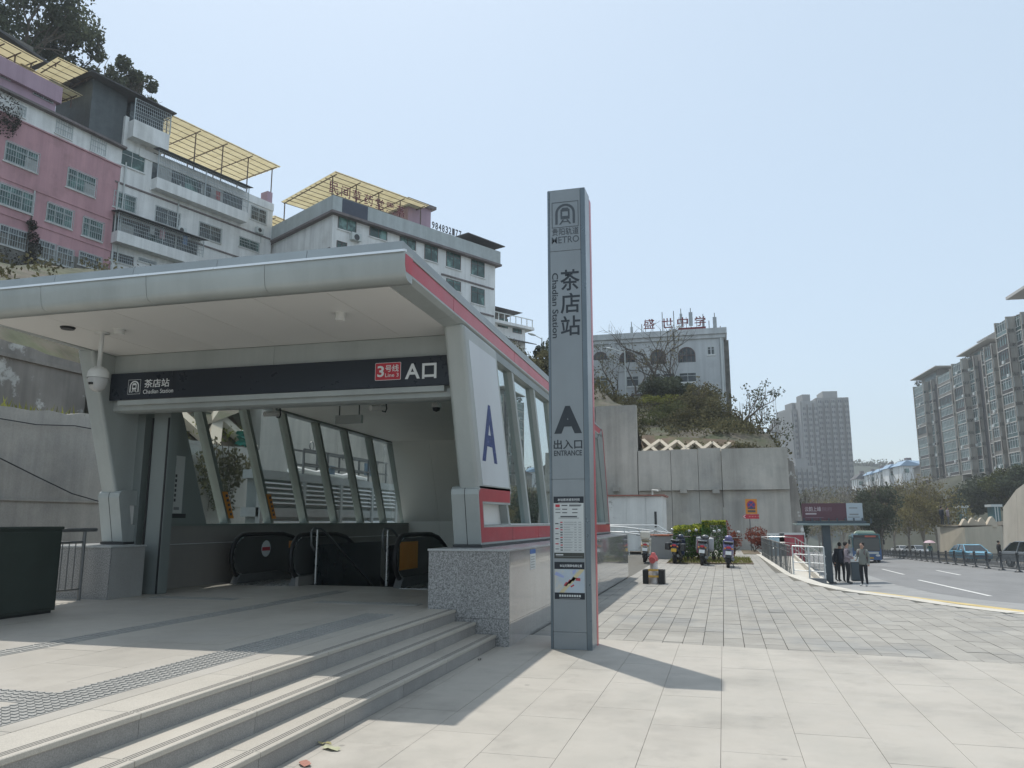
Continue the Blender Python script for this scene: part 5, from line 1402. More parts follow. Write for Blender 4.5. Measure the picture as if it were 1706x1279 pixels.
# left upper part is one floor higher
aM = FW.hit(272, 250)[0]; zU = FW.hit(210, 200)[1]
mb = MB(); mb.fbox(FW, .02, aM * .55, zr, zU + .4, -9, -.02); mb.build('upper_wall', m_wtile, wh)
m_cage = mat('cage_shadow', (.028, .032, .033), .8, var=.3)
def cage(u0, v0, u1, v1, sl, parapet, label=None, out=.9, open_top=True):
    uc, vc = (u0 + u1) / 2, (v0 + v1) / 2; hh = max((v1 - v0) - abs(sl) * (u1 - u0), 20)
    a0, _ = FW.hit(u0, vc - sl * (u1 - u0) / 2); a1, _ = FW.hit(u1, vc + sl * (u1 - u0) / 2); _, z0 = FW.hit(uc, vc + hh / 2); _, z1 = FW.hit(uc, vc - hh / 2)
    mb = MB(); mb.fbox(FW, a0, a1, z0 - parapet, z0, 0, out); bal = mb.build('balcony', m_wtile, wh)
    mb = MB(); mb.fbox(FW, a0 + .02, a1 - .02, z0, z1, .004, .05); mb.build('recess', m_wgd, bal)
    for k in range(max(1, int((a1 - a0) / 2.6))):
        x = a0 + .5 + k * 2.6
        if x + 1.4 < a1: mb = MB(); mb.fbox(FW, x, x + 1.3, z0 + .1, z1 - .5, .05, .07); mb.build('door', m_wgl if k % 2 else m_curt, bal)
    g_ = MB(); nb = int((a1 - a0) / .16)
    for i in range(nb + 1): x = a0 + (a1 - a0) * i / nb; g_.fbox(FW, x - .011, x + .011, z0, z1, out - .03, out - .01)
    for i in range(6): z = z0 + (z1 - z0) * i / 5; g_.fbox(FW, a0, a1, z - .014, z + .014, out - .04, out - .005)
    for x in (a0, (a0 + a1) / 2, a1): g_.fbox(FW, x - .03, x + .03, z0, z1, out - .05, out)
    g_.build('cage', m_grille, bal)
    mb = MB(); mb.hexa([FW.at(a0 - .2, z1 + .25, 0), FW.at(a1 + .2, z1 + .25, 0), FW.at(a1 + .2, z1 + .02, out + .35), FW.at(a0 - .2, z1 + .02, out + .35), FW.at(a0 - .2, z1 + .31, 0), FW.at(a1 + .2, z1 + .31, 0), FW.at(a1 + .2, z1 + .07, out + .35), FW.at(a0 - .2, z1 + .07, out + .35)]); mb.build('canopy', m_rooft, bal)
    return a0, a1, z0, z1
cage(675 / K, 685 / K, 1076 / K, 950 / K, .37, .95)
cage(497 / K, 962 / K, 876 / K, 1143 / K, .27, .9)
for (x0, y0, x1, y1, fr, gl, gr) in ((527, 652, 642, 768, m_wframe, m_wgl, None), (1113, 912, 1182, 996, m_wframe, m_wgd, m_grille), (503, 842, 602, 950, m_wframe, m_wgl, m_grille), (688, 910, 797, 1020, m_wframe, m_wgd, m_grille), (883, 982, 981, 1083, m_wframe, m_wgd, m_grille), (1061, 1048, 1149, 1122, m_wframe, m_wgl, m_grille), (490, 1110, 590, 1185, m_bframe, m_wgd, m_grille), (615, 1145, 690, 1175, m_wframe, m_wgd, m_grille)):
    win_px(FW, wh, *c1(x0, y0, x1, y1), .36, fr, gl, gr, .12)
for (u0, v0, u1, v1) in ((191, 302, 450, 398), (188, 366, 450, 440)): band_px(FW, wh, u0, v0, u1, v1, .14, .08, m_band)
mb = MB(); mb.fbox(FW, aM * .4, aR, zr, zr + .75, -.25, .12); mb.build('parapet', m_wtile, wh)
mb = MB(); mb.fbox(FW, aR - .6, aR, zr + .75, zr + 2.0, -1.2, -.2); mb.build('chimney', m_lil, wh)
for s in (.35, 5.3):
    mb = MB(); mb.tube([FW.at(s, zr - 1, .1), FW.at(s, zb, .1)], .06, 6); mb.build('drain_pipe', m_wframe, wh)
# dark sheet-metal room with barred balcony on the roof
a0 = FW.hit(105, 190)[0]; a1 = FW.hit(180, 185)[0]; a2 = FW.hit(272, 235)[0]
zc0, zc1 = FW.hit(225, 215)[1] - .3, FW.hit(225, 180)[1]
rc = empty('roof_room', FW.at(1, zU, -2), 'dark metal rooftop room with a barred white balcony on the white house', 'rooftop room')
mb = MB(); mb.fbox(FW, .3 - 3.0, .2, zU - 3.2, zc1 + 1.1, -6, -.3); mb.build('metal_wall', mat('sheet_metal_dark', (.10, .115, .12), .55, metal=.3, var=.15, streak=.2), rc)
aa, ab = .25, FW.hit(272, 235)[0]
z_p1 = FW.hit(225, 208)[1]; z_p0 = FW.hit(225, 237)[1]; z_g1 = FW.hit(225, 172)[1]
mb = MB(); mb.fbox(FW, aa, ab, z_p0, z_p1, -3.5, .9); mb.build('balcony', m_wtile, rc)
mb = MB(); mb.fbox(FW, aa + .1, ab - .1, z_p1, z_g1, -3.4, .0); mb.build('recess', m_wgd, rc)
g_ = MB(); nb = int((ab - aa) / .17)
for i in range(nb + 1): x = aa + (ab - aa) * i / nb; g_.fbox(FW, x - .012, x + .012, z_p1, z_g1, .86, .885)
for i in range(7): z = z_p1 + (z_g1 - z_p1) * i / 6; g_.fbox(FW, aa, ab, z - .014, z + .014, .855, .89)
for x in (aa, ab): g_.fbox(FW, x - .04, x + .04, z_p1, z_g1, .83, .9)
g_.build('cage', m_grille, rc)
mb = MB(); mb.hexa([FW.at(aa - 4, z_g1 + .9, -6), FW.at(ab + .3, z_g1 + .35, -6), FW.at(ab + .3, z_g1 + .1, 1.2), FW.at(aa - 3.6, z_g1 + .65, .6), FW.at(aa - 4, z_g1 + 1.0, -6), FW.at(ab + .3, z_g1 + .45, -6), FW.at(ab + .3, z_g1 + .2, 1.2), FW.at(aa - 3.6, z_g1 + .75, .6)]); mb.build('roof', m_rooft, rc)
awning(FW, 'roof_awning', 'yellowed awning sheet standing behind the dark rooftop room', FW.hit(95, 100)[0], FW.hit(255, 165)[0], FW.hit(180, 132)[1] - .2, -5, .1, z_g1 + .4, 'rooftop awnings on the hillside houses', posts=4)
awning(FW, 'roof_awning', 'large yellowed awning sheet on tall posts over the roof of the white house', FW.hit(275, 230)[0], FW.hit(462, 282)[0], FW.hit(400, 250)[1], -6, .5, zr + .7, 'rooftop awnings on the hillside houses', posts=5)

awning(FW, 'roof_awning', 'small yellowed awning sheet between the white house and the corner house', aR + .1, aR + 4.2, FW.hit(472, 366)[1], -3, .2, FW.hit(470, 400)[1], 'rooftop awnings on the hillside houses', posts=3)
# outdoor units and washing on the white house
rnd = random.Random(44)
for F_, par, spots in ((FW, wh, ((300, 385), (430, 385))),):
    for u, v in spots:
        a, z = F_.hit(u, v); mb = MB(); mb.fbox(F_, a - .42, a + .42, z - .3, z + .3, .02, .40); ac_ = mb.build('air_conditioner', m_wframe, par, bevel=.03, seg=1)
        mb = MB(); mb.prism([(a - .1 + .2 * math.cos(2 * math.pi * k / 12), z + .2 * math.sin(2 * math.pi * k / 12)) for k in range(12)], lambda p, t: F_.at(p[0], p[1], t), .40, .415); mb.build('fan', m_dark, ac_)
        mb = MB(); mb.tube([F_.at(a + .3, z - .3, .06), F_.at(a + .35, z - 1.1, .05)], .03, 5); mb.build('pipe', m_wframe, ac_)
for k, (u, v) in enumerate(((245, 385), (262, 392), (300, 402), (330, 318), (355, 328))):
    a, z = FW.hit(u, v); mb = MB(); mb.fbox(FW, a - .22, a + .22, z - .45, z + .35, .72, .75); mb.build('washing', [m_curt, m_pink, mat('washing_blue', (.12, .2, .35), .8), m_curt, mat('washing_red', (.4, .1, .1), .8)][k], wh)
# ---- white corner house with the roof lettering
FB = Face(pd(825, 450, 83), 29.6)
aL = FB.hit(553, 400)[0]; bh = empty('corner_house', FB.at(-10, 18, -5), 'white corner house with roof lettering and green-paned windows', 'building')
zp = FB.hit(690, 378)[1]; zb = FB.hit(700, 560)[1] - 4
mb = MB(); mb.fbox(FB, aL, 0, zb, zp, -13, 0); mb.build('wall', m_wtile, bh)
# deep parapet with dark eave line
ze = FB.hit(690, 397)[1]
mb = MB(); mb.fbox(FB, aL - .35, .35, ze, zp + .25, -13.3, .45); mb.build('parapet', mat('parapet_grey', (.46, .50, .50), .7, var=.08, streak=.2), bh)
mb = MB(); mb.fbox(FB, aL - .45, .45, ze - .22, ze, -13.4, .58); mb.build('eave', m_band, bh)
mb = MB(); q0 = FB.hit(566, 335)[0]; q1 = FB.hit(608, 345)[0]; mb.fbox(FB, q0, q1, ze + .05, zp + .2, .45, .50); mb.build('dark_board', mat('board_navy', (.05, .06, .09), .5), bh)
SB = .345
K2 = 3.552
def c2(x0, y0, x1, y1): return 420 + x0 / K2, 260 + y0 / K2, 420 + x1 / K2, 260 + y1 / K2
for (x0, y0, x1, y1) in ((508, 320, 616, 462), (695, 385, 798, 505), (873, 452, 968, 565), (1020, 500, 1098, 635), (1148, 550, 1234, 680), (1295, 600, 1374, 725), (1148, 718, 1234, 808), (1295, 765, 1374, 890), (500, 495, 560, 560)):
    win_px(FB, bh, *c2(x0, y0, x1, y1), SB, m_bframe, m_wgl, None, 0, 2, True)
band_px(FB, bh, 735, 456, 822, 482, .16, .10, m_band); band_px(FB, bh, 800, 521, 822, 527, .16, .10, m_band)
# side wall towards the white house
FBs = Face(FB.at(aL, 0, 0), 29.6 - 90)
mb = MB(); mb.fbox(FBs, 0.2, 9, ze - 3.4, ze - 3.2, -.1, .12); mb.build('floor_band', m_band, bh)
mb = MB(); p = FB.at(FB.hit(600, 395)[0], FB.hit(600, 395)[1], .35); mb.fbox(FB, *(lambda q: (q - .5, q + .5))(FB.hit(590, 397)[0]), FB.hit(590, 402)[1], FB.hit(590, 390)[1], .02, .45); ac = mb.build('air_conditioner', m_wframe, bh)
for i in range(1):
    mb = MB(); q = FB.hit(590, 397); 
    mb.prism([(q[0] + .28 * math.cos(2 * math.pi * k / 14), q[1] + .28 * math.sin(2 * math.pi * k / 14)) for k in range(14)], lambda p, t: FB.at(p[0], p[1], t), .45, .47); mb.build('fan', m_dark, ac)
awning(FB, 'roof_awning', 'pale yellow awning sheet over the roof of the corner house', aL - .3, FB.hit(708, 350)[0], FB.hit(630, 318)[1] + .1, -9, .6, zp + .2, 'rooftop awnings on the hillside houses', posts=5)
# stair head and small roof behind
mb = MB(); q0 = FB.hit(690, 360)[0]; q1 = FB.hit(728, 375)[0]; mb.fbox(FB, q0, q1, zp + .2, zp + 2.9, -5, -1); sh = mb.build('stair_head', m_lil, bh)
mb = MB(); mb.fbox(FB, q0 - .3, q1 + .4, zp + 2.9, zp + 3.2, -5.3, -.6); mb.build('roof', m_band, sh)
mb = MB(); q0 = FB.hit(770, 400)[0]; mb.hexa([FB.at(q0, zp + 1.1, -4), FB.at(.6, zp + 1.0, -4), FB.at(.6, zp + .75, .9), FB.at(q0, zp + .85, .9), FB.at(q0, zp + 1.18, -4), FB.at(.6, zp + 1.08, -4), FB.at(.6, zp + .83, .9), FB.at(q0, zp + .93, .9)]); mb.build('roof_sheet', m_rooft, bh)
# roof lettering, each character standing on the parapet
rs_ = empty('roof_lettering', FB.at(aL + 8, zp + .25, .35), 'dark red roof lettering standing along the parapet of the corner house', 'sign')
m_rl = mat('roof_letter_red', (.16, .03, .045), .6, var=.1)
FBl = Face(FB.at(0, 0, .30), 29.6)
spots = [(556, 319), (576, 326), (594.5, 329.5), (614, 337), (632.5, 342), (650, 349), (667, 356)]
for ch, (u, v) in zip('民间草药堂熏蒸', spots):
    a, z = FBl.hit(u, v); s = .95
    text('character', ch, FBl.at(a - s / 2, zp + .45, 0), FBl.d, Z_, s, 1.05, m_rl, rs_, .0, .008)
    mb = MB(); mb.fbox(FBl, a - .02, a + .02, zp + .2, zp + .5, -.06, -.01); mb.build('stand', m_frameb, rs_)
for ch, (u, v) in zip(('13', ), ((715, 372),)): pass
for k, ch in enumerate('984832177'):
    u = 722 + k * 5.6; a, z = FBl.hit(u, 380 + k * 2.0); text('digit', ch, FBl.at(a - .2, zp + .35, 0), FBl.d, Z_, .36, .75, mat('roof_digit', (.09, .085, .09), .6), rs_, .0, .03)
# ---- small grey-roofed house further along
FD = Face(pd(875, 560, 96), 33)
aL2 = FD.hit(815, 540)[0]; dh = empty('hill_house', FD.at(-4, 20, -4), 'small white house with a dark hipped roof and terrace railing', 'building')
zt2 = FD.hit(850, 545)[1]; zb2 = FD.hit(860, 620)[1] - 3
mb = MB(); mb.fbox(FD, aL2, 0, zb2, zt2, -9, 0); mb.build('wall', m_wtile, dh)
mb = MB(); mb.fbox(FD, aL2, .8, zt2, zt2 + .35, -9.5, .8); mb.build('terrace', m_wtile, dh)
for k in range(8):
    x = aL2 + (0.6 - aL2) * k / 7; mb = MB(); mb.fbox(FD, x - .04, x + .04, zt2 + .35, zt2 + 1.3, .62, .70); mb.build('rail_post', m_wframe, dh)
mb = MB(); mb.fbox(FD, aL2, .7, zt2 + 1.25, zt2 + 1.33, .60, .72); mb.build('top_rail', m_wframe, dh)
mb = MB(); mb.fbox(FD, aL2 + 1, -1.0, zt2 + .35, zt2 + 2.6, -8, -2.2); mb.build('attic', m_grime, dh)
mb = MB(); za = zt2 + 2.5; mb.add([FD.at(aL2 - .2, za, -9), FD.at(.4, za, -9), FD.at(.4, za, -.8), FD.at(aL2 - .2, za, -.8), FD.at(aL2 + 2, za + 1.1, -5), FD.at(-2.2, za + 1.1, -5)], [(0, 3, 2, 1), (3, 2, 5, 4), (0, 1, 5, 4), (0, 4, 3), (1, 2, 5)]); mb.build('roof', m_rooft, dh)
mb = MB(); z_ = FD.hit(855, 558)[1]; zq = FD.hit(860, 568)[1]; mb.hexa([FD.at(aL2, zq, 0), FD.at(.2, zq, 0), FD.at(.9, zq - .3, 1.1), FD.at(aL2, zq - .3, 1.1), FD.at(aL2, zq + .2, 0), FD.at(.2, zq + .2, 0), FD.at(.9, zq - .2, 1.1), FD.at(aL2, zq - .2, 1.1)]); mb.build('eave', m_rooft, dh)
for (u0, v0, u1, v1) in ((829, 526, 846, 549), (854, 538, 869, 558)): win_px(FD, dh, u0, v0, u1, v1, .4, m_bframe, m_wgl, None, 0, 3, False)
# ---- trees above the houses
grp = 'trees on the hill above the houses'
q = pd(40, 60, 72); tree('hill_tree', (q.x, q.y, q.z - 8), 15, 13, 'large dark tree rising behind the pink house', m_lfd, 31, 'tree', grp, 7500, .22, 26, f=.36)
q = pd(115, 80, 78); tree('hill_tree', (q.x, q.y, q.z - 8), 11.5, 8, 'dark round tree beside the largest tree above the pink house', m_lfd, 32, 'tree', grp, 4200, .22, 20, f=.36)
q = pd(195, 135, 82); tree('hill_tree', (q.x, q.y, q.z - 6), 9, 6.5, 'small dark tree above the dark rooftop room', m_lfd, 33, 'tree', grp, 3000, .22, 16, f=.36)
q = pd(235, 150, 84); tree('hill_tree', (q.x, q.y, q.z - 5), 7.0, 4.5, 'smallest dark tree beside the awnings of the white house', m_lfd, 34, 'tree', grp, 1800, .22, 12, f=.36)
# dark hanging creeper on the pink house
cv = empty('house_creeper', FP.at(-6, 18, .3), 'dark dry creeper hanging down the pink house', 'plant'); cm = MB(); rnd = random.Random(2)
for (u, v, r) in ((10, 175, 1.0), (14, 195, .9), (8, 215, .8), (16, 205, .7), (50, 375, .45), (52, 395, .5), (55, 415, .6), (48, 430, .6), (10, 440, 1.2), (40, 450, 1.2), (-8, 455, 1.5)):
    a, z = FP.hit(u, v); leaves(cm, FP.at(a, z, .25), (r * .5, r, r * .9), 170, .09, rnd)
cm.build('foliage', leaf_mat('leaf_dry', (.055, .05, .04), .4, .2), cv)
mb = MB(); a, z = FP.hit(52, 360); mb.tube([FP.at(a, z, .1), FP.at(a - .2, z - 2, .15), FP.at(a, z - 5, .1)], .05, 5); mb.build('stem', m_bark, cv)
# bush and lamp behind the canopy
q = pd(893, 600, 60); tree('hill_bush', (q.x, q.y, q.z - 3.0), 4.2, 4.2, 'dark bushy tree behind the station canopy beside the pylon', m_lfo, 41, 'tree', None, 2600, .12, 14, .2)
q = pd(914, 590, 62); tree('hill_bush', (q.x, q.y, q.z - 3.4), 4.8, 3.0, 'dark bushy tree half hidden behind the grey pylon', m_lfd, 42, 'tree', None, 1500, .12, 10, .2)
def lamp(name, p, h, arm, label, two=False):
    t = empty(name, p, label, 'street lamp'); p = Vector(p); mb = MB(); mb.tube([p, p + Vector((0, 0, h))], [.07, .045], 8); mb.build('pole', m_wframe, t)
    mb = MB(); e = p + Vector((arm[0], arm[1], h + .25)); mb.tube([p + Vector((0, 0, h - .1)), e], .035, 6); mb.build('arm', m_wframe, t)
    d = Vector((arm[0], arm[1], .2)).normalized(); mb = MB(); mb.tube([e - d * .1, e + d * .25, e + d * .55], [.05, .12, .06], 8); mb.build('lamp_head', m_wframe, t); return t
q = pd(903, 600, 64); lamp('street_lamp', (q.x, q.y, q.z - 2), 3.9, (-.6, -.1), 'slim street lamp behind the bushes beside the pylon')
# ------------------------------------------------------------------ school building on the hill
m_sch = mat('school_white', (.60, .62, .63), .7, var=.05, scale=.4, streak=.22, col2=(.42, .44, .45), c2scale=.25, c2lo=.5, c2hi=.7)
SYY = 80.0
xr = on_y(1207, 600, SYY).x; xl = on_y(930, 600, SYY).x
zt = on_y(1120, 560, SYY).z; zb = 8.0
sc_ = empty('school_building', ((xl + xr) / 2, SYY + 6, 12), 'white school building with arched windows and roof lettering on the wooded hill', 'building')
mb = MB(); mb.box(xl, xr, SYY, SYY + 14, zb, zt); mb.build('wall', m_sch, sc_)
mb = MB(); mb.box(xl - .3, xr + .35, SYY - .35, SYY + 14.3, zt - .05, zt + .55); mb.build('parapet', m_sch, sc_)
mb = MB(); mb.box(xl - .15, xr + .2, SYY - .18, SYY + 14.1, zt - .45, zt - .06); mb.build('cornice', m_sch, sc_)
mb = MB(); mb.box(xr + .002, xr + .5, SYY + 1, SYY + 9, zt - 7.5, zt - .5); mb.build('side_bay', m_grime, sc_)
mb = MB(); q = on_y(1021, 600, SYY).x; mb.box(q - .35, q + .35, SYY - .3, SYY + .01, zb, zt - .46); mb.build('pilaster', m_sch, sc_)
mb = MB(); q = on_y(1202, 600, SYY).x; mb.tube([(q, SYY - .15, zt - .5), (q, SYY - .15, zb)], .10, 6); mb.build('drain_pipe', m_wframe, sc_)
for u0, u1 in ((1160, 1198),):
    a, b = on_y(u0, 600, SYY).x, on_y(u1, 600, SYY).x; k = 9
    for i in range(k + 1):
        x = a + (b - a) * i / k; mb = MB(); mb.box(x - .05, x + .05, SYY - .06, SYY + .01, zb, zt - 2.6 if i % 3 else zt - .6); mb.build('rib', m_sch, sc_)
def arch(u0, v0, u1, v1, rect):
    a = on_y(u0, v1, SYY); b = on_y(u1, v0, SYY); cx, r = (a.x + b.x) / 2, (b.x - a.x) / 2; zs = max(a.z, b.z - r)
    def prof(r_, e): return [(cx - r_, a.z + e)] + [(cx + r_ * math.cos(R_(180 - 15 * i)), zs + r_ * math.sin(R_(180 - 15 * i))) for i in range(13)] + [(cx + r_, a.z + e)]
    P, Q = prof(r, 0), prof(r - .10, .1)
    mb = MB()
    for i in range(len(P) - 1):
        p0, p1, q1, q0 = P[i], P[i + 1], Q[i + 1], Q[i]
        mb.hexa([(p0[0], SYY - .06, p0[1]), (p1[0], SYY - .06, p1[1]), (p1[0], SYY + .01, p1[1]), (p0[0], SYY + .01, p0[1]), (q0[0], SYY - .06, q0[1]), (q1[0], SYY - .06, q1[1]), (q1[0], SYY + .01, q1[1]), (q0[0], SYY + .01, q0[1])])
    for k in range(1, 4): x = cx - r + 2 * r * k / 4; hgt = math.sqrt(max(0, r * r - (x - cx) ** 2)); mb.box(x - .035, x + .035, SYY - .05, SYY - .01, a.z, zs + hgt - .05)
    mb.box(cx - r, cx + r, SYY - .055, SYY - .01, zs - .04, zs + .04)
    w = mb.build('window', m_bframe, sc_)
    n = len(P); mb = MB(); mb.add([(p[0], SYY - .012, p[1]) for p in P], [tuple(range(n))]); mb.build('pane', m_wgd, w)
for q in ((988, 585, 1012, 600), (1032, 584, 1058, 604), (1084, 581, 1109, 607), (1130, 577, 1158, 604)): arch(*q, 1)
def fwin(u0, v0, u1, v1, nv=2):
    a = on_y(u0, v1, SYY); b = on_y(u1, v0, SYY); F_ = Face(Vector((a.x, SYY, 0)), 90)
    win(F_, sc_, 0, b.x - a.x, a.z, b.z, m_wframe, m_wgd, None, 0, nv, True)
for q in ((1179, 577, 1190, 591), (988, 628, 1013, 646), (1044, 626, 1064, 644), (1082, 622, 1100, 640), (1106, 621, 1124, 638), (1132, 620, 1160, 637)): fwin(*q)
# low outbuilding in front
mb = MB(); a = on_y(1055, 668, SYY - 5); b = on_y(1083, 658, SYY - 5); 
lo = empty('outbuilding', (a.x, SYY - 4, a.z - 1), 'low white outbuilding below the school among bushes', 'building')
mb.box(a.x, b.x, SYY - 5, SYY - 2, a.z - 2.5, b.z); mb.build('wall', m_sch, lo)
mb = MB(); mb.box(a.x - .2, b.x + .2, SYY - 5.2, SYY - 1.8, b.z, b.z + .15); mb.build('roof', m_band, lo)
# roof lettering and antennas
sg = empty('school_lettering', (on_y(1120, 550, SYY).x, SYY, zt + .5), 'dark red Chinese lettering on the school roof', 'sign')
m_sl = mat('school_letter', (.20, .035, .04), .6, var=.1)
ux = [1081.5, 1112, 1137.5, 1166.5]
for k, (ch, u) in enumerate(zip('盛世中学', ux)):
    a = on_y(u - 9, 549 - k * 1.6, SYY); b = on_y(u + 9, 531.5 - k * 1.6, SYY)
    text('character', ch, (a.x, SYY - .2, a.z), X_, Z_, b.x - a.x, b.z - a.z, m_sl, sg, 0, .012)
    for x in (a.x + .2, b.x - .2): mb = MB(); mb.bar((x, SYY - .12, zt + .5), (x, SYY - .12, b.z), .05); mb.build('stand', m_frameb, sg)
a = on_y(1130, 551, SYY); b = on_y(1176, 547, SYY); mb = MB(); mb.box(a.x, b.x, SYY - .25, SYY - .2, a.z, a.z + .24); mb.build('red_bar', m_sl, sg)
rnd = random.Random(5)
ants = [(1052, 536, 1), (1069, 540, 0), (1103, 520, 0), (1122, 518, 0), (1134, 514, 1), (1150, 513, 2), (1171, 523, 1), (1181, 534, 0), (1190, 521, 2), (1200, 543, 2), (1028, 550, 0), (1123, 541, 2), (1204, 548, 0)]
for k, (u, v, ty) in enumerate(ants):
    yy = SYY + 1 + rnd.uniform(0, 4); p = on_y(u, v, yy)
    t = empty('roof_antenna', (p.x, yy, zt + .5), 'thin roof antenna mast standing on the school roof', 'antenna', 'antennas on the school roof')
    mb = MB(); mb.tube([(p.x, yy, zt + .5), (p.x, yy, p.z)], .045, 5); mb.build('mast', m_steeld, t)
    if ty:
        mb = MB(); w = .13 if ty == 1 else .2; h = .9 if ty == 1 else 1.5; z_ = p.z - .5 - h if ty == 2 else p.z - h - .6; mb.box(p.x - w, p.x + w, yy - .15, yy + .1, z_, z_ + h); mb.build('panel', mat('antenna_grey', (.28, .31, .33), .5), t)
# lamp below the school
q = on_y(1043, 668, SYY - 6); lamp('street_lamp', (q.x, SYY - 6, q.z - 2), on_y(1043, 585, SYY - 6).z - q.z + 2, (-1.2, -.3), 'white street lamp standing in front of the school windows')
# ------------------------------------------------------------------ trees and bushes on the slope
def bare(name, base, h, label, seed, depth=4, spread=.6, lean=(0, 0, 1), nleaf=0, lm=None, ls=.1, m=m_bark, group=None, r=None):
    rnd = random.Random(seed); t = empty(name, base, label, 'tree', group); mb = MB(); tips = []
    branches(mb, Vector(base) - Vector((0, 0, .4)), Vector(lean).normalized(), h * .42, (r or h * .018) * 1.5, depth, rnd, spread, .08, tips, 6)
    mb.build('trunk', m, t)
    if nleaf:
        cm = MB()
        for _ in range(nleaf):
            q, d = rnd.choice(tips); leaves(cm, q, (h * .06, h * .06, h * .05), 1, ls, rnd, shell=0)
        cm.build('crown', lm or m_lfb, t)
    return t
q = on_y(1085, 660, 76); bare('bare_tree', (q.x, 76, q.z - 1.5), 9.5, 'leafless tree spreading in front of the school arches', 51, 5, .62)
q = on_y(1060, 662, 77); bare('bare_tree', (q.x, 77, q.z - 1), 6.0, 'small leafless tree beside the white street lamp', 52, 4, .6, nleaf=200, lm=m_lfo)
q = on_y(1027, 660, 77); bare('bare_tree', (q.x, 77, q.z - 1), 6.0, 'small twiggy tree below the school window by the pylon', 53, 4, .5, nleaf=300, lm=m_lfo)
q = on_y(1250, 748, 56); bare('leaning_tree', (q.x - 1.0, 56, q.z - 1.5), 6.2, 'leaning tree with drooping vines at the end of the back wall', 54, 4, .7, (.42, 0, 1), 700, m_lfd, .09, r=.16)
# vines hanging from it
rnd = random.Random(14); tips = []
vn = bpy.data.objects['leaning_tree']; mb = MB()
for _ in range(40):
    x = q.x + rnd.uniform(-.6, 1.9); z = q.z + rnd.uniform(1.2, 4.2); ln = rnd.uniform(.8, 2.6); mb.tube([(x, 56 + rnd.uniform(-.8, .8), z), (x + rnd.uniform(-.2, .2), 56, z - ln * .5), (x + rnd.uniform(-.3, .3), 56, max(q.z - 1.4, z - ln))], .012, 3, False)
mb.build('vines', m_bark, vn)
def ev(u, v, D, h, w, label, m, seed, n=2600, size=.13, k=16, grp=None, name='slope_tree'):
    q = pd(u, v, D); return tree(name, (q.x, q.y, q.z), h, w, label, m, seed, 'tree', grp, n, size, k, .22, crown_h=.86)
g_ = 'trees and bushes on the school slope'
ev(1100, 692, 73, 4.0, 3.8, 'dark evergreen standing before the school facade', m_lfd, 61, 5200, .12, 24, g_)
ev(1132, 692, 72, 4.3, 4.6, 'dense dark evergreen beside the first one before the school', m_lfd, 62, 5200, .12, 24, g_)
ev(1160, 702, 66, 3.5, 4.2, 'brownish olive bush below the blank end of the school', m_lfo, 63, 4200, .11, 20, g_)
ev(1183, 738, 60, 3.9, 4.4, 'broad olive bush spilling over the back wall', m_lfo, 64, 4600, .10, 20, g_)
ev(1213, 752, 57, 2.6, 3.4, 'low dark bush at the corner of the back wall', m_lfd, 65, 3200, .09, 16, g_)
ev(1150, 745, 58, 3.4, 4.6, 'scrubby brown bush behind the pale lattice', m_lfo, 66, 2600, .09, 14, g_)
ev(1120, 715, 62, 2.6, 4.4, 'low mossy bush on the ledge below the school', m_lfm, 67, 2000, .09, 12, g_)
ev(1095, 690, 68, 2.0, 4.0, 'yellowish low bush beside the low outbuilding', m_grass, 68, 1500, .09, 10, g_)
ev(1080, 722, 60, 1.8, 4.5, 'grassy tuft above the tall part of the back wall', m_lfm, 69, 1500, .08, 10, g_)
ev(1020, 682, 60, 1.2, 4.5, 'weedy tuft on top of the tall back wall beside the pylon', m_lfo, 70, 1200, .08, 10, g_)
ev(1245, 760, 56, 2.2, 2.6, 'small dark bush at the foot of the leaning tree', m_lfd, 71, 1400, .08, 10, g_)

q = on_y(1120, 670, 74); bare('bare_tree', (q.x, 74, q.z - 1.5), 8.0, 'leafless tree rising out of the dark evergreens', 55, 5, .6, nleaf=250, lm=m_lfb)
q = on_y(1170, 705, 64); bare('bare_tree', (q.x, 64, q.z - 1.5), 5.0, 'low twiggy tree below the blank end of the school', 56, 4, .7, nleaf=350, lm=m_lfb)
q = on_y(1200, 740, 58); bare('bare_tree', (q.x, 58, q.z - 1.2), 3.8, 'brown twiggy tree over the low dark bush', 57, 4, .7, nleaf=300, lm=m_lfb)
um = MB(); rnd = random.Random(77)
for _ in range(260):
    x, y = rnd.uniform(-4.7, 3.7), 49.6 + rnd.random() ** 1.4 * 9; z = 5.9 + (y - 49) * .16 - max(0, x - 1) * .18; s_ = rnd.uniform(.35, .8); leaves(um, (x, y, z), (s_, s_, s_ * .7), 46, .085, rnd)
um.build('scrub', m_lfo, None, 'brown green scrub along the top of the back wall', 'scrub', kind='stuff')
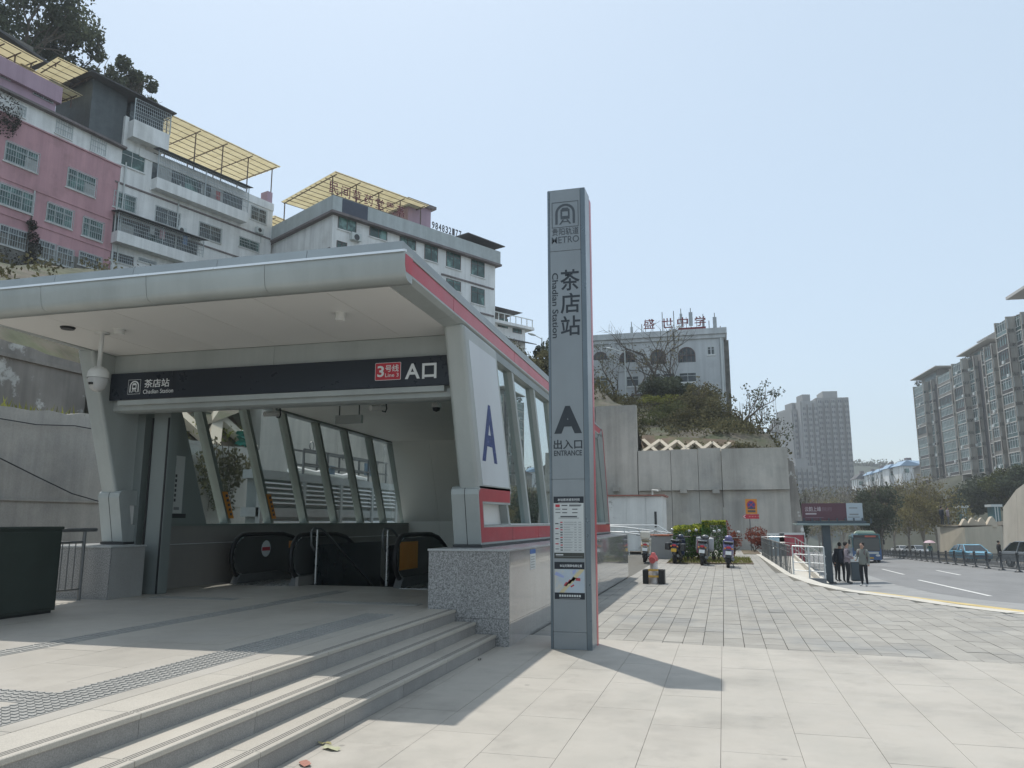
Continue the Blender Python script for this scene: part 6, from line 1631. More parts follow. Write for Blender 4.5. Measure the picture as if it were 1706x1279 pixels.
# ------------------------------------------------------------------ planting bed with clipped shrubs
mb = MB(); mb.box(BED[0], BED[1], BED[2], BED[3], -.04, .03); mb.build('planting_bed', m_soil, kind='structure')
rnd = random.Random(3); gm = MB()
for _ in range(1600):
    x, y = rnd.uniform(BED[0] + .05, BED[1] - .05), rnd.uniform(BED[2] + .05, BED[3] - .05); h = rnd.uniform(.04, .14); a = rnd.uniform(0, 6.28)
    gm.add([(x - .02 * math.cos(a), y - .02 * math.sin(a), .02), (x + .02 * math.cos(a), y + .02 * math.sin(a), .02), (x + rnd.gauss(0, .05), y + rnd.gauss(0, .05), .03 + h)], [(0, 1, 2)])
gm.build('bed_grass', m_grass, None, 'short yellowish grass in the planting bed behind the scooters', 'grass', kind='stuff')
def clipped(u0, u1, vt, vb, Y, label, seed, square):
    a, b = on_y(u0, vb, Y), on_y(u1, vt, Y); cx = (a.x + b.x) / 2; w = b.x - a.x; h = b.z
    t = empty('clipped_shrub', (cx, Y, 0), label, 'shrub', None); rnd = random.Random(seed)
    mb = MB()
    for _ in range(7): branches(mb, Vector((cx + rnd.uniform(-.2, .2), Y + rnd.uniform(-.2, .2), -.03)), Vector((rnd.uniform(-.4, .4), rnd.uniform(-.4, .4), 1)).normalized(), h * .5, .03, 1, rnd)
    mb.build('stem', m_bark, t)
    for nm, m, cond in (('foliage', m_lfg, 0), ('new_growth', m_lfy, 1)):
        cm = MB(); n = 5200 if not cond else 1700
        for _ in range(n):
            if square:
                x, y, z = rnd.uniform(-1, 1), rnd.uniform(-1, 1), rnd.uniform(-1, 1); ax = rnd.randrange(3)
                if rnd.random() < .75:
                    if ax == 0: x = rnd.choice((-1, 1)) * rnd.uniform(.9, 1)
                    elif ax == 1: y = rnd.choice((-1, 1)) * rnd.uniform(.9, 1)
                    else: z = rnd.uniform(.9, 1)
                if cond: z = rnd.uniform(.84, 1.06)
                r_ = 1 - .10 * max(0, z)
                x, y = x * r_, y * r_
            else:
                while True:
                    x, y, z = rnd.uniform(-1, 1), rnd.uniform(-1, 1), rnd.uniform(-1, 1); l = (x ** 4 + y ** 4 + z ** 4) ** .25
                    if .8 < l < 1.02 or (l < .8 and rnd.random() < .12): break
                if cond and z < .45 + rnd.uniform(-.15, .15): z = abs(z) * .3 + .68
            leaves(cm, (cx + x * w / 2, Y + y * w * .45, h * .56 + z * h * .44), (.03, .03, .03), 1, .035, rnd, shell=0)
        cm.build(nm, m, t)
    return t
clipped(1124, 1164, 875, 940, 33.6, 'rounded clipped shrub with yellow top behind the dark blue scooter', 81, False)
clipped(1152, 1182, 873, 938, 34.6, 'narrow clipped shrub between the rounded one and the square one', 82, False)
clipped(1171, 1210, 869, 938, 33.4, 'square clipped green shrub with a flat yellowish top', 83, True)
q = gz(1258, 919); bush('red_bush', q, (1.1, .9, .62), 'low reddish bush at the foot of the no-parking sign', m_lfr, 91, 1800, .05)
q = gz(1266, 914); bush('round_bush', (q.x - .1, q.y, 0), (.62, .5, .80), 'small yellow-green bush rising behind the reddish one', m_lfy, 92, 1300, .05)
q = gz(1218, 928); bush('twiggy_bush', q, (.45, .4, .8), 'reddish twiggy bush behind the purple scooter', m_lfr, 93, 700, .05)
mb = MB(); mb.box(.9, 1.75, 41.0, 46.8, -.04, .02); mb.build('planting_bed', m_soil, kind='structure')
# ------------------------------------------------------------------ apartment slab on the right
m_apt = mat('apartment_beige', (.21, .20, .178), .8, var=.10, scale=.15, streak=.25, col2=(.19, .185, .17), c2scale=.15)
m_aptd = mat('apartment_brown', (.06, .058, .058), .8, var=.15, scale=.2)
m_apts = mat('apartment_slab_edge', (.52, .50, .47), .8, var=.1, scale=.3)
m_agl = mat('apartment_glass', (.022, .052, .05), .3, var=.6, scale=.35, spec=.25, col2=(.09, .15, .145), c2scale=.5, c2lo=.5, c2hi=.6)
m_agl2 = mat('apartment_glass_pale', (.10, .15, .145), .3, var=.4, scale=.4, spec=.25, col2=(.10, .16, .15), c2scale=.5)
class FaceL(Face):
    """same, with the outside on the left of d"""
    def at(s, a, z, n=0.0): return s.o + s.d * a - s.n * n + Vector((0, 0, z))
FA_ = FA = FaceL(pd(1540, 800, 232), -4.4)
def apt(label, ua, ub, vtop, zbase, seed, style, out=0.0):
    FA = FaceL(FA_.at(0, 0, out), -4.4)
    a1 = FA.hit(ua, 750)[0]; a0 = FA.hit(ub, 750)[0]          # a decreases towards the camera
    rnd = random.Random(seed); um = (ua + ub) / 2
    zt = FA.hit(um, vtop)[1]; zt = zbase + round((zt - zbase - .4) / 3.05) * 3.05 + .35; t = empty('apartment_block', FA.at((a0 + a1) / 2, zbase, -6), label, 'building')
    mb = MB(); mb.fbox(FA, a0, a1, zbase - 6, zt, -16, 0); mb.build('wall', m_apt, t)
    L_ = a1 - a0; fl = 3.05; nf = round((zt - zbase - .4) / fl); zt = zbase + nf * fl + .35
    # plan of bays, far to near: (start, end, projection, kind)
    bays = style(L_)
    for f in range(nf):
        z = zbase + f * fl
        for (s, e, pr, kd) in bays:
            x0, x1 = a1 - e, a1 - s
            if kd == 'void':
                continue
            mb = MB(); mb.fbox(FA, x0, x1, z - .10, z + .10, -.1, pr + .10); mb.build('slab_edge', m_apts, t)
            mb = MB(); mb.fbox(FA, x0, x1, z + .12, z + .85, -.1, pr); mb.build('spandrel', rnd.choice((m_agl, m_aptd, m_agl2, m_agl2, m_apt)), t)
            w = MB(); nmul = max(2, int((x1 - x0) / 1.0)); zz0, zz1 = z + .85, z + fl - .12
            for i in range(nmul + 1): x = x0 + (x1 - x0) * i / nmul; w.fbox(FA, x - .045, x + .045, zz0, zz1, pr - .10, pr + .02)
            w.fbox(FA, x0, x1, zz0, zz0 + .08, pr - .1, pr + .015); w.fbox(FA, x0, x1, zz1 - .5, zz1 - .43, pr - .1, pr + .015)
            wo = w.build('window', m_wframe if rnd.random() < .8 else m_bframe, t)
            mb = MB(); mb.fbox(FA, x0 + .02, x1 - .02, zz0, zz1, -.05, pr - .06); mb.build('pane', m_agl if rnd.random() < .7 else m_agl2, wo)
            if rnd.random() < .35: mb = MB(); xx = rnd.uniform(x0, x1 - .9); mb.fbox(FA, xx, xx + .85, z + .15, z + .75, pr, pr + .35); mb.build('air_conditioner', m_wframe, wo)
    for (s, e, pr, kd) in bays:
        if kd != 'void':
            for x in (a1 - s - .35, a1 - e):
                mb = MB(); mb.fbox(FA, x, x + .35, zbase - 6, zt + .02, -.1, pr + .14); mb.build('pier', mat('apartment_pier', (.36, .34, .30), .8, var=.1, scale=.2, streak=.2), t)
    for (s, e, pr, kd) in bays:
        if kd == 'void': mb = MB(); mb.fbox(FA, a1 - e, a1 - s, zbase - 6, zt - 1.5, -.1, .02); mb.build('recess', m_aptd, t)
    return t, a0, a1, zt
st1 = lambda L: [(0, L * .10, .5, 'w'), (L * .10, L * .38, 2.0, 'w'), (L * .38, L * .48, .8, 'w'), (L * .48, L * .68, 0, 'void'), (L * .68, L, 1.4, 'w')]
st2 = lambda L: [(0, L * .12, .4, 'w'), (L * .12, L * .36, 2.2, 'w'), (L * .36, L * .50, .8, 'w'), (L * .50, L * .68, 0, 'void'), (L * .68, L * .84, 1.0, 'w'), (L * .84, L, 2.0, 'w')]
zb1 = 13.5
A1 = apt('green-windowed apartment block with slanted roof slab at the far end of the row', 1537, 1606, 632, zb1, 5, st1)
A2 = apt('tallest green-windowed apartment block with pergola roof in the middle of the row', 1607, 1688, 585, zb1 - .5, 6, st2, 2.0)
A3 = apt('apartment block with planted roof at the near end of the row', 1689, 1790, 505, zb1 - 1, 7, st2, 4.0)
for (t, a0, a1, zt), dz in ((A1, 1.6), (A2, 2.6)):
    L_ = a1 - a0
    mb = MB(); mb.fbox(FA, a0 + L_ * .45, a1 - L_ * .1, zt, zt + 2.6, -9, -.5); pt = mb.build('penthouse', m_apt, t)
    mb = MB(); mb.fbox(FA, a0 + L_ * .5, a1 - L_ * .2, zt + .6, zt + 2.0, -.51, -.44); mb.build('pane', m_agl, pt)
    mb = MB(); mb.hexa([FA.at(a0 + L_ * .35, zt + 2.6, -9), FA.at(a1 + .2, zt + 2.6, -9), FA.at(a1 + .3, zt + 2.5, 1.6), FA.at(a0 + L_ * .35, zt + 2.6 + dz * .15, 1.2), FA.at(a0 + L_ * .35, zt + 2.85, -9), FA.at(a1 + .2, zt + 2.85, -9), FA.at(a1 + .3, zt + 2.75, 1.6), FA.at(a0 + L_ * .35, zt + 2.85 + dz * .15, 1.2)]); mb.build('roof_slab', m_apts, pt)
    if dz > 2:
        for k in range(12):
            x = a0 + L_ * (.05 + .04 * k); mb = MB(); mb.fbox(FA, x, x + .35, zt + 3.1, zt + 3.35, -6, 1.8); mb.build('pergola_beam', m_apts, pt)
mb = MB(); t, a0, a1, zt = A3; mb.fbox(FA, a0, a1 + .6, zt + 6.0, zt + 6.6, -10, 2.0); rs3 = mb.build('roof_slab', m_apts, t)
mb = MB(); mb.fbox(FA, a0, a1 - 1, zt, zt + 6, -10, -1); mb.build('upper_wall', m_apt, t)
q = FA.at(A3[2] - .8, A3[3] + .05, -.3); bush('roof_plant', (q.x, q.y, q.z), (1.6, 1.6, 1.2), 'bushy green plant on the roof edge of the near apartment block', m_lfo, 95, 600, .2, 'plant')
for (t_, a0, a1, zt), nm in ((A2, 'middle'), (A1, 'far')):
    q = FA.at(a1 - 1.2, zt + .1, -.5); t = empty('roof_plant', q, 'straggly plant on the roof of the ' + nm + ' apartment block', 'plant'); mb = MB(); rnd = random.Random(len(nm))
    for _ in range(5): branches(mb, q - Vector((0, 0, .3)), Vector((rnd.uniform(-.9, .9), rnd.uniform(-.9, .9), 1)).normalized(), 1.4, .08, 2, rnd, .8)
    mb.build('stem', m_bark, t); cm = MB(); leaves(cm, q + Vector((0, 0, 1.2)), (1.4, 1.4, 1.0), 220, .18, rnd); cm.build('foliage', m_lfo, t)

# ------------------------------------------------------------------ tower cluster far behind
m_tow = mat('tower_grey', (.25, .25, .245), .85, rnd=.14, var=.08, scale=.05, streak=.1)
m_towd = mat('tower_window', (.02, .026, .032), .3, var=.3, scale=.2)
def tower(label, u0, u1, v0, D, ang, ribs, dep=16, group='residential towers far behind the road', vb=860):
    p = pd(u0, 800, D); F = Face(p, 90 - 15 + ang); a1 = F.hit(u1, 800)[0]; zt = F.hit((u0 + u1) / 2, v0)[1]; zb = -12
    t = empty('tower_block', F.at(a1 / 2, zb, -8), label, 'building', group)
    mb = MB(); mb.fbox(F, 0, a1, zb, zt, -dep, 0); mb.build('wall', m_tow, t)
    for k in range(ribs):
        x = a1 * (k + .5) / ribs; w = a1 / ribs * .28; mb = MB(); mb.fbox(F, x - w, x + w, zb, zt - 1 - (k % 2), -.3, 1.4); mb.build('rib', m_tow, t)
    for k in range(ribs):
        x = a1 * (k + 1) / ribs - a1 / ribs * .16; mb = MB(); mb.fbox(F, x - a1 / ribs * .07, x + a1 / ribs * .07, zb, zt - 2, -.1, .06); mb.build('recess', mat('tower_recess_shade', (.10, .11, .12), .8), t)  # flat dark strip between ribs; recess shade is put into its colour
    wm = MB(); fl = 3.0; z = zb + 4
    while z < zt - 3:
        for k in range(ribs):
            x = a1 * (k + .5) / ribs; w = a1 / ribs
            wm.fbox(F, x - w * .22, x - w * .05, z, z + 1.5, 1.3, 1.42); wm.fbox(F, x + w * .05, x + w * .22, z, z + 1.5, 1.3, 1.42)
            wm.fbox(F, x + w * .32, x + w * .48, z, z + 1.3, -.1, .03)
        z += fl
    wm.build('windows', m_towd, t, kind='stuff')
    mb = MB(); mb.fbox(F, a1 * .25, a1 * .7, zt, zt + 4, -dep * .7, -2); mb.build('roof_block', m_tow, t)
    # the side that shows
    return t
tower('tallest grey residential tower at the right of the cluster', 1368, 1424, 662, 430, 8, 5, 22)
tower('grey rounded residential tower beside the tallest one', 1341, 1370, 668, 415, 0, 3)
tower('grey residential tower in the middle of the cluster', 1326, 1343, 682, 420, -5, 2)
tower('slim grey residential tower in the left half of the cluster', 1312, 1328, 694, 430, -5, 2)
tower('lowest grey residential tower partly behind the leaning tree', 1292, 1314, 716, 440, 0, 3)
tower('pale long residential block at the foot of the towers', 1318, 1362, 776, 400, 4, 5, 12)
# ------------------------------------------------------------------ villas and wooded hill
m_vroof = mat('villa_roof_blue', (.25, .36, .48), .5, var=.1, scale=.2)
def villa(u0, u1, vt, vb, D, label, roofm=m_vroof, wallm=m_wtile):
    a, b = pd(u0, vb, D), pd(u1, vt, D); r = (b - a); r.z = 0; w = r.length; r.normalize(); bk = Vector((-r.y, r.x, 0)); h = b.z - a.z
    t = empty('villa', a, label, 'house', 'houses on the far slope'); o = Vector((a.x, a.y, a.z - 8))
    def P(x, y, z): return o + r * x + bk * y + Vector((0, 0, z))
    H = 8 + h * .55; mb = MB(); mb.hexa([P(0, 0, 0), P(w, 0, 0), P(w, 9, 0), P(0, 9, 0), P(0, 0, H), P(w, 0, H), P(w, 9, H), P(0, 9, H)]); mb.build('wall', wallm, t)
    mb = MB(); e = .6; top = 8 + h * .92; mb.add([P(-e, -e, H), P(w + e, -e, H), P(w + e, 9 + e, H), P(-e, 9 + e, H), P(w * .3, 0, top), P(w + e, 4.5, top), P(w * .3, 9, top)], [(0, 1, 5, 4), (3, 2, 5, 6)[::-1], (0, 4, 6, 3), (1, 2, 5), (4, 5, 6)]); rf = mb.build('roof', roofm, t)
    mb = MB(); mb.hexa([P(w * .4, 3, top - .3), P(w * .65, 3, top - .3), P(w * .65, 5, top - .3), P(w * .4, 5, top - .3), P(w * .4, 3, top + 1.1), P(w * .65, 3, top + 1.1), P(w * .65, 5, top + 1.1), P(w * .4, 5, top + 1.1)]); mb.build('chimney', m_band, rf)
    for k in range(max(2, int(w / 5))):
        x = w * (k + .3) / max(2, int(w / 5)); mb = MB(); mb.hexa([P(x, -.08, H - 2.6), P(x + 1.6, -.08, H - 2.6), P(x + 1.6, .02, H - 2.6), P(x, .02, H - 2.6), P(x, -.08, H - 1), P(x + 1.6, -.08, H - 1), P(x + 1.6, .02, H - 1), P(x, .02, H - 1)]); mb.build('window', m_wgl, t)
villa(1502, 1536, 764, 790, 290, 'large villa with a pale blue roof and brown side wall')
villa(1481, 1500, 771, 792, 300, 'villa with a pale blue roof, second in the row')
villa(1466, 1482, 778, 796, 310, 'villa with a pale blue roof, third in the row')
villa(1450, 1467, 783, 800, 320, 'lowest villa with a pale blue roof in the row')
villa(1428, 1452, 786, 812, 330, 'white house with a dark roof at the foot of the wooded hill', m_rooft)
mb = MB(); a, b = pd(1527, 840, 262), pd(1550, 768, 250); mb.hexa([(a.x, a.y, a.z - 8), (b.x, b.y, a.z - 8), (b.x + 8, b.y + 20, a.z - 8), (a.x + 8, a.y + 20, a.z - 8), (a.x, a.y, b.z - 1.5), (b.x, b.y, b.z), (b.x + 8, b.y + 20, b.z), (a.x + 8, a.y + 20, b.z - 1.5)])
gw = empty('gable_house', a, 'tall blank brownish gable wall beside the apartment blocks', 'house'); mb.build('wall', m_apt, gw)
mb = MB(); mb.hexa([(a.x - .3, a.y - .3, b.z - 1.5), (b.x, b.y - .3, b.z), (b.x + 8, b.y + 20, b.z), (a.x + 8, a.y + 20, b.z - 1.5), (a.x - .3, a.y - .3, b.z - 1.2), (b.x, b.y - .3, b.z + .3), (b.x + 8, b.y + 20, b.z + .3), (a.x + 8, a.y + 20, b.z - 1.2)]); mb.build('roof', m_band, gw)
# hill behind: a long ridge
rnd = random.Random(7); V = []; n = 60; D = 620
for j in range(5):
    for i in range(n):
        u = 1150 + i * 12; v = 772 + 14 * math.sin(i * .21 + 1) * .35 + 6 * abs(u - 1470) / 140 * .6 + rnd.uniform(-1.2, 1.2)
        p = pd(u, v + j * 30 if j else v, D - j * 70); 
        if j == 4: p.z = -26
        V.append(p)
mb = MB(); mb.add(V, [(j * n + i, j * n + i + 1, (j + 1) * n + i + 1, (j + 1) * n + i) for j in range(4) for i in range(n - 1)], True)
mb.build('far_hill', mat('far_hill', (.045, .058, .042), .95, var=.35, scale=.06), kind='structure')
cm = MB()
for i in range(90):
    u = rnd.uniform(1400, 1560); q = pd(u, 773 + rnd.uniform(0, 14), D - 10); leaves(cm, q, (5, 5, 4.5), 40, 1.1, rnd)
cm.build('hill_woods', m_lfd, None, 'dark wooded crest of the far hill behind the villas', 'woods', kind='stuff')
rnd = random.Random(19); cm = MB()
for i in range(240):
    u = rnd.uniform(1300, 1640); D_w = rnd.uniform(235, 300); q = pd(u, 845 + rnd.uniform(-22, 25), D_w); leaves(cm, q, (4.5, 4.5, 3.2), 46, .55, rnd)
cm.build('roadside_woods', m_lfo, None, 'hazy olive woods beyond the street trees below the villas', 'woods', kind='stuff')
# ground swelling under the right-hand buildings
mb = MB(); P = [(FA.at(-140, -10, 6)), FA.at(30, -10, 6), FA.at(80, -14, 0), FA.at(120, -14, -60), FA.at(-140, -10, -60)]
rows_ = []
for n_, z in ((17, -9), (11, 2), (6, 10), (1.5, 13.0), (-80, 13.4)):
    rows_.append([FA.at(a, z + mnoise.noise(Vector((a * .05, n_ * .1, 0))) * .8, n_) for a in range(-160, 60, 10)])
k = len(rows_[0]); mb.add([p for r in rows_ for p in r], [(j * k + i, j * k + i + 1, (j + 1) * k + i + 1, (j + 1) * k + i) for j in range(4) for i in range(k - 1)], True)
mb.build('embankment', mat('embankment', (.045, .05, .032), .95, var=.3, scale=.15), kind='structure')
# ------------------------------------------------------------------ street trees, green trees
g_ = 'brownish street trees along the road'
def bt(u, vb, vt, D, w, label, seed, m=m_lfb, n=2200, k=16, size=.17, bark=m_barkp, grp=g_):
    p = pd(u, vb, D); h = (pd(u, vt, D) - p).z; p.z = zroad(p.x, p.y) if p.z < zroad(p.x, p.y) + 3 else p.z
    t = empty('street_tree', p, label, 'tree', grp); rnd = random.Random(seed); mb = MB(); tips = []
    h = pd(u, vt, D).z - p.z
    mb.tube([p, p + Vector((0, 0, h * .25))], [h * .016, h * .013], 6)
    for _ in range(6):
        a = rnd.uniform(0, 6.28); branches(mb, p + Vector((0, 0, h * rnd.uniform(.15, .28))), Vector((math.cos(a) * .36, math.sin(a) * .36, 1)).normalized(), h * .40, h * .009, 2, rnd, .38, .2, tips, 5)
    mb.build('trunk', bark, t); cm = MB()
    for cc, rr in clumps(p + Vector((0, 0, h * .62)), (w / 2, w / 2, h * .37), k, rnd, .40): leaves(cm, cc, rr, n // k, size, rnd, shell=.2)
    cm.build('crown', m, t); return t
lab = 'brownish street tree in early leaf beside the road'
for i, (u, vt, D, w) in enumerate(((1562, 798, 95, 8), (1540, 792, 100, 8.5), (1515, 790, 108, 9), (1490, 796, 118, 9), (1470, 806, 128, 9), (1452, 812, 145, 9), (1430, 816, 165, 10), (1405, 818, 185, 11), (1385, 822, 205, 11), (1365, 826, 225, 12), (1345, 826, 240, 12))):
    bt(u, 905, vt, D, w, ('brownish street tree, ' + ['nearest', 'second', 'third', 'fourth', 'fifth', 'sixth', 'seventh', 'eighth', 'ninth', 'tenth', 'eleventh'][i] + ' in the row counted from the tan abutment'), 100 + i, n=2600 if D < 130 else 1500, size=.17 if D < 130 else .26)
bt(1467, 905, 795, 92, 5.5, 'dark green tree standing among the brown street trees', 121, m_lfd, 4200, 20, .16, m_bark, None)
bt(1452, 905, 812, 96, 4.5, 'smaller dark green tree leaning towards the bus', 122, m_lfd, 2600, 16, .16, m_bark, None)
bt(1328, 905, 815, 66, 4.2, 'dark green tree at the end of the back wall', 123, m_lfd, 2600, 16, .13, m_bark, None)
g2 = 'dark trees below the apartment blocks'
for i, (u, v, D, h, w, m, lb) in enumerate(((1655, 852, 118, 6.8, 10, m_lfd, 'broad dark evergreen below the middle apartment block'), (1688, 850, 112, 7.6, 8, m_lfm, 'bright green bushy tree above the far retaining wall'), (1620, 860, 125, 5.6, 8, m_lfd, 'lower dark evergreen beside the brown street trees'), (1708, 850, 108, 7.5, 7, m_lfd, 'dark evergreen at the end of the far retaining wall'))):
    q = pd(u, v, D); tree('dark_tree', (q.x, q.y, q.z - 1), h, w, lb, m, 130 + i, 'tree', g2, 5200, .2, 24, .2, crown_h=.85)
# ------------------------------------------------------------------ retaining structures on the far side
m_tan = mat('concrete_tan', (.46, .415, .33), .85, var=.10, scale=.4, streak=.15, bump=.1, bscale=10)
def on_road(u, v): return rgz(u, v)
D_ = 66
pa = pd(1566, 930, D_ + 6); pb = pd(1612, 930, D_); pc = pd(1672, 930, D_ + 3)
zt = pd(1600, 878.5, D_).z; zb = zroad(pb.x, pb.y) - .2
blk = empty('concrete_abutment', (pb.x, pb.y, zb), 'tan concrete abutment block across the road behind the parked cars', 'abutment')
bkv = Vector((3.0, 9.0, 0))
mb = MB(); q0, q1, q2 = pa, pb, pc; q3 = pc + bkv; q4 = pa + bkv
mb.add([(p.x, p.y, zb) for p in (q0, q1, q2, q3, q4)] + [(p.x + (.25 if i == 0 else 0), p.y, zt + (.15 if i == 2 else 0)) for i, p in enumerate((q0, q1, q2, q3, q4))], [(4, 3, 2, 1, 0), (5, 6, 7, 8, 9)] + [(i, (i + 1) % 5, 5 + (i + 1) % 5, 5 + i) for i in range(5)]); mb.build('block', m_tan, blk)
mb = MB(); mb.add([(p.x, p.y - .05, zt + .16) for p in (q0, q1, q2, q3, q4)], [(0, 1, 2, 3, 4)]); mb.build('top', m_soil, blk)
# lattice stubs on its top
for k, (u, w) in enumerate(((1605, 7), (1618, 8), (1624, 6), (1633, 8), (1650, 9))):
    p = pd(u, 876, D_ + 3); s = .36 * w / 7
    t = empty('concrete_arch', p, 'curved concrete lattice piece standing on the tan abutment', 'lattice piece', 'curved concrete pieces on the abutment'); F_ = Face(p, 75 + 10 * (k % 2)); mb = MB()
    P_ = [(-s * 1.2, 0), (-s * .6, s * .9), (0, s * 1.8), (s * .3, s * 2.0), (s * .7, s * 1.5), (s * 1.0, s * .8), (s * 1.2, 0)]
    mb.prism([(x, p.z - .1 + y) for x, y in P_], lambda q, t_: F_.at(q[0], q[1], t_), -.2, .2); mb.build('arch', m_latt, t)
# slanted wall at the right edge
wq = [pd(1668, 905, 62), pd(1790, 905, 48)]
rw = empty('far_retaining_wall', wq[0], 'pale concrete retaining wall rising at the far side of the road', 'wall')
z0 = zroad(wq[0].x, wq[0].y) - .3; mb = MB(); za = pd(1672, 845, 62).z; zc = pd(1706, 798, 57.5).z; n_ = Vector((2.0, .6, 0))
k = 4
for i in range(k):
    A, B = wq[0].lerp(wq[1], i / k), wq[0].lerp(wq[1], (i + .99) / k); zA = za + (zc - za) * min(1, 2.6 * i / k); zB = za + (zc - za) * min(1, 2.6 * (i + 1) / k)
    mb = MB(); mb.hexa([(A.x, A.y, z0), (B.x, B.y, z0), (B.x + 2, B.y + 1, z0), (A.x + 2, A.y + 1, z0), (A.x + .5, A.y + .3, zA), (B.x + .5, B.y + .3, zB), (B.x + 2, B.y + 1, zB), (A.x + 2, A.y + 1, zA)]); mb.build('wall_panel', m_concl, rw)
bk = pd(1560, 868, 84); bk2 = pd(1690, 855, 74); mb = MB(); mb.hexa([(bk.x, bk.y, -3), (bk2.x, bk2.y, -3), (bk2.x + 1, bk2.y + 3, -3), (bk.x + 1, bk.y + 3, -3), (bk.x, bk.y, pd(1580, 878, 84).z), (bk2.x, bk2.y, pd(1670, 866, 75).z), (bk2.x + 1, bk2.y + 3, pd(1670, 866, 75).z), (bk.x + 1, bk.y + 3, pd(1580, 878, 84).z)])
mb.build('terrace_wall', m_concl, rw)
for (u0, v0, u1, v1, D, lb) in ((1602, 872, 1611, 842, 100, 'teal glass kiosk below the dark trees'), (1655, 862, 1666, 840, 96, 'small teal guard booth beside the retaining wall')):
    a, b = pd(u0, v0, D), pd(u1, v1, D); t = empty('kiosk', a, lb, 'kiosk'); mb = MB(); mb.box(a.x, b.x, a.y, a.y + 2, a.z - 1, b.z - .3); mb.build('body', mat('kiosk_teal', (.06, .14, .15), .4, var=.2, scale=.6), t); mb = MB(); mb.box(a.x - .2, b.x + .2, a.y - .2, a.y + 2.2, b.z - .3, b.z); mb.build('roof', m_wframe, t)
    for q in (.33, .66): mb = MB(); xx = a.x + (b.x - a.x) * q; mb.box(xx - .05, xx + .05, a.y - .04, a.y, a.z - 1, b.z - .3); mb.build('mullion', m_wframe, t)
# ------------------------------------------------------------------ wheels shared by vehicles
m_tyre = mat('tyre', (.018, .018, .019), .8, var=.1)
m_rim = mat('rim', (.42, .43, .44), .3, metal=.8)
m_carglass = mat('car_glass', (.015, .02, .022), .06, spec=.8, var=.1)
def wheel(par, c, r, w, axis='x'):
    mb = MB(); pr = [(r * .62, -w / 2), (r * .93, -w / 2), (r, -w * .32), (r, w * .32), (r * .93, w / 2), (r * .62, w / 2)]
    t = MB(); t.lathe(pr, n=18); f = (lambda v: (c[0] + v[2], c[1] + v[0], c[2] + v[1]))
    mb.add([f(v) for v in t.v], t.f, True); wt = mb.build('wheel', m_tyre, par)
    mb = MB(); t = MB(); t.lathe([(.001, -w * .30), (r * .25, -w * .34), (r * .63, -w * .42), (r * .63, w * .42), (r * .25, w * .34), (.001, w * .30)], n=14); mb.add([f(v) for v in t.v], t.f, True); mb.build('rim', m_rim, wt)
    return wt
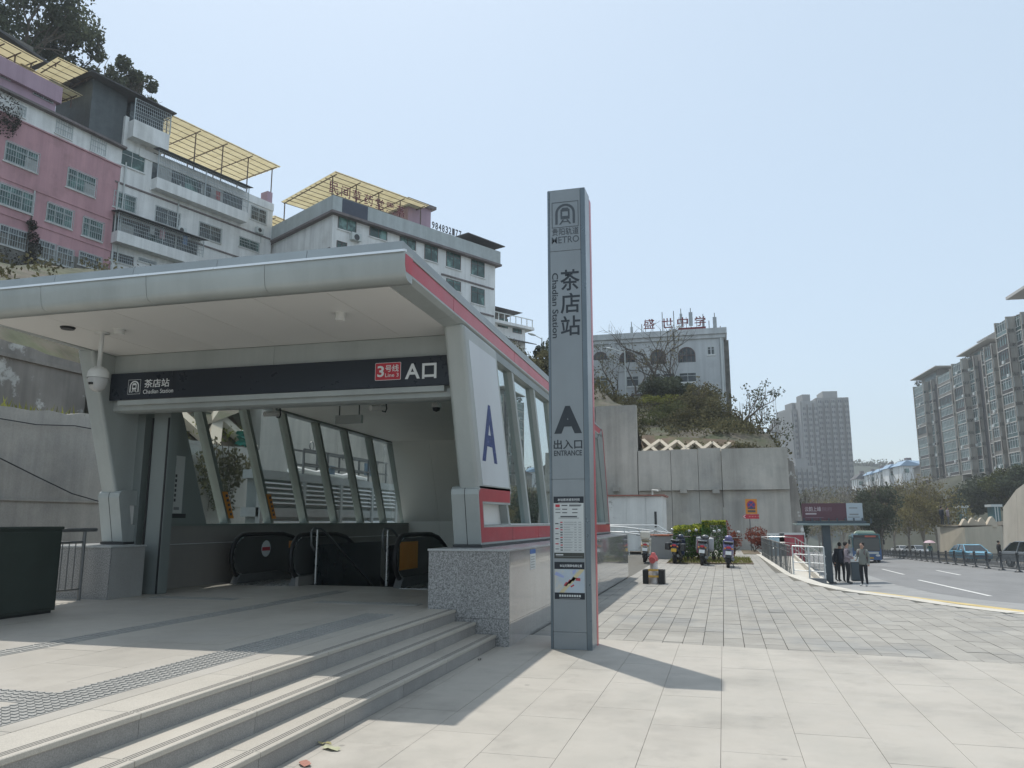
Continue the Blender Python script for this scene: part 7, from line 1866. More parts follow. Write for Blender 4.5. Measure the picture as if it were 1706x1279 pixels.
# ------------------------------------------------------------------ scooters (nose towards +Y)
def scooter(label, loc, rz, body, seat_m, accent, variant=0, tilt=.07):
    s = empty('motor_scooter', (0, 0, 0), label, 'scooter', 'scooters parked by the planting bed')
    wheel(s, (0, -.60, .23), .23, .12); wheel(s, (0, .66, .23), .23, .10)
    # rear body: lofted tail
    mb = MB()
    secs = [(-.86, .02, .66, .74), (-.80, .13, .54, .80), (-.62, .17, .44, .83), (-.35, .18, .36, .80), (-.10, .16, .30, .72), (.0, .15, .28, .48)]
    ring = []
    for y, hw, z0, z1 in secs: ring += [(-hw, y, z0 + .06), (-hw * .7, y, z0), (hw * .7, y, z0), (hw, y, z0 + .06), (hw, y, z1 - .05), (hw * .65, y, z1), (-hw * .65, y, z1), (-hw, y, z1 - .05)]
    n = 8; fs = [tuple(range(n - 1, -1, -1)), tuple(range(5 * n, 6 * n))]
    for k in range(5):
        for j in range(n): fs.append((k * n + j, k * n + (j + 1) % n, (k + 1) * n + (j + 1) % n, (k + 1) * n + j))
    mb.add(ring, fs, True); mb.build('tail_body', body, s)
    mb = MB(); mb.box(-.15, .15, -.02, .42, .25, .31); mb.build('footboard', m_dark, s, bevel=.02)
    mb = MB(); P = [(.38, .28), (.50, .30), (.62, .62), (.58, .92), (.50, .96), (.46, .90), (.50, .62)]
    mb.prism(P, YZ, -.19, .19); mb.build('front_shield', body, s, bevel=.03)
    mb = MB(); mb.prism([(.42, .42), (.50, .62), (.95, .50), (.93, .44), (.62, .47)], YZ, -.06, .06); mb.build('front_mudguard', body, s)
    mb = MB(); mb.tube([(0, .66, .23), (0, .56, .70), (0, .50, 1.0)], .035, 8); mb.build('fork', m_dark, s)
    mb = MB(); mb.prism(rrect(-.165, .165, -.82, -.02, .08), lambda p, t: (p[0], p[1], t + (.03 if p[1] < -.5 else 0)), .80, .88); mb.build('seat', seat_m, s, bevel=.02)
    mb = MB(); mb.tube([(-.34, .40, 1.03), (-.15, .48, 1.02), (.15, .48, 1.02), (.34, .40, 1.03)], .018, 6); hb = mb.build('handlebar', m_dark, s)
    mb = MB(); mb.ellipsoid((0, .54, 1.0), (.15, .12, .10)); mb.build('headlamp_cowl', body, hb)
    for sg in (-1, 1):
        mb = MB(); mb.tube([(.26 * sg, .44, 1.04), (.33 * sg, .46, 1.22)], .008, 5); mi = mb.build('mirror_stalk', m_dark, s)
        mb = MB(); mb.ellipsoid((.345 * sg, .455, 1.25), (.065, .015, .05)); mb.build('mirror', m_steel, mi)
        mb = MB(); mb.tube([(.34 * sg, .40, 1.03), (.42 * sg, .36, 1.03)], .022, 6); mb.build('grip', m_black, hb)
        mb = MB(); mb.ellipsoid((.12 * sg, -.845, .66), (.035, .02, .03)); mb.build('indicator', mat('indicator_orange', (.6, .22, .03), .3), s)
    mb = MB(); mb.ellipsoid((0, -.85, .70), (.085, .025, .045)); mb.build('tail_light', m_signred, s)
    mb = MB(); mb.prism([(-.86, .62), (-.93, .36), (-.91, .35), (-.82, .60)], YZ, -.07, .07); mb.build('rear_mudguard', m_dark, s)
    mb = MB(); mb.prism([(-.915, .58), (-.94, .46), (-.935, .455), (-.908, .575)], YZ, -.10, .10); mb.build('number_plate', accent, s)
    mb = MB(); mb.tube([(.0, -.05, .22), (.16, -.30, .12), (.20, -.55, .06), (.20, -.30, .0)], .015, 5); mb.build('stand', m_dark, s)
    mb = MB(); mb.box(-.11, .11, -.45, -.05, .16, .36); mb.build('engine', m_dark, s, bevel=.03)
    mb = MB(); mb.tube([(.13, -.25, .25), (.15, -.55, .26), (.16, -.88, .32)], [.03, .05, .055], 8); mb.build('exhaust', m_steeld, s)
    mb = MB(); mb.tube([(-.13, -.55, .90), (-.14, -.86, .90), (.14, -.86, .90), (.13, -.55, .90)], .014, 6); mb.build('grab_rail', m_steel, s)
    if variant == 1:      # rear box
        mb = MB(); mb.box(-.19, .19, -1.02, -.66, .93, 1.22); mb.build('top_box', body, s, bevel=.05)
    if variant == 2:      # panniers
        for sg in (-1, 1): mb = MB(); mb.box(*sorted((.20 * sg, .38 * sg)), -.78, -.40, .50, .78); mb.build('pannier', m_dark, s, bevel=.04)
    if variant == 3:      # knee covers hung on the handlebar
        for sg, mm in ((-1, mat('cover_grey', (.30, .31, .32), .8, var=.2)), (1, mat('cover_silver', (.38, .39, .40), .6))):
            mb = MB(); mb.prism([(.30, .98), (.52, 1.04), (.60, .70), (.46, .45), (.34, .55)], YZ, *sorted((.15 * sg, .33 * sg))); mb.build('weather_cover', mm, s, bevel=.05)
        mb = MB(); mb.prism([(.0, .40), (.2, .45), (.3, .85), (.1, .9)], YZ, -.26, -.14); mb.build('weather_cover', mat('cover_maroon', (.20, .05, .09), .8), s, bevel=.03)
    s.location = loc; s.rotation_euler = (0, tilt, rz)
    return s
m_sw = mat('scooter_white', (.60, .57, .50), .25, var=.04, coat=.4); m_sb = mat('scooter_navy', (.02, .03, .06), .25, var=.05, coat=.4)
m_sg = mat('scooter_grey', (.12, .125, .13), .3, var=.05, coat=.3); m_sp = mat('scooter_purple', (.13, .12, .27), .25, var=.05, coat=.4)
m_seat = mat('scooter_seat', (.02, .02, .022), .7, var=.1)
m_py = mat('plate_yellow', (.60, .36, .03), .5)
for (u, v, lb, b, st_, ac, vr, rz) in ((1072, 937, 'cream and white scooter parked beside the grey electric box', m_sw, mat('seat_cream', (.42, .38, .28), .6), m_white, 1, .05), (1127, 939, 'dark blue scooter with a yellow plate parked before the rounded shrub', m_sb, m_seat, m_py, 2, -.12), (1171, 942, 'grey scooter with weather covers parked between the dark blue and purple ones', m_sg, m_seat, m_white, 3, -.05), (1213, 946, 'purple scooter parked at the corner of the planting bed', m_sp, m_seat, m_white, 0, .0)):
    p = gz(u, v); scooter(lb, (p.x, p.y + .75, 0), rz, b, st_, ac, vr)

# ------------------------------------------------------------------ ramp beside the plaza with railings
mb = MB(); mb.hexa([(2.14, 25.5, -1.4), (2.86, 25.5, -1.4), (3.1, 40, -1.6), (1.9, 40, -1.6), (2.14, 25.5, -.42), (2.86, 25.5, -.42), (3.1, 40, -.02), (1.9, 40, -.02)]); rp = mb.build('ramp', m_kerb, kind='structure')
mb = MB(); mb.box(2.12, 2.88, 25.28, 25.48, -1.4, -.07); mb.build('front_wall', mat('ramp_wall', (.20, .205, .21), .8, var=.1, streak=.2), rp)
mb = MB(); mb.hexa([(2.87, 25.5, -1.5), (2.97, 25.5, -1.5), (3.21, 40, -1.7), (3.11, 40, -1.7), (2.87, 25.5, -.2), (2.97, 25.5, -.2), (3.21, 40, .1), (3.11, 40, .1)]); mb.build('side_kerb', m_kerb, rp)
ra = empty('plaza_railing', (2.1, 30, 0), 'steel balustrade along the plaza edge above the ramp', 'railing')
def tube(par, nm, pts, r, m=m_steel, n=6): mb = MB(); mb.tube(pts, r, n); return mb.build(nm, m, par)
K0, K1 = Vector((1.72, 39.5, 0)), Vector((1.95, 26.0, 0))
for z in (.86, .66, .18): tube(ra, 'rail', [K0 + Z_ * z, K1 + Z_ * z], .022 if z > .8 else .014, m_steel if z > .8 else m_steeld)
for i in range(28):
    p = K0.lerp(K1, i / 27); tube(ra, 'baluster', [p, p + Z_ * .86], .016 if i % 4 else .026, m_steeld, 5)
rb = empty('ramp_railing', (3, 25.4, 0), 'horizontal-bar steel railing across the end of the ramp', 'railing')
for z in (.84, .60, .36, .12): tube(rb, 'rail', [(2.0, 25.7, z + .02), (2.86, 25.38, z)], .022 if z > .8 else .014, m_rail)
for x in (2.0, 2.44, 2.86): tube(rb, 'post', [(x, 25.7 - (x - 2) * .37, -.07), (x, 25.7 - (x - 2) * .37, .84)], .024, m_rail)
rc_ = empty('ramp_handrail', (4.1, 32, 0), 'steel handrail running down the roadside edge of the ramp', 'railing')
for z in (.86, .60, .34):
    tube(rc_, 'rail', [(1.72, 39.6, z + .02), (2.8, 39.7, z + .02), (3.15, 38.5, z), (2.92, 25.6, z - .30)], .02 if z > .8 else .014)
for k in range(8):
    y = 38.5 - k * 1.8; zz = -.3 * (38.5 - y) / 12.9; tube(rc_, 'post', [(2.92 + (y - 25.6) * .018, y, zz - .1), (2.92 + (y - 25.6) * .018, y, .86 + zz)], .02)

# ------------------------------------------------------------------ bus shelter
p = rgz(1382, 972, .13)
bs = empty('bus_shelter', p, 'grey bus shelter with a maroon and pale roof billboard', 'bus shelter')
m_bsg = mat('shelter_grey', (.075, .095, .11), .4, metal=.3, var=.08); Y = p.y
mb = MB(); mb.box(p.x - .16, p.x + .16, Y - .12, Y + .22, p.z, 1.46); mb.build('post', m_bsg, bs, bevel=.03)
mb = MB(); mb.box(p.x - .26, p.x + .26, Y - .2, Y + .3, p.z, p.z + .06); mb.build('base_plate', m_dark, bs)
a = on_y(1327, 878, Y - .6); b = on_y(1449, 878, Y - .6)
mb = MB(); mb.box(a.x, b.x, Y - .7, Y + 1.3, 1.44, 1.52); mb.build('roof', mat('shelter_roof', (.22, .28, .28), .4), bs, bevel=.02)
mb = MB(); mb.box(a.x + .05, b.x - .1, Y - .55, Y + .9, 1.52, 1.62); mb.build('roof_tray', m_bsg, bs)
for k in range(9): mb = MB(); xx = a.x + .3 + k * .32; mb.box(xx, xx + .05, Y - .5, Y - .45, 1.52, 1.74); mb.build('billboard_strut', m_bsg, bs)
m_mar = mat('billboard_maroon', (.105, .045, .06), .4, var=.12, scale=.8); yb_ = Y - .42
c0, c1_, c2_ = on_y(1337, 867, yb_), on_y(1409, 838, yb_), on_y(1436, 838, yb_)
mb = MB(); mb.box(c0.x, c1_.x, yb_ - .03, yb_ + .08, c0.z, c1_.z); mb.build('billboard', m_mar, bs)
mb = MB(); mb.box(c1_.x + .003, c2_.x, yb_ - .03, yb_ + .08, c0.z, c1_.z); mb.build('billboard', mat('billboard_pale', (.40, .46, .50), .4, var=.05), bs)
a_ = on_y(1341, 852, yb_); text('lettering', '云韵上峰', (a_.x, yb_ - .032, a_.z), X_, Z_, on_y(1368, 852, yb_).x - a_.x, .20, mat('billboard_text', (.45, .40, .42), .5), bs, .001, .01)
a_ = on_y(1370, 852, yb_); text('lettering', '院府', (a_.x, yb_ - .032, a_.z + .01), X_, Z_, on_y(1386, 852, yb_).x - a_.x, .17, mat('billboard_text2', (.22, .15, .18), .5), bs, .001, .0)
for (u0, v0, u1, v1, m) in ((1342, 857, 1360, 854.5, MATS['billboard_text']), (1342, 862.5, 1372, 861.5, MATS['billboard_text2']), (1414, 847, 1428, 845, m_txtg), (1415, 858, 1430, 855.5, m_txtg), (1413, 862, 1432, 860.5, m_txtg)):
    q0, q1 = on_y(u0, v0, yb_), on_y(u1, v1, yb_); mb = MB(); mb.box(q0.x, q1.x, yb_ - .033, yb_ - .030, q0.z, q1.z); mb.build('print_line', m, bs)
# advertising panels and a bench behind
for (x, w, m, lb) in ((p.x - .95, .55, mat('ad_red', (.34, .06, .08), .4, var=.4, scale=3), 'red advertising panel behind the ramp railing'), (p.x - 1.7, .35, mat('ad_blue', (.35, .48, .55), .4, var=.3, scale=3), 'narrow pale blue panel behind the ramp railing')):
    yy = Y + 5; zg = zroad(x, yy) + .13; t = empty('advert_panel', (x, yy, zg), lb, 'panel'); mb = MB(); mb.box(x - w, x + w, yy, yy + .12, zg + .25, zg + 2.1); mb.build('panel', m, t); mb = MB(); mb.box(x - w - .04, x + w + .04, yy - .02, yy + .14, zg + 2.1, zg + 2.2); mb.build('frame', m_rail, t)
    for sx in (-w, w): mb = MB(); mb.box(x + sx - .04, x + sx + .04, yy, yy + .12, zg, zg + 2.1); mb.build('post', m_rail, t)
# litter bin beside the people
q = rgz(1431, 968, .13); t = empty('litter_bin', q, 'grey litter bin with a pale top between the waiting people', 'bin')
mb = MB(); mb.box(q.x - .24, q.x + .24, q.y + .2, q.y + .65, q.z, q.z + .78); mb.build('body', m_bsg, t, bevel=.02)
mb = MB(); mb.box(q.x - .26, q.x + .26, q.y + .18, q.y + .67, q.z + .79, q.z + .98); mb.build('lid', m_rail, t, bevel=.02)

# ------------------------------------------------------------------ bus
def bus(label, loc, az):
    b = empty('city_bus', (0, 0, 0), label, 'bus')          # front at -Y
    m_bb = mat('bus_blue', (.03, .10, .25), .3, var=.05, coat=.4); m_bt = mat('bus_teal', (.06, .19, .21), .3, var=.05, coat=.3); m_bp = mat('bus_pale', (.35, .48, .55), .35, var=.05)
    W, L, H = 1.25, 10.5, 2.75
    mb = MB(); mb.prism(rrect(-W, W, 0, 1.12, .10), lambda q, t: (q[0], t, q[1] + .30), 0, L); mb.build('lower_body', m_bb, b)
    mb = MB(); mb.prism([(-W, 1.42), (W, 1.42), (W - .05, H - .12), (W - .18, H), (-W + .18, H), (-W + .05, H - .12)], lambda q, t: (q[0], t, q[1]), .06, L); mb.build('upper_body', m_bt, b)
    mb = MB(); mb.box(-W + .10, W - .10, -.03, .065, 1.12, 2.32); ws = mb.build('windscreen', m_carglass, b, bevel=.04)
    mb = MB(); mb.box(-W + .15, W - .15, -.04, .06, 2.36, 2.62); mb.build('destination_display', mat('display_dark', (.04, .03, .03), .2), b)
    mb = MB(); mb.box(-.1, .85, -.045, -.038, 2.42, 2.56); mb.build('display_text', mat('display_red', (.5, .10, .06), .4), b)
    mb = MB(); mb.box(-W + .55, W - .25, -.035, -.005, .86, 1.06); mb.build('white_band', m_wframe, b)
    for sg in (-1, 1):
        mb = MB(); mb.ellipsoid((sg * .92, 0, .72), (.2, .05, .10)); mb.build('headlight', m_white, b)
        mb = MB(); mb.tube([(sg * W, .1, 2.4), (sg * (W + .22), -.15, 2.35), (sg * (W + .24), -.2, 2.0)], .03, 6); mr = mb.build('mirror_arm', m_black, b)
        mb = MB(); mb.box(sg * (W + .24) - .09, sg * (W + .24) + .09, -.24, -.16, 1.75, 2.15); mb.build('mirror', m_black, mr)
        for k in range(6): mb = MB(); mb.box(*sorted((sg * (W - .03), sg * (W + .005))), .9 + k * 1.55, 2.3 + k * 1.55, 1.45, 2.3); mb.build('side_window', m_carglass, b)
        for y in (1.9, 7.6): wheel(b, (sg * (W - .18), y, .48), .48, .28)
    mb = MB(); mb.box(-.45, .55, -.02, .02, .42, .56); mb.build('number_plate', m_py, b)
    mb = MB(); mb.prism([(-.95, H), (.95, H), (.75, H + .28), (-.75, H + .28)], lambda q, t: (q[0], t, q[1]), 1.0, 4.2); mb.build('roof_unit', mat('bus_roof_unit', (.50, .56, .44), .5), b, bevel=.05)
    mb = MB(); mb.box(-W, -W + .55, -.02, .07, 2.40, 2.74); mb.build('corner_panel', m_bp, b)
    b.location = loc; b.rotation_euler = (0, 0, az); return b
p = rgz(1446, 938); bus('blue city bus approaching behind the bus shelter', p, -R_(6.2))
bpy.data.objects['city_bus'].rotation_euler.x = -.03
# ------------------------------------------------------------------ fence in the middle of the road
A, B = rgz(1543.8, 935.2), rgz(1697.5, 953.2); dv = (A - B) / 9.0
fe = []
mfe = mat('fence_dark', (.035, .042, .048), .5, var=.1); mfp = mat('fence_infill', (.07, .078, .082), .5, var=.1)
mb = MB(); mb.lathe([(.001, 1.06), (.05, 1.05), (.085, 1.0), (.085, .96), (.07, .94), (.07, .12), (.12, .10), (.15, .06), (.20, .05), (.20, 0)], n=10); post_me = mb.mesh('post'); post_me.materials.append(mfe)
L_ = dv.length; dn = dv.normalized()
mb = MB(); mb.bar((.08, 0, .90), (L_ - .08, 0, .90), .05); mb.bar((.08, 0, .16), (L_ - .08, 0, .16), .05)
rails_me = mb.mesh('rails'); rails_me.materials.append(mfe)
mb = MB(); k = 12
for i in range(k):
    x0 = .1 + (L_ - .2) * i / k; x1 = .1 + (L_ - .2) * (i + 1) / k; mb.bar((x0, 0, .17), (x1, 0, .89), .02); mb.bar((x1, 0, .17), (x0, 0, .89), .02)
inf_me = mb.mesh('infill'); inf_me.materials.append(mfp)
az = math.atan2(dn.y, dn.x)
ff = empty('median_fence', B, 'dark post fence with lattice panels along the middle of the road', 'fence')
for i in range(-3, 34):
    q = B + dv * i; q.z = zroad(q.x, q.y)
    put('post', post_me, ff, q); o = put('rails', rails_me, ff, q, (0, .03, az)); o['kind'] = 'stuff'; o = put('infill_lattice', inf_me, ff, q, (0, .03, az)); o['kind'] = 'stuff'
# ------------------------------------------------------------------ cars
def car(label, loc, az, paint, tall=0.0, group='cars on the far carriageway'):
    c = empty('parked_car', (0, 0, 0), label, 'car', group)    # nose at -Y
    W, H = .88, 1.45 + tall
    prof = [(-2.2, .42), (-2.22, .62), (-2.05, .78), (-1.25, .93), (-.62, H - .06), (-.35, H), (.85, H), (1.35, H - .12), (1.85, .98), (2.15, .92), (2.22, .6), (2.18, .36), (-2.1, .30)]
    lower = [(-2.2, .42), (-2.22, .62), (-2.05, .78), (-1.25, .93), (1.85, .98), (2.15, .92), (2.22, .6), (2.18, .36), (-2.1, .30)]
    mb = MB(); mb.prism(lower, YZ, -W, W); mb.build('body', paint, c, bevel=.06)
    cab = [(-1.32, .92), (-.62, H - .06), (-.35, H), (.85, H), (1.35, H - .12), (1.9, .96)]
    n = len(cab); vs = []
    for s_ in (-1, 1): vs += [(s_ * (W - .03 - .22 * max(0, (z - .92)) / (H - .92)), y, z) for y, z in cab]
    mb = MB(); mb.add(vs, [tuple(range(n)), tuple(range(2 * n - 1, n - 1, -1))] + [(i, n + i, n + (i + 1) % n, (i + 1) % n) for i in range(n)]); mb.build('cabin', m_carglass, c)
    mb = MB(); wt = W - .03 - .22; mb.hexa([(-wt - .02, -.60, H - .05), (wt + .02, -.60, H - .05), (wt + .02, 1.3, H - .09), (-wt - .02, 1.3, H - .09), (-wt, -.36, H + .02), (wt, -.36, H + .02), (wt, .85, H + .02), (-wt, .85, H + .02)]); mb.build('roof', paint, c, bevel=.03)
    for s_ in (-1, 1):
        for (y0, y1, z1, z0) in ((-1.3, -.55, H - .03, .92), (.28, .36, H, .95), (1.25, 1.86, H - .08, .96)):
            mb = MB(); mb.bar((s_ * (wt + .02), y1 if y0 < 0 else y0, z1), (s_ * (W - .02), y0 if y0 < 0 else y1, z0), .05); mb.build('pillar', paint, c)
        for y in (-1.35, 1.32): wheel(c, (s_ * (W - .10), y, .32), .32, .20)
        mb = MB(); mb.ellipsoid((s_ * .62, -2.16, .66), (.2, .08, .085)); mb.build('headlight', m_white, c)
        mb = MB(); mb.ellipsoid((s_ * (W + .1), -.85, .98), (.1, .06, .07)); mb.build('mirror', paint, c)
        mb = MB(); mb.ellipsoid((s_ * .66, 2.18, .80), (.16, .06, .08)); mb.build('tail_light', m_signred, c)
    mb = MB(); mb.box(-.5, .5, -2.235, -2.19, .44, .58); mb.build('grille', m_black, c); mb = MB(); mb.box(-.22, .22, -2.25, -2.23, .46, .56); mb.build('number_plate', mat('plate_blue', (.02, .06, .30), .5), c)
    c.location = loc; c.rotation_euler = (-.03, 0, az); return c
cw = mat('car_white', (.62, .63, .63), .25, coat=.5, var=.03); cb_ = mat('car_blue', (.16, .40, .55), .25, coat=.5, var=.03); cs = mat('car_silver', (.33, .36, .39), .25, metal=.5, coat=.4, var=.03); cr_ = mat('car_red', (.34, .05, .08), .3, coat=.4, var=.04)
for (u, v, lb, pm, rz, tall) in ((1618, 936.5, 'light blue taxi behind the median fence before the tan abutment', cb_, .2, 0), (1528, 925, 'white car behind the median fence beside the umbrella', cw, .45, 0), (1502, 922, 'white car farther along behind the median fence', cw, .4, 0), (1728, 946, 'silver car behind the median fence by the far retaining wall', cs, .3, .1), (1597, 933.5, 'pale blue car just beyond the light blue taxi', mat('car_pale', (.25, .42, .52), .25, coat=.5), .15, 0), (1476, 914, 'dark red car far along the road beside the bus', cr_, .2, .2), (1556, 912, 'red van parked under the brown street trees', cr_, .6, .5)):
    p = rgz(u, v); car(lb, p, rz - R_(6), pm, tall)

# ------------------------------------------------------------------ people
def person(label, loc, h, face, cloth, pose, group=None, bag=None, hair=(.015, .013, .012), skirt=False):
    """cloth: dict top, legs, shoes, skin; pose: joint offsets. One skinned body; face = heading of the nose"""
    k = h / 1.70
    t = empty('person', (0, 0, 0), label, 'person', group)
    A = pose
    J = {'pel': (0, 0, .93), 'wai': (0, .0, 1.08), 'che': (0, -.01, 1.28), 'nek': (0, 0, 1.46), 'hd0': (0, -.015, 1.54), 'hd1': (0, -.03, 1.63), 'hd2': (0, -.015, 1.69),
         'shL': (-.18, 0, 1.40), 'shR': (.18, 0, 1.40), 'hiL': (-.09, 0, .90), 'hiR': (.09, 0, .90)}
    J.update({'elL': A.get('elL', (-.24, .03, 1.12)), 'wrL': A.get('wrL', (-.25, -.05, .88)), 'haL': A.get('haL', (-.25, -.08, .79)), 'elR': A.get('elR', (.24, .03, 1.12)), 'wrR': A.get('wrR', (.25, -.05, .88)), 'haR': A.get('haR', (.25, -.08, .79)),
              'knL': A.get('knL', (-.10, -.03, .50)), 'anL': A.get('anL', (-.10, .03, .09)), 'toL': A.get('toL', (-.12, -.15, .04)), 'knR': A.get('knR', (.10, -.03, .50)), 'anR': A.get('anR', (.10, .03, .09)), 'toR': A.get('toR', (.12, -.15, .04))})
    E_ = [('pel', 'wai'), ('wai', 'che'), ('che', 'nek'), ('nek', 'hd0'), ('hd0', 'hd1'), ('hd1', 'hd2'), ('che', 'shL'), ('che', 'shR'), ('shL', 'elL'), ('elL', 'wrL'), ('wrL', 'haL'), ('shR', 'elR'), ('elR', 'wrR'), ('wrR', 'haR'), ('pel', 'hiL'), ('pel', 'hiR'), ('hiL', 'knL'), ('knL', 'anL'), ('anL', 'toL'), ('hiR', 'knR'), ('knR', 'anR'), ('anR', 'toR')]
    Rr = {'pel': (.15, .11), 'wai': (.14, .105), 'che': (.17, .115), 'nek': (.055, .055), 'hd0': (.07, .075), 'hd1': (.078, .095), 'hd2': (.055, .07), 'shL': (.075, .075), 'shR': (.075, .075), 'elL': (.05, .05), 'elR': (.05, .05), 'wrL': (.034, .034), 'wrR': (.034, .034), 'haL': (.032, .042), 'haR': (.032, .042), 'hiL': (.095, .10), 'hiR': (.095, .10), 'knL': (.062, .065), 'knR': (.062, .065), 'anL': (.042, .045), 'anR': (.042, .045), 'toL': (.04, .03), 'toR': (.04, .03)}
    names = list(J); me = bpy.data.meshes.new('body'); me.from_pydata([tuple(c * k for c in J[n]) for n in names], [(names.index(a), names.index(b)) for a, b in E_], [])
    o = bpy.data.objects.new('body', me); COL.objects.link(o)
    sk = o.modifiers.new('s', 'SKIN'); sd = o.modifiers.new('d', 'SUBSURF'); sd.levels = 1; sd.render_levels = 1
    for i, n in enumerate(names): me.skin_vertices[0].data[i].radius = (Rr[n][0] * k, Rr[n][1] * k); me.skin_vertices[0].data[i].use_root = (n == 'pel')
    dg = bpy.context.evaluated_depsgraph_get(); m2 = bpy.data.meshes.new_from_object(o.evaluated_get(dg)); bpy.data.objects.remove(o)
    mats = [cloth['top'], cloth['legs'], cloth['shoes'], cloth['skin']]
    m2.materials.clear()
    for q in mats: m2.materials.append(q)
    hands = [Vector(J['haL']) * k, Vector(J['haR']) * k]
    for p in m2.polygons:
        c = p.center; p.use_smooth = True
        if c.z > 1.47 * k or min((c - h_).length for h_ in hands) < .07 * k: p.material_index = 3
        elif c.z < .10 * k and True: p.material_index = 2
        elif c.z < .93 * k and abs(c.x) < .21 * k and min((c - Vector(J[w]) * k).length for w in ('wrL', 'wrR')) > .10 * k: p.material_index = 1
        else: p.material_index = 0
    body = bpy.data.objects.new('body', m2); COL.objects.link(body); attach(body, t)
    mh = mat('hair_dark', hair, .7, var=.2)
    mb = MB(); mb.ellipsoid((0, .022 * k, 1.655 * k), (.088 * k, .10 * k, .095 * k), 12, 8); mb.build('hair', mh, t)
    mb = MB(); mb.ellipsoid((0, -.118 * k, 1.60 * k), (.014 * k, .02 * k, .022 * k), 8, 6); mb.build('nose', cloth['skin'], t)
    for sx in (-1, 1): mb = MB(); mb.ellipsoid((sx * .032 * k, -.108 * k, 1.625 * k), (.012 * k, .006 * k, .007 * k), 6, 4); mb.build('eye', m_black, t)
    # hem of the top
    mb = MB(); mb.lathe([(.155 * k, 0), (.17 * k, .12 * k), (.16 * k, .24 * k)], (0, 0, .86 * k), 14)
    mb.v = [(x, y * .78, z) for x, y, z in mb.v]; mb.build('jacket_hem', cloth['top'], t)
    if bag:
        mb = MB(); mb.box(-.14 * k, .14 * k, .11 * k, .27 * k, .98 * k, 1.40 * k); mb.build('backpack', bag, t, bevel=.04)
        for sx in (-1, 1): mb = MB(); mb.tube([(sx * .11 * k, .13 * k, 1.38 * k), (sx * .12 * k, 0, 1.47 * k), (sx * .12 * k, -.125 * k, 1.32 * k), (sx * .14 * k, .06 * k, 1.05 * k)], .016 * k, 5); mb.build('strap', bag, t)
    t.location = loc; t.rotation_euler = (0, 0, face); return t
m_skin = mat('skin', (.42, .25, .18), .6, var=.05); m_navy = mat('cloth_navy', (.022, .027, .04), .85, var=.15, scale=8); m_blk = mat('cloth_black', (.014, .016, .02), .85, var=.15, scale=8)
m_pkg = mat('cloth_pinkgrey', (.30, .25, .27), .85, var=.1, scale=8); m_olv = mat('cloth_olivegrey', (.20, .21, .19), .85, var=.1, scale=8); m_gry = mat('cloth_grey', (.14, .15, .155), .85, var=.1, scale=8); m_shoe = mat('shoe_dark', (.05, .05, .05), .6); m_shw = mat('shoe_pale', (.45, .45, .44), .6); m_mar2 = mat('cloth_maroon', (.12, .06, .065), .85, var=.15, scale=9)
p = rgz(1441, 977, .13); person('person in a pale vest with a dark backpack waiting at the kerb', p, 1.58, R_(-35), dict(top=m_olv, legs=m_blk, shoes=m_shw, skin=m_skin), {'elL': (-.23, .0, 1.14), 'wrL': (-.20, -.2, 1.02), 'haL': (-.17, -.28, 1.03)}, 'people waiting at the bus stop', m_mar2)
p = rgz(1414, 973, .13); person('person in a pinkish top and black trousers holding papers', p, 1.62, R_(70), dict(top=m_pkg, legs=m_blk, shoes=m_shoe, skin=m_skin), {'elR': (.23, .0, 1.13), 'wrR': (.16, -.22, 1.08), 'haR': (.12, -.30, 1.10), 'elL': (-.23, .0, 1.13), 'wrL': (-.16, -.22, 1.06), 'haL': (-.12, -.30, 1.08)}, 'people waiting at the bus stop', m_navy)
p = rgz(1403, 970, .13); person('person in a long dark coat standing close to the shelter post', p, 1.62, R_(160), dict(top=m_navy, legs=m_blk, shoes=m_shoe, skin=m_skin), {}, 'people waiting at the bus stop')
p = rgz(1396, 968, .13); person('shorter person in black half hidden behind the shelter post', p, 1.38, R_(40), dict(top=m_blk, legs=m_blk, shoes=m_shoe, skin=m_skin), {}, 'people waiting at the bus stop')
p = rgz(1667, 938, .0); person('dark-clothed person walking past the tan abutment', p, 1.65, R_(100), dict(top=m_blk, legs=m_blk, shoes=m_shoe, skin=m_skin), {'knL': (-.10, -.16, .52), 'anL': (-.10, -.12, .12), 'toL': (-.1, -.3, .1), 'knR': (.1, .06, .5), 'anR': (.1, .26, .14), 'toR': (.1, .12, .05)}, None)
pt_ = pd(1571, 879.5, D_ + 7); pt_.z = zt if False else pd(1600, 878.5, D_).z + .16
person('person in navy work clothes standing on the tan abutment', pt_, 1.7, R_(120), dict(top=m_navy, legs=m_navy, shoes=m_shoe, skin=m_skin), {}, 'workers on the abutment')
pt2 = pd(1581, 879, D_ + 7); pt2.z = pt_.z; person('person in a pinkish shirt working on the tan abutment', pt2, 1.65, R_(60), dict(top=m_pkg, legs=m_gry, shoes=m_shoe, skin=m_skin), {}, 'workers on the abutment')
p = rgz(1551, 931, 0); person('person sheltering under the pink umbrella behind the fence', p, 1.62, R_(180), dict(top=mat('cloth_teal', (.06, .16, .17), .8), legs=m_gry, shoes=m_shoe, skin=m_skin), {'elR': (.24, -.1, 1.15), 'wrR': (.18, -.25, 1.3), 'haR': (.16, -.28, 1.38)}, None)
t = empty('umbrella', p + Vector((0, 0, 1.3)), 'pale pink open umbrella held above the person behind the fence', 'umbrella')
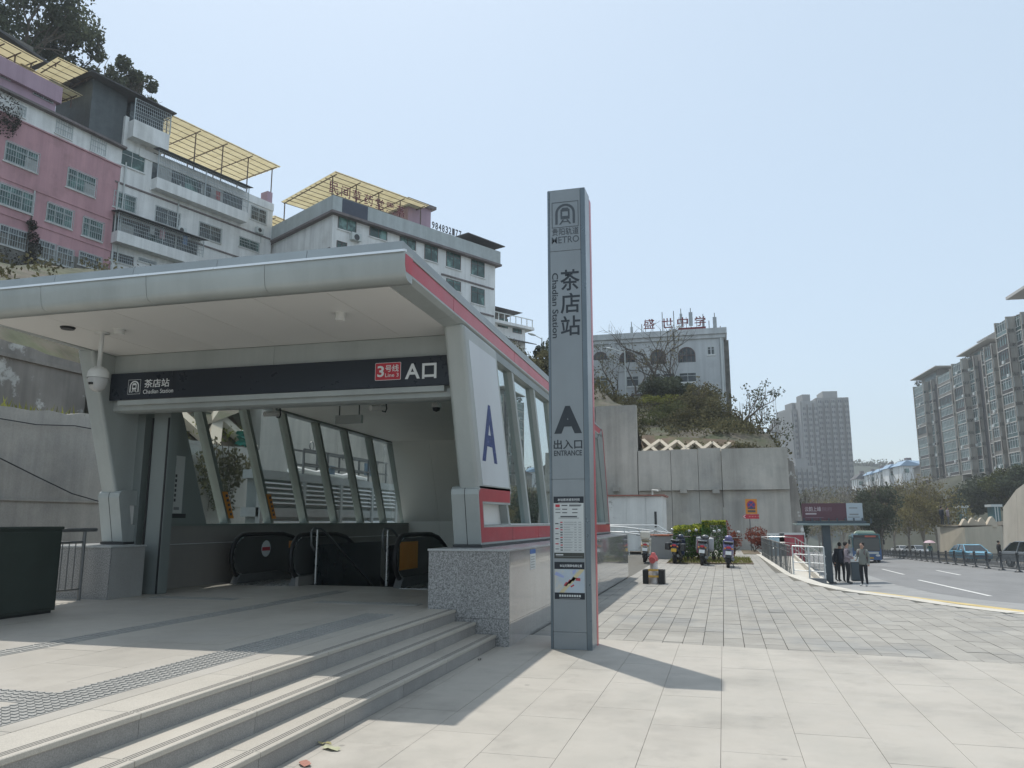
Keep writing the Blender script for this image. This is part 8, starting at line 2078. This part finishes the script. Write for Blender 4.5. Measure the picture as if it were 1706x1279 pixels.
mb = MB(); n = 8; rim = [(p.x + .62 * math.cos(i * math.pi / 4), p.y + .62 * math.sin(i * math.pi / 4), p.z + 1.72) for i in range(n)]; mid = [(p.x + .38 * math.cos(i * math.pi / 4), p.y + .38 * math.sin(i * math.pi / 4), p.z + 1.92) for i in range(n)]
mb.add(rim + mid + [(p.x, p.y, p.z + 2.0)], [(i, (i + 1) % n, n + (i + 1) % n, n + i) for i in range(n)] + [(n + i, n + (i + 1) % n, 2 * n) for i in range(n)]); mb.build('canopy', mat('umbrella_pink', (.55, .40, .45), .6, var=.1), t)
mb = MB(); mb.tube([(p.x, p.y, p.z + 1.25), (p.x, p.y, p.z + 2.05)], .012, 5); mb.build('shaft', m_steeld, t)
# papers held by the person in the pinkish top
q = rgz(1414, 973, .13) ; mb = MB(); f_ = Vector((math.sin(R_(70)), -math.cos(R_(70)), 0)); c = q + f_ * .32 + Vector((0, 0, 1.0)); sd = Vector((-f_.y, f_.x, 0)); mb.hexa([c - sd * .14 - Z_ * .1, c + sd * .14 - Z_ * .1, c + sd * .14 - Z_ * .1 + f_ * .012, c - sd * .14 - Z_ * .1 + f_ * .012, c - sd * .14 + Z_ * .1 - f_ * .05, c + sd * .14 + Z_ * .1 - f_ * .05, c + sd * .14 + Z_ * .1 - f_ * .038, c - sd * .14 + Z_ * .1 - f_ * .038])
mb.build('paper_sheaf', m_paper, None, 'white papers held by the person in the pinkish top', 'papers')
# ------------------------------------------------------------------ the day's haze
mb = MB(); mb.box(-330, 480, -70, 800, -40, 105)
hz = mb.build('haze', None, kind='stuff')
hm = bpy.data.materials.new('haze_air'); hm.use_nodes = True; N = hm.node_tree.nodes; N.remove(N['Principled BSDF'])
pv = N.new('ShaderNodeVolumePrincipled'); pv.inputs['Color'].default_value = (.90, .95, 1.0, 1); pv.inputs['Density'].default_value = 0.0006; pv.inputs['Anisotropy'].default_value = 0.0
hm.node_tree.links.new(pv.outputs[0], N['Material Output'].inputs['Volume'])
hz.data.materials.clear(); hz.data.materials.append(hm)
tag(hz, 'pale haze in the air over the whole place', 'haze')
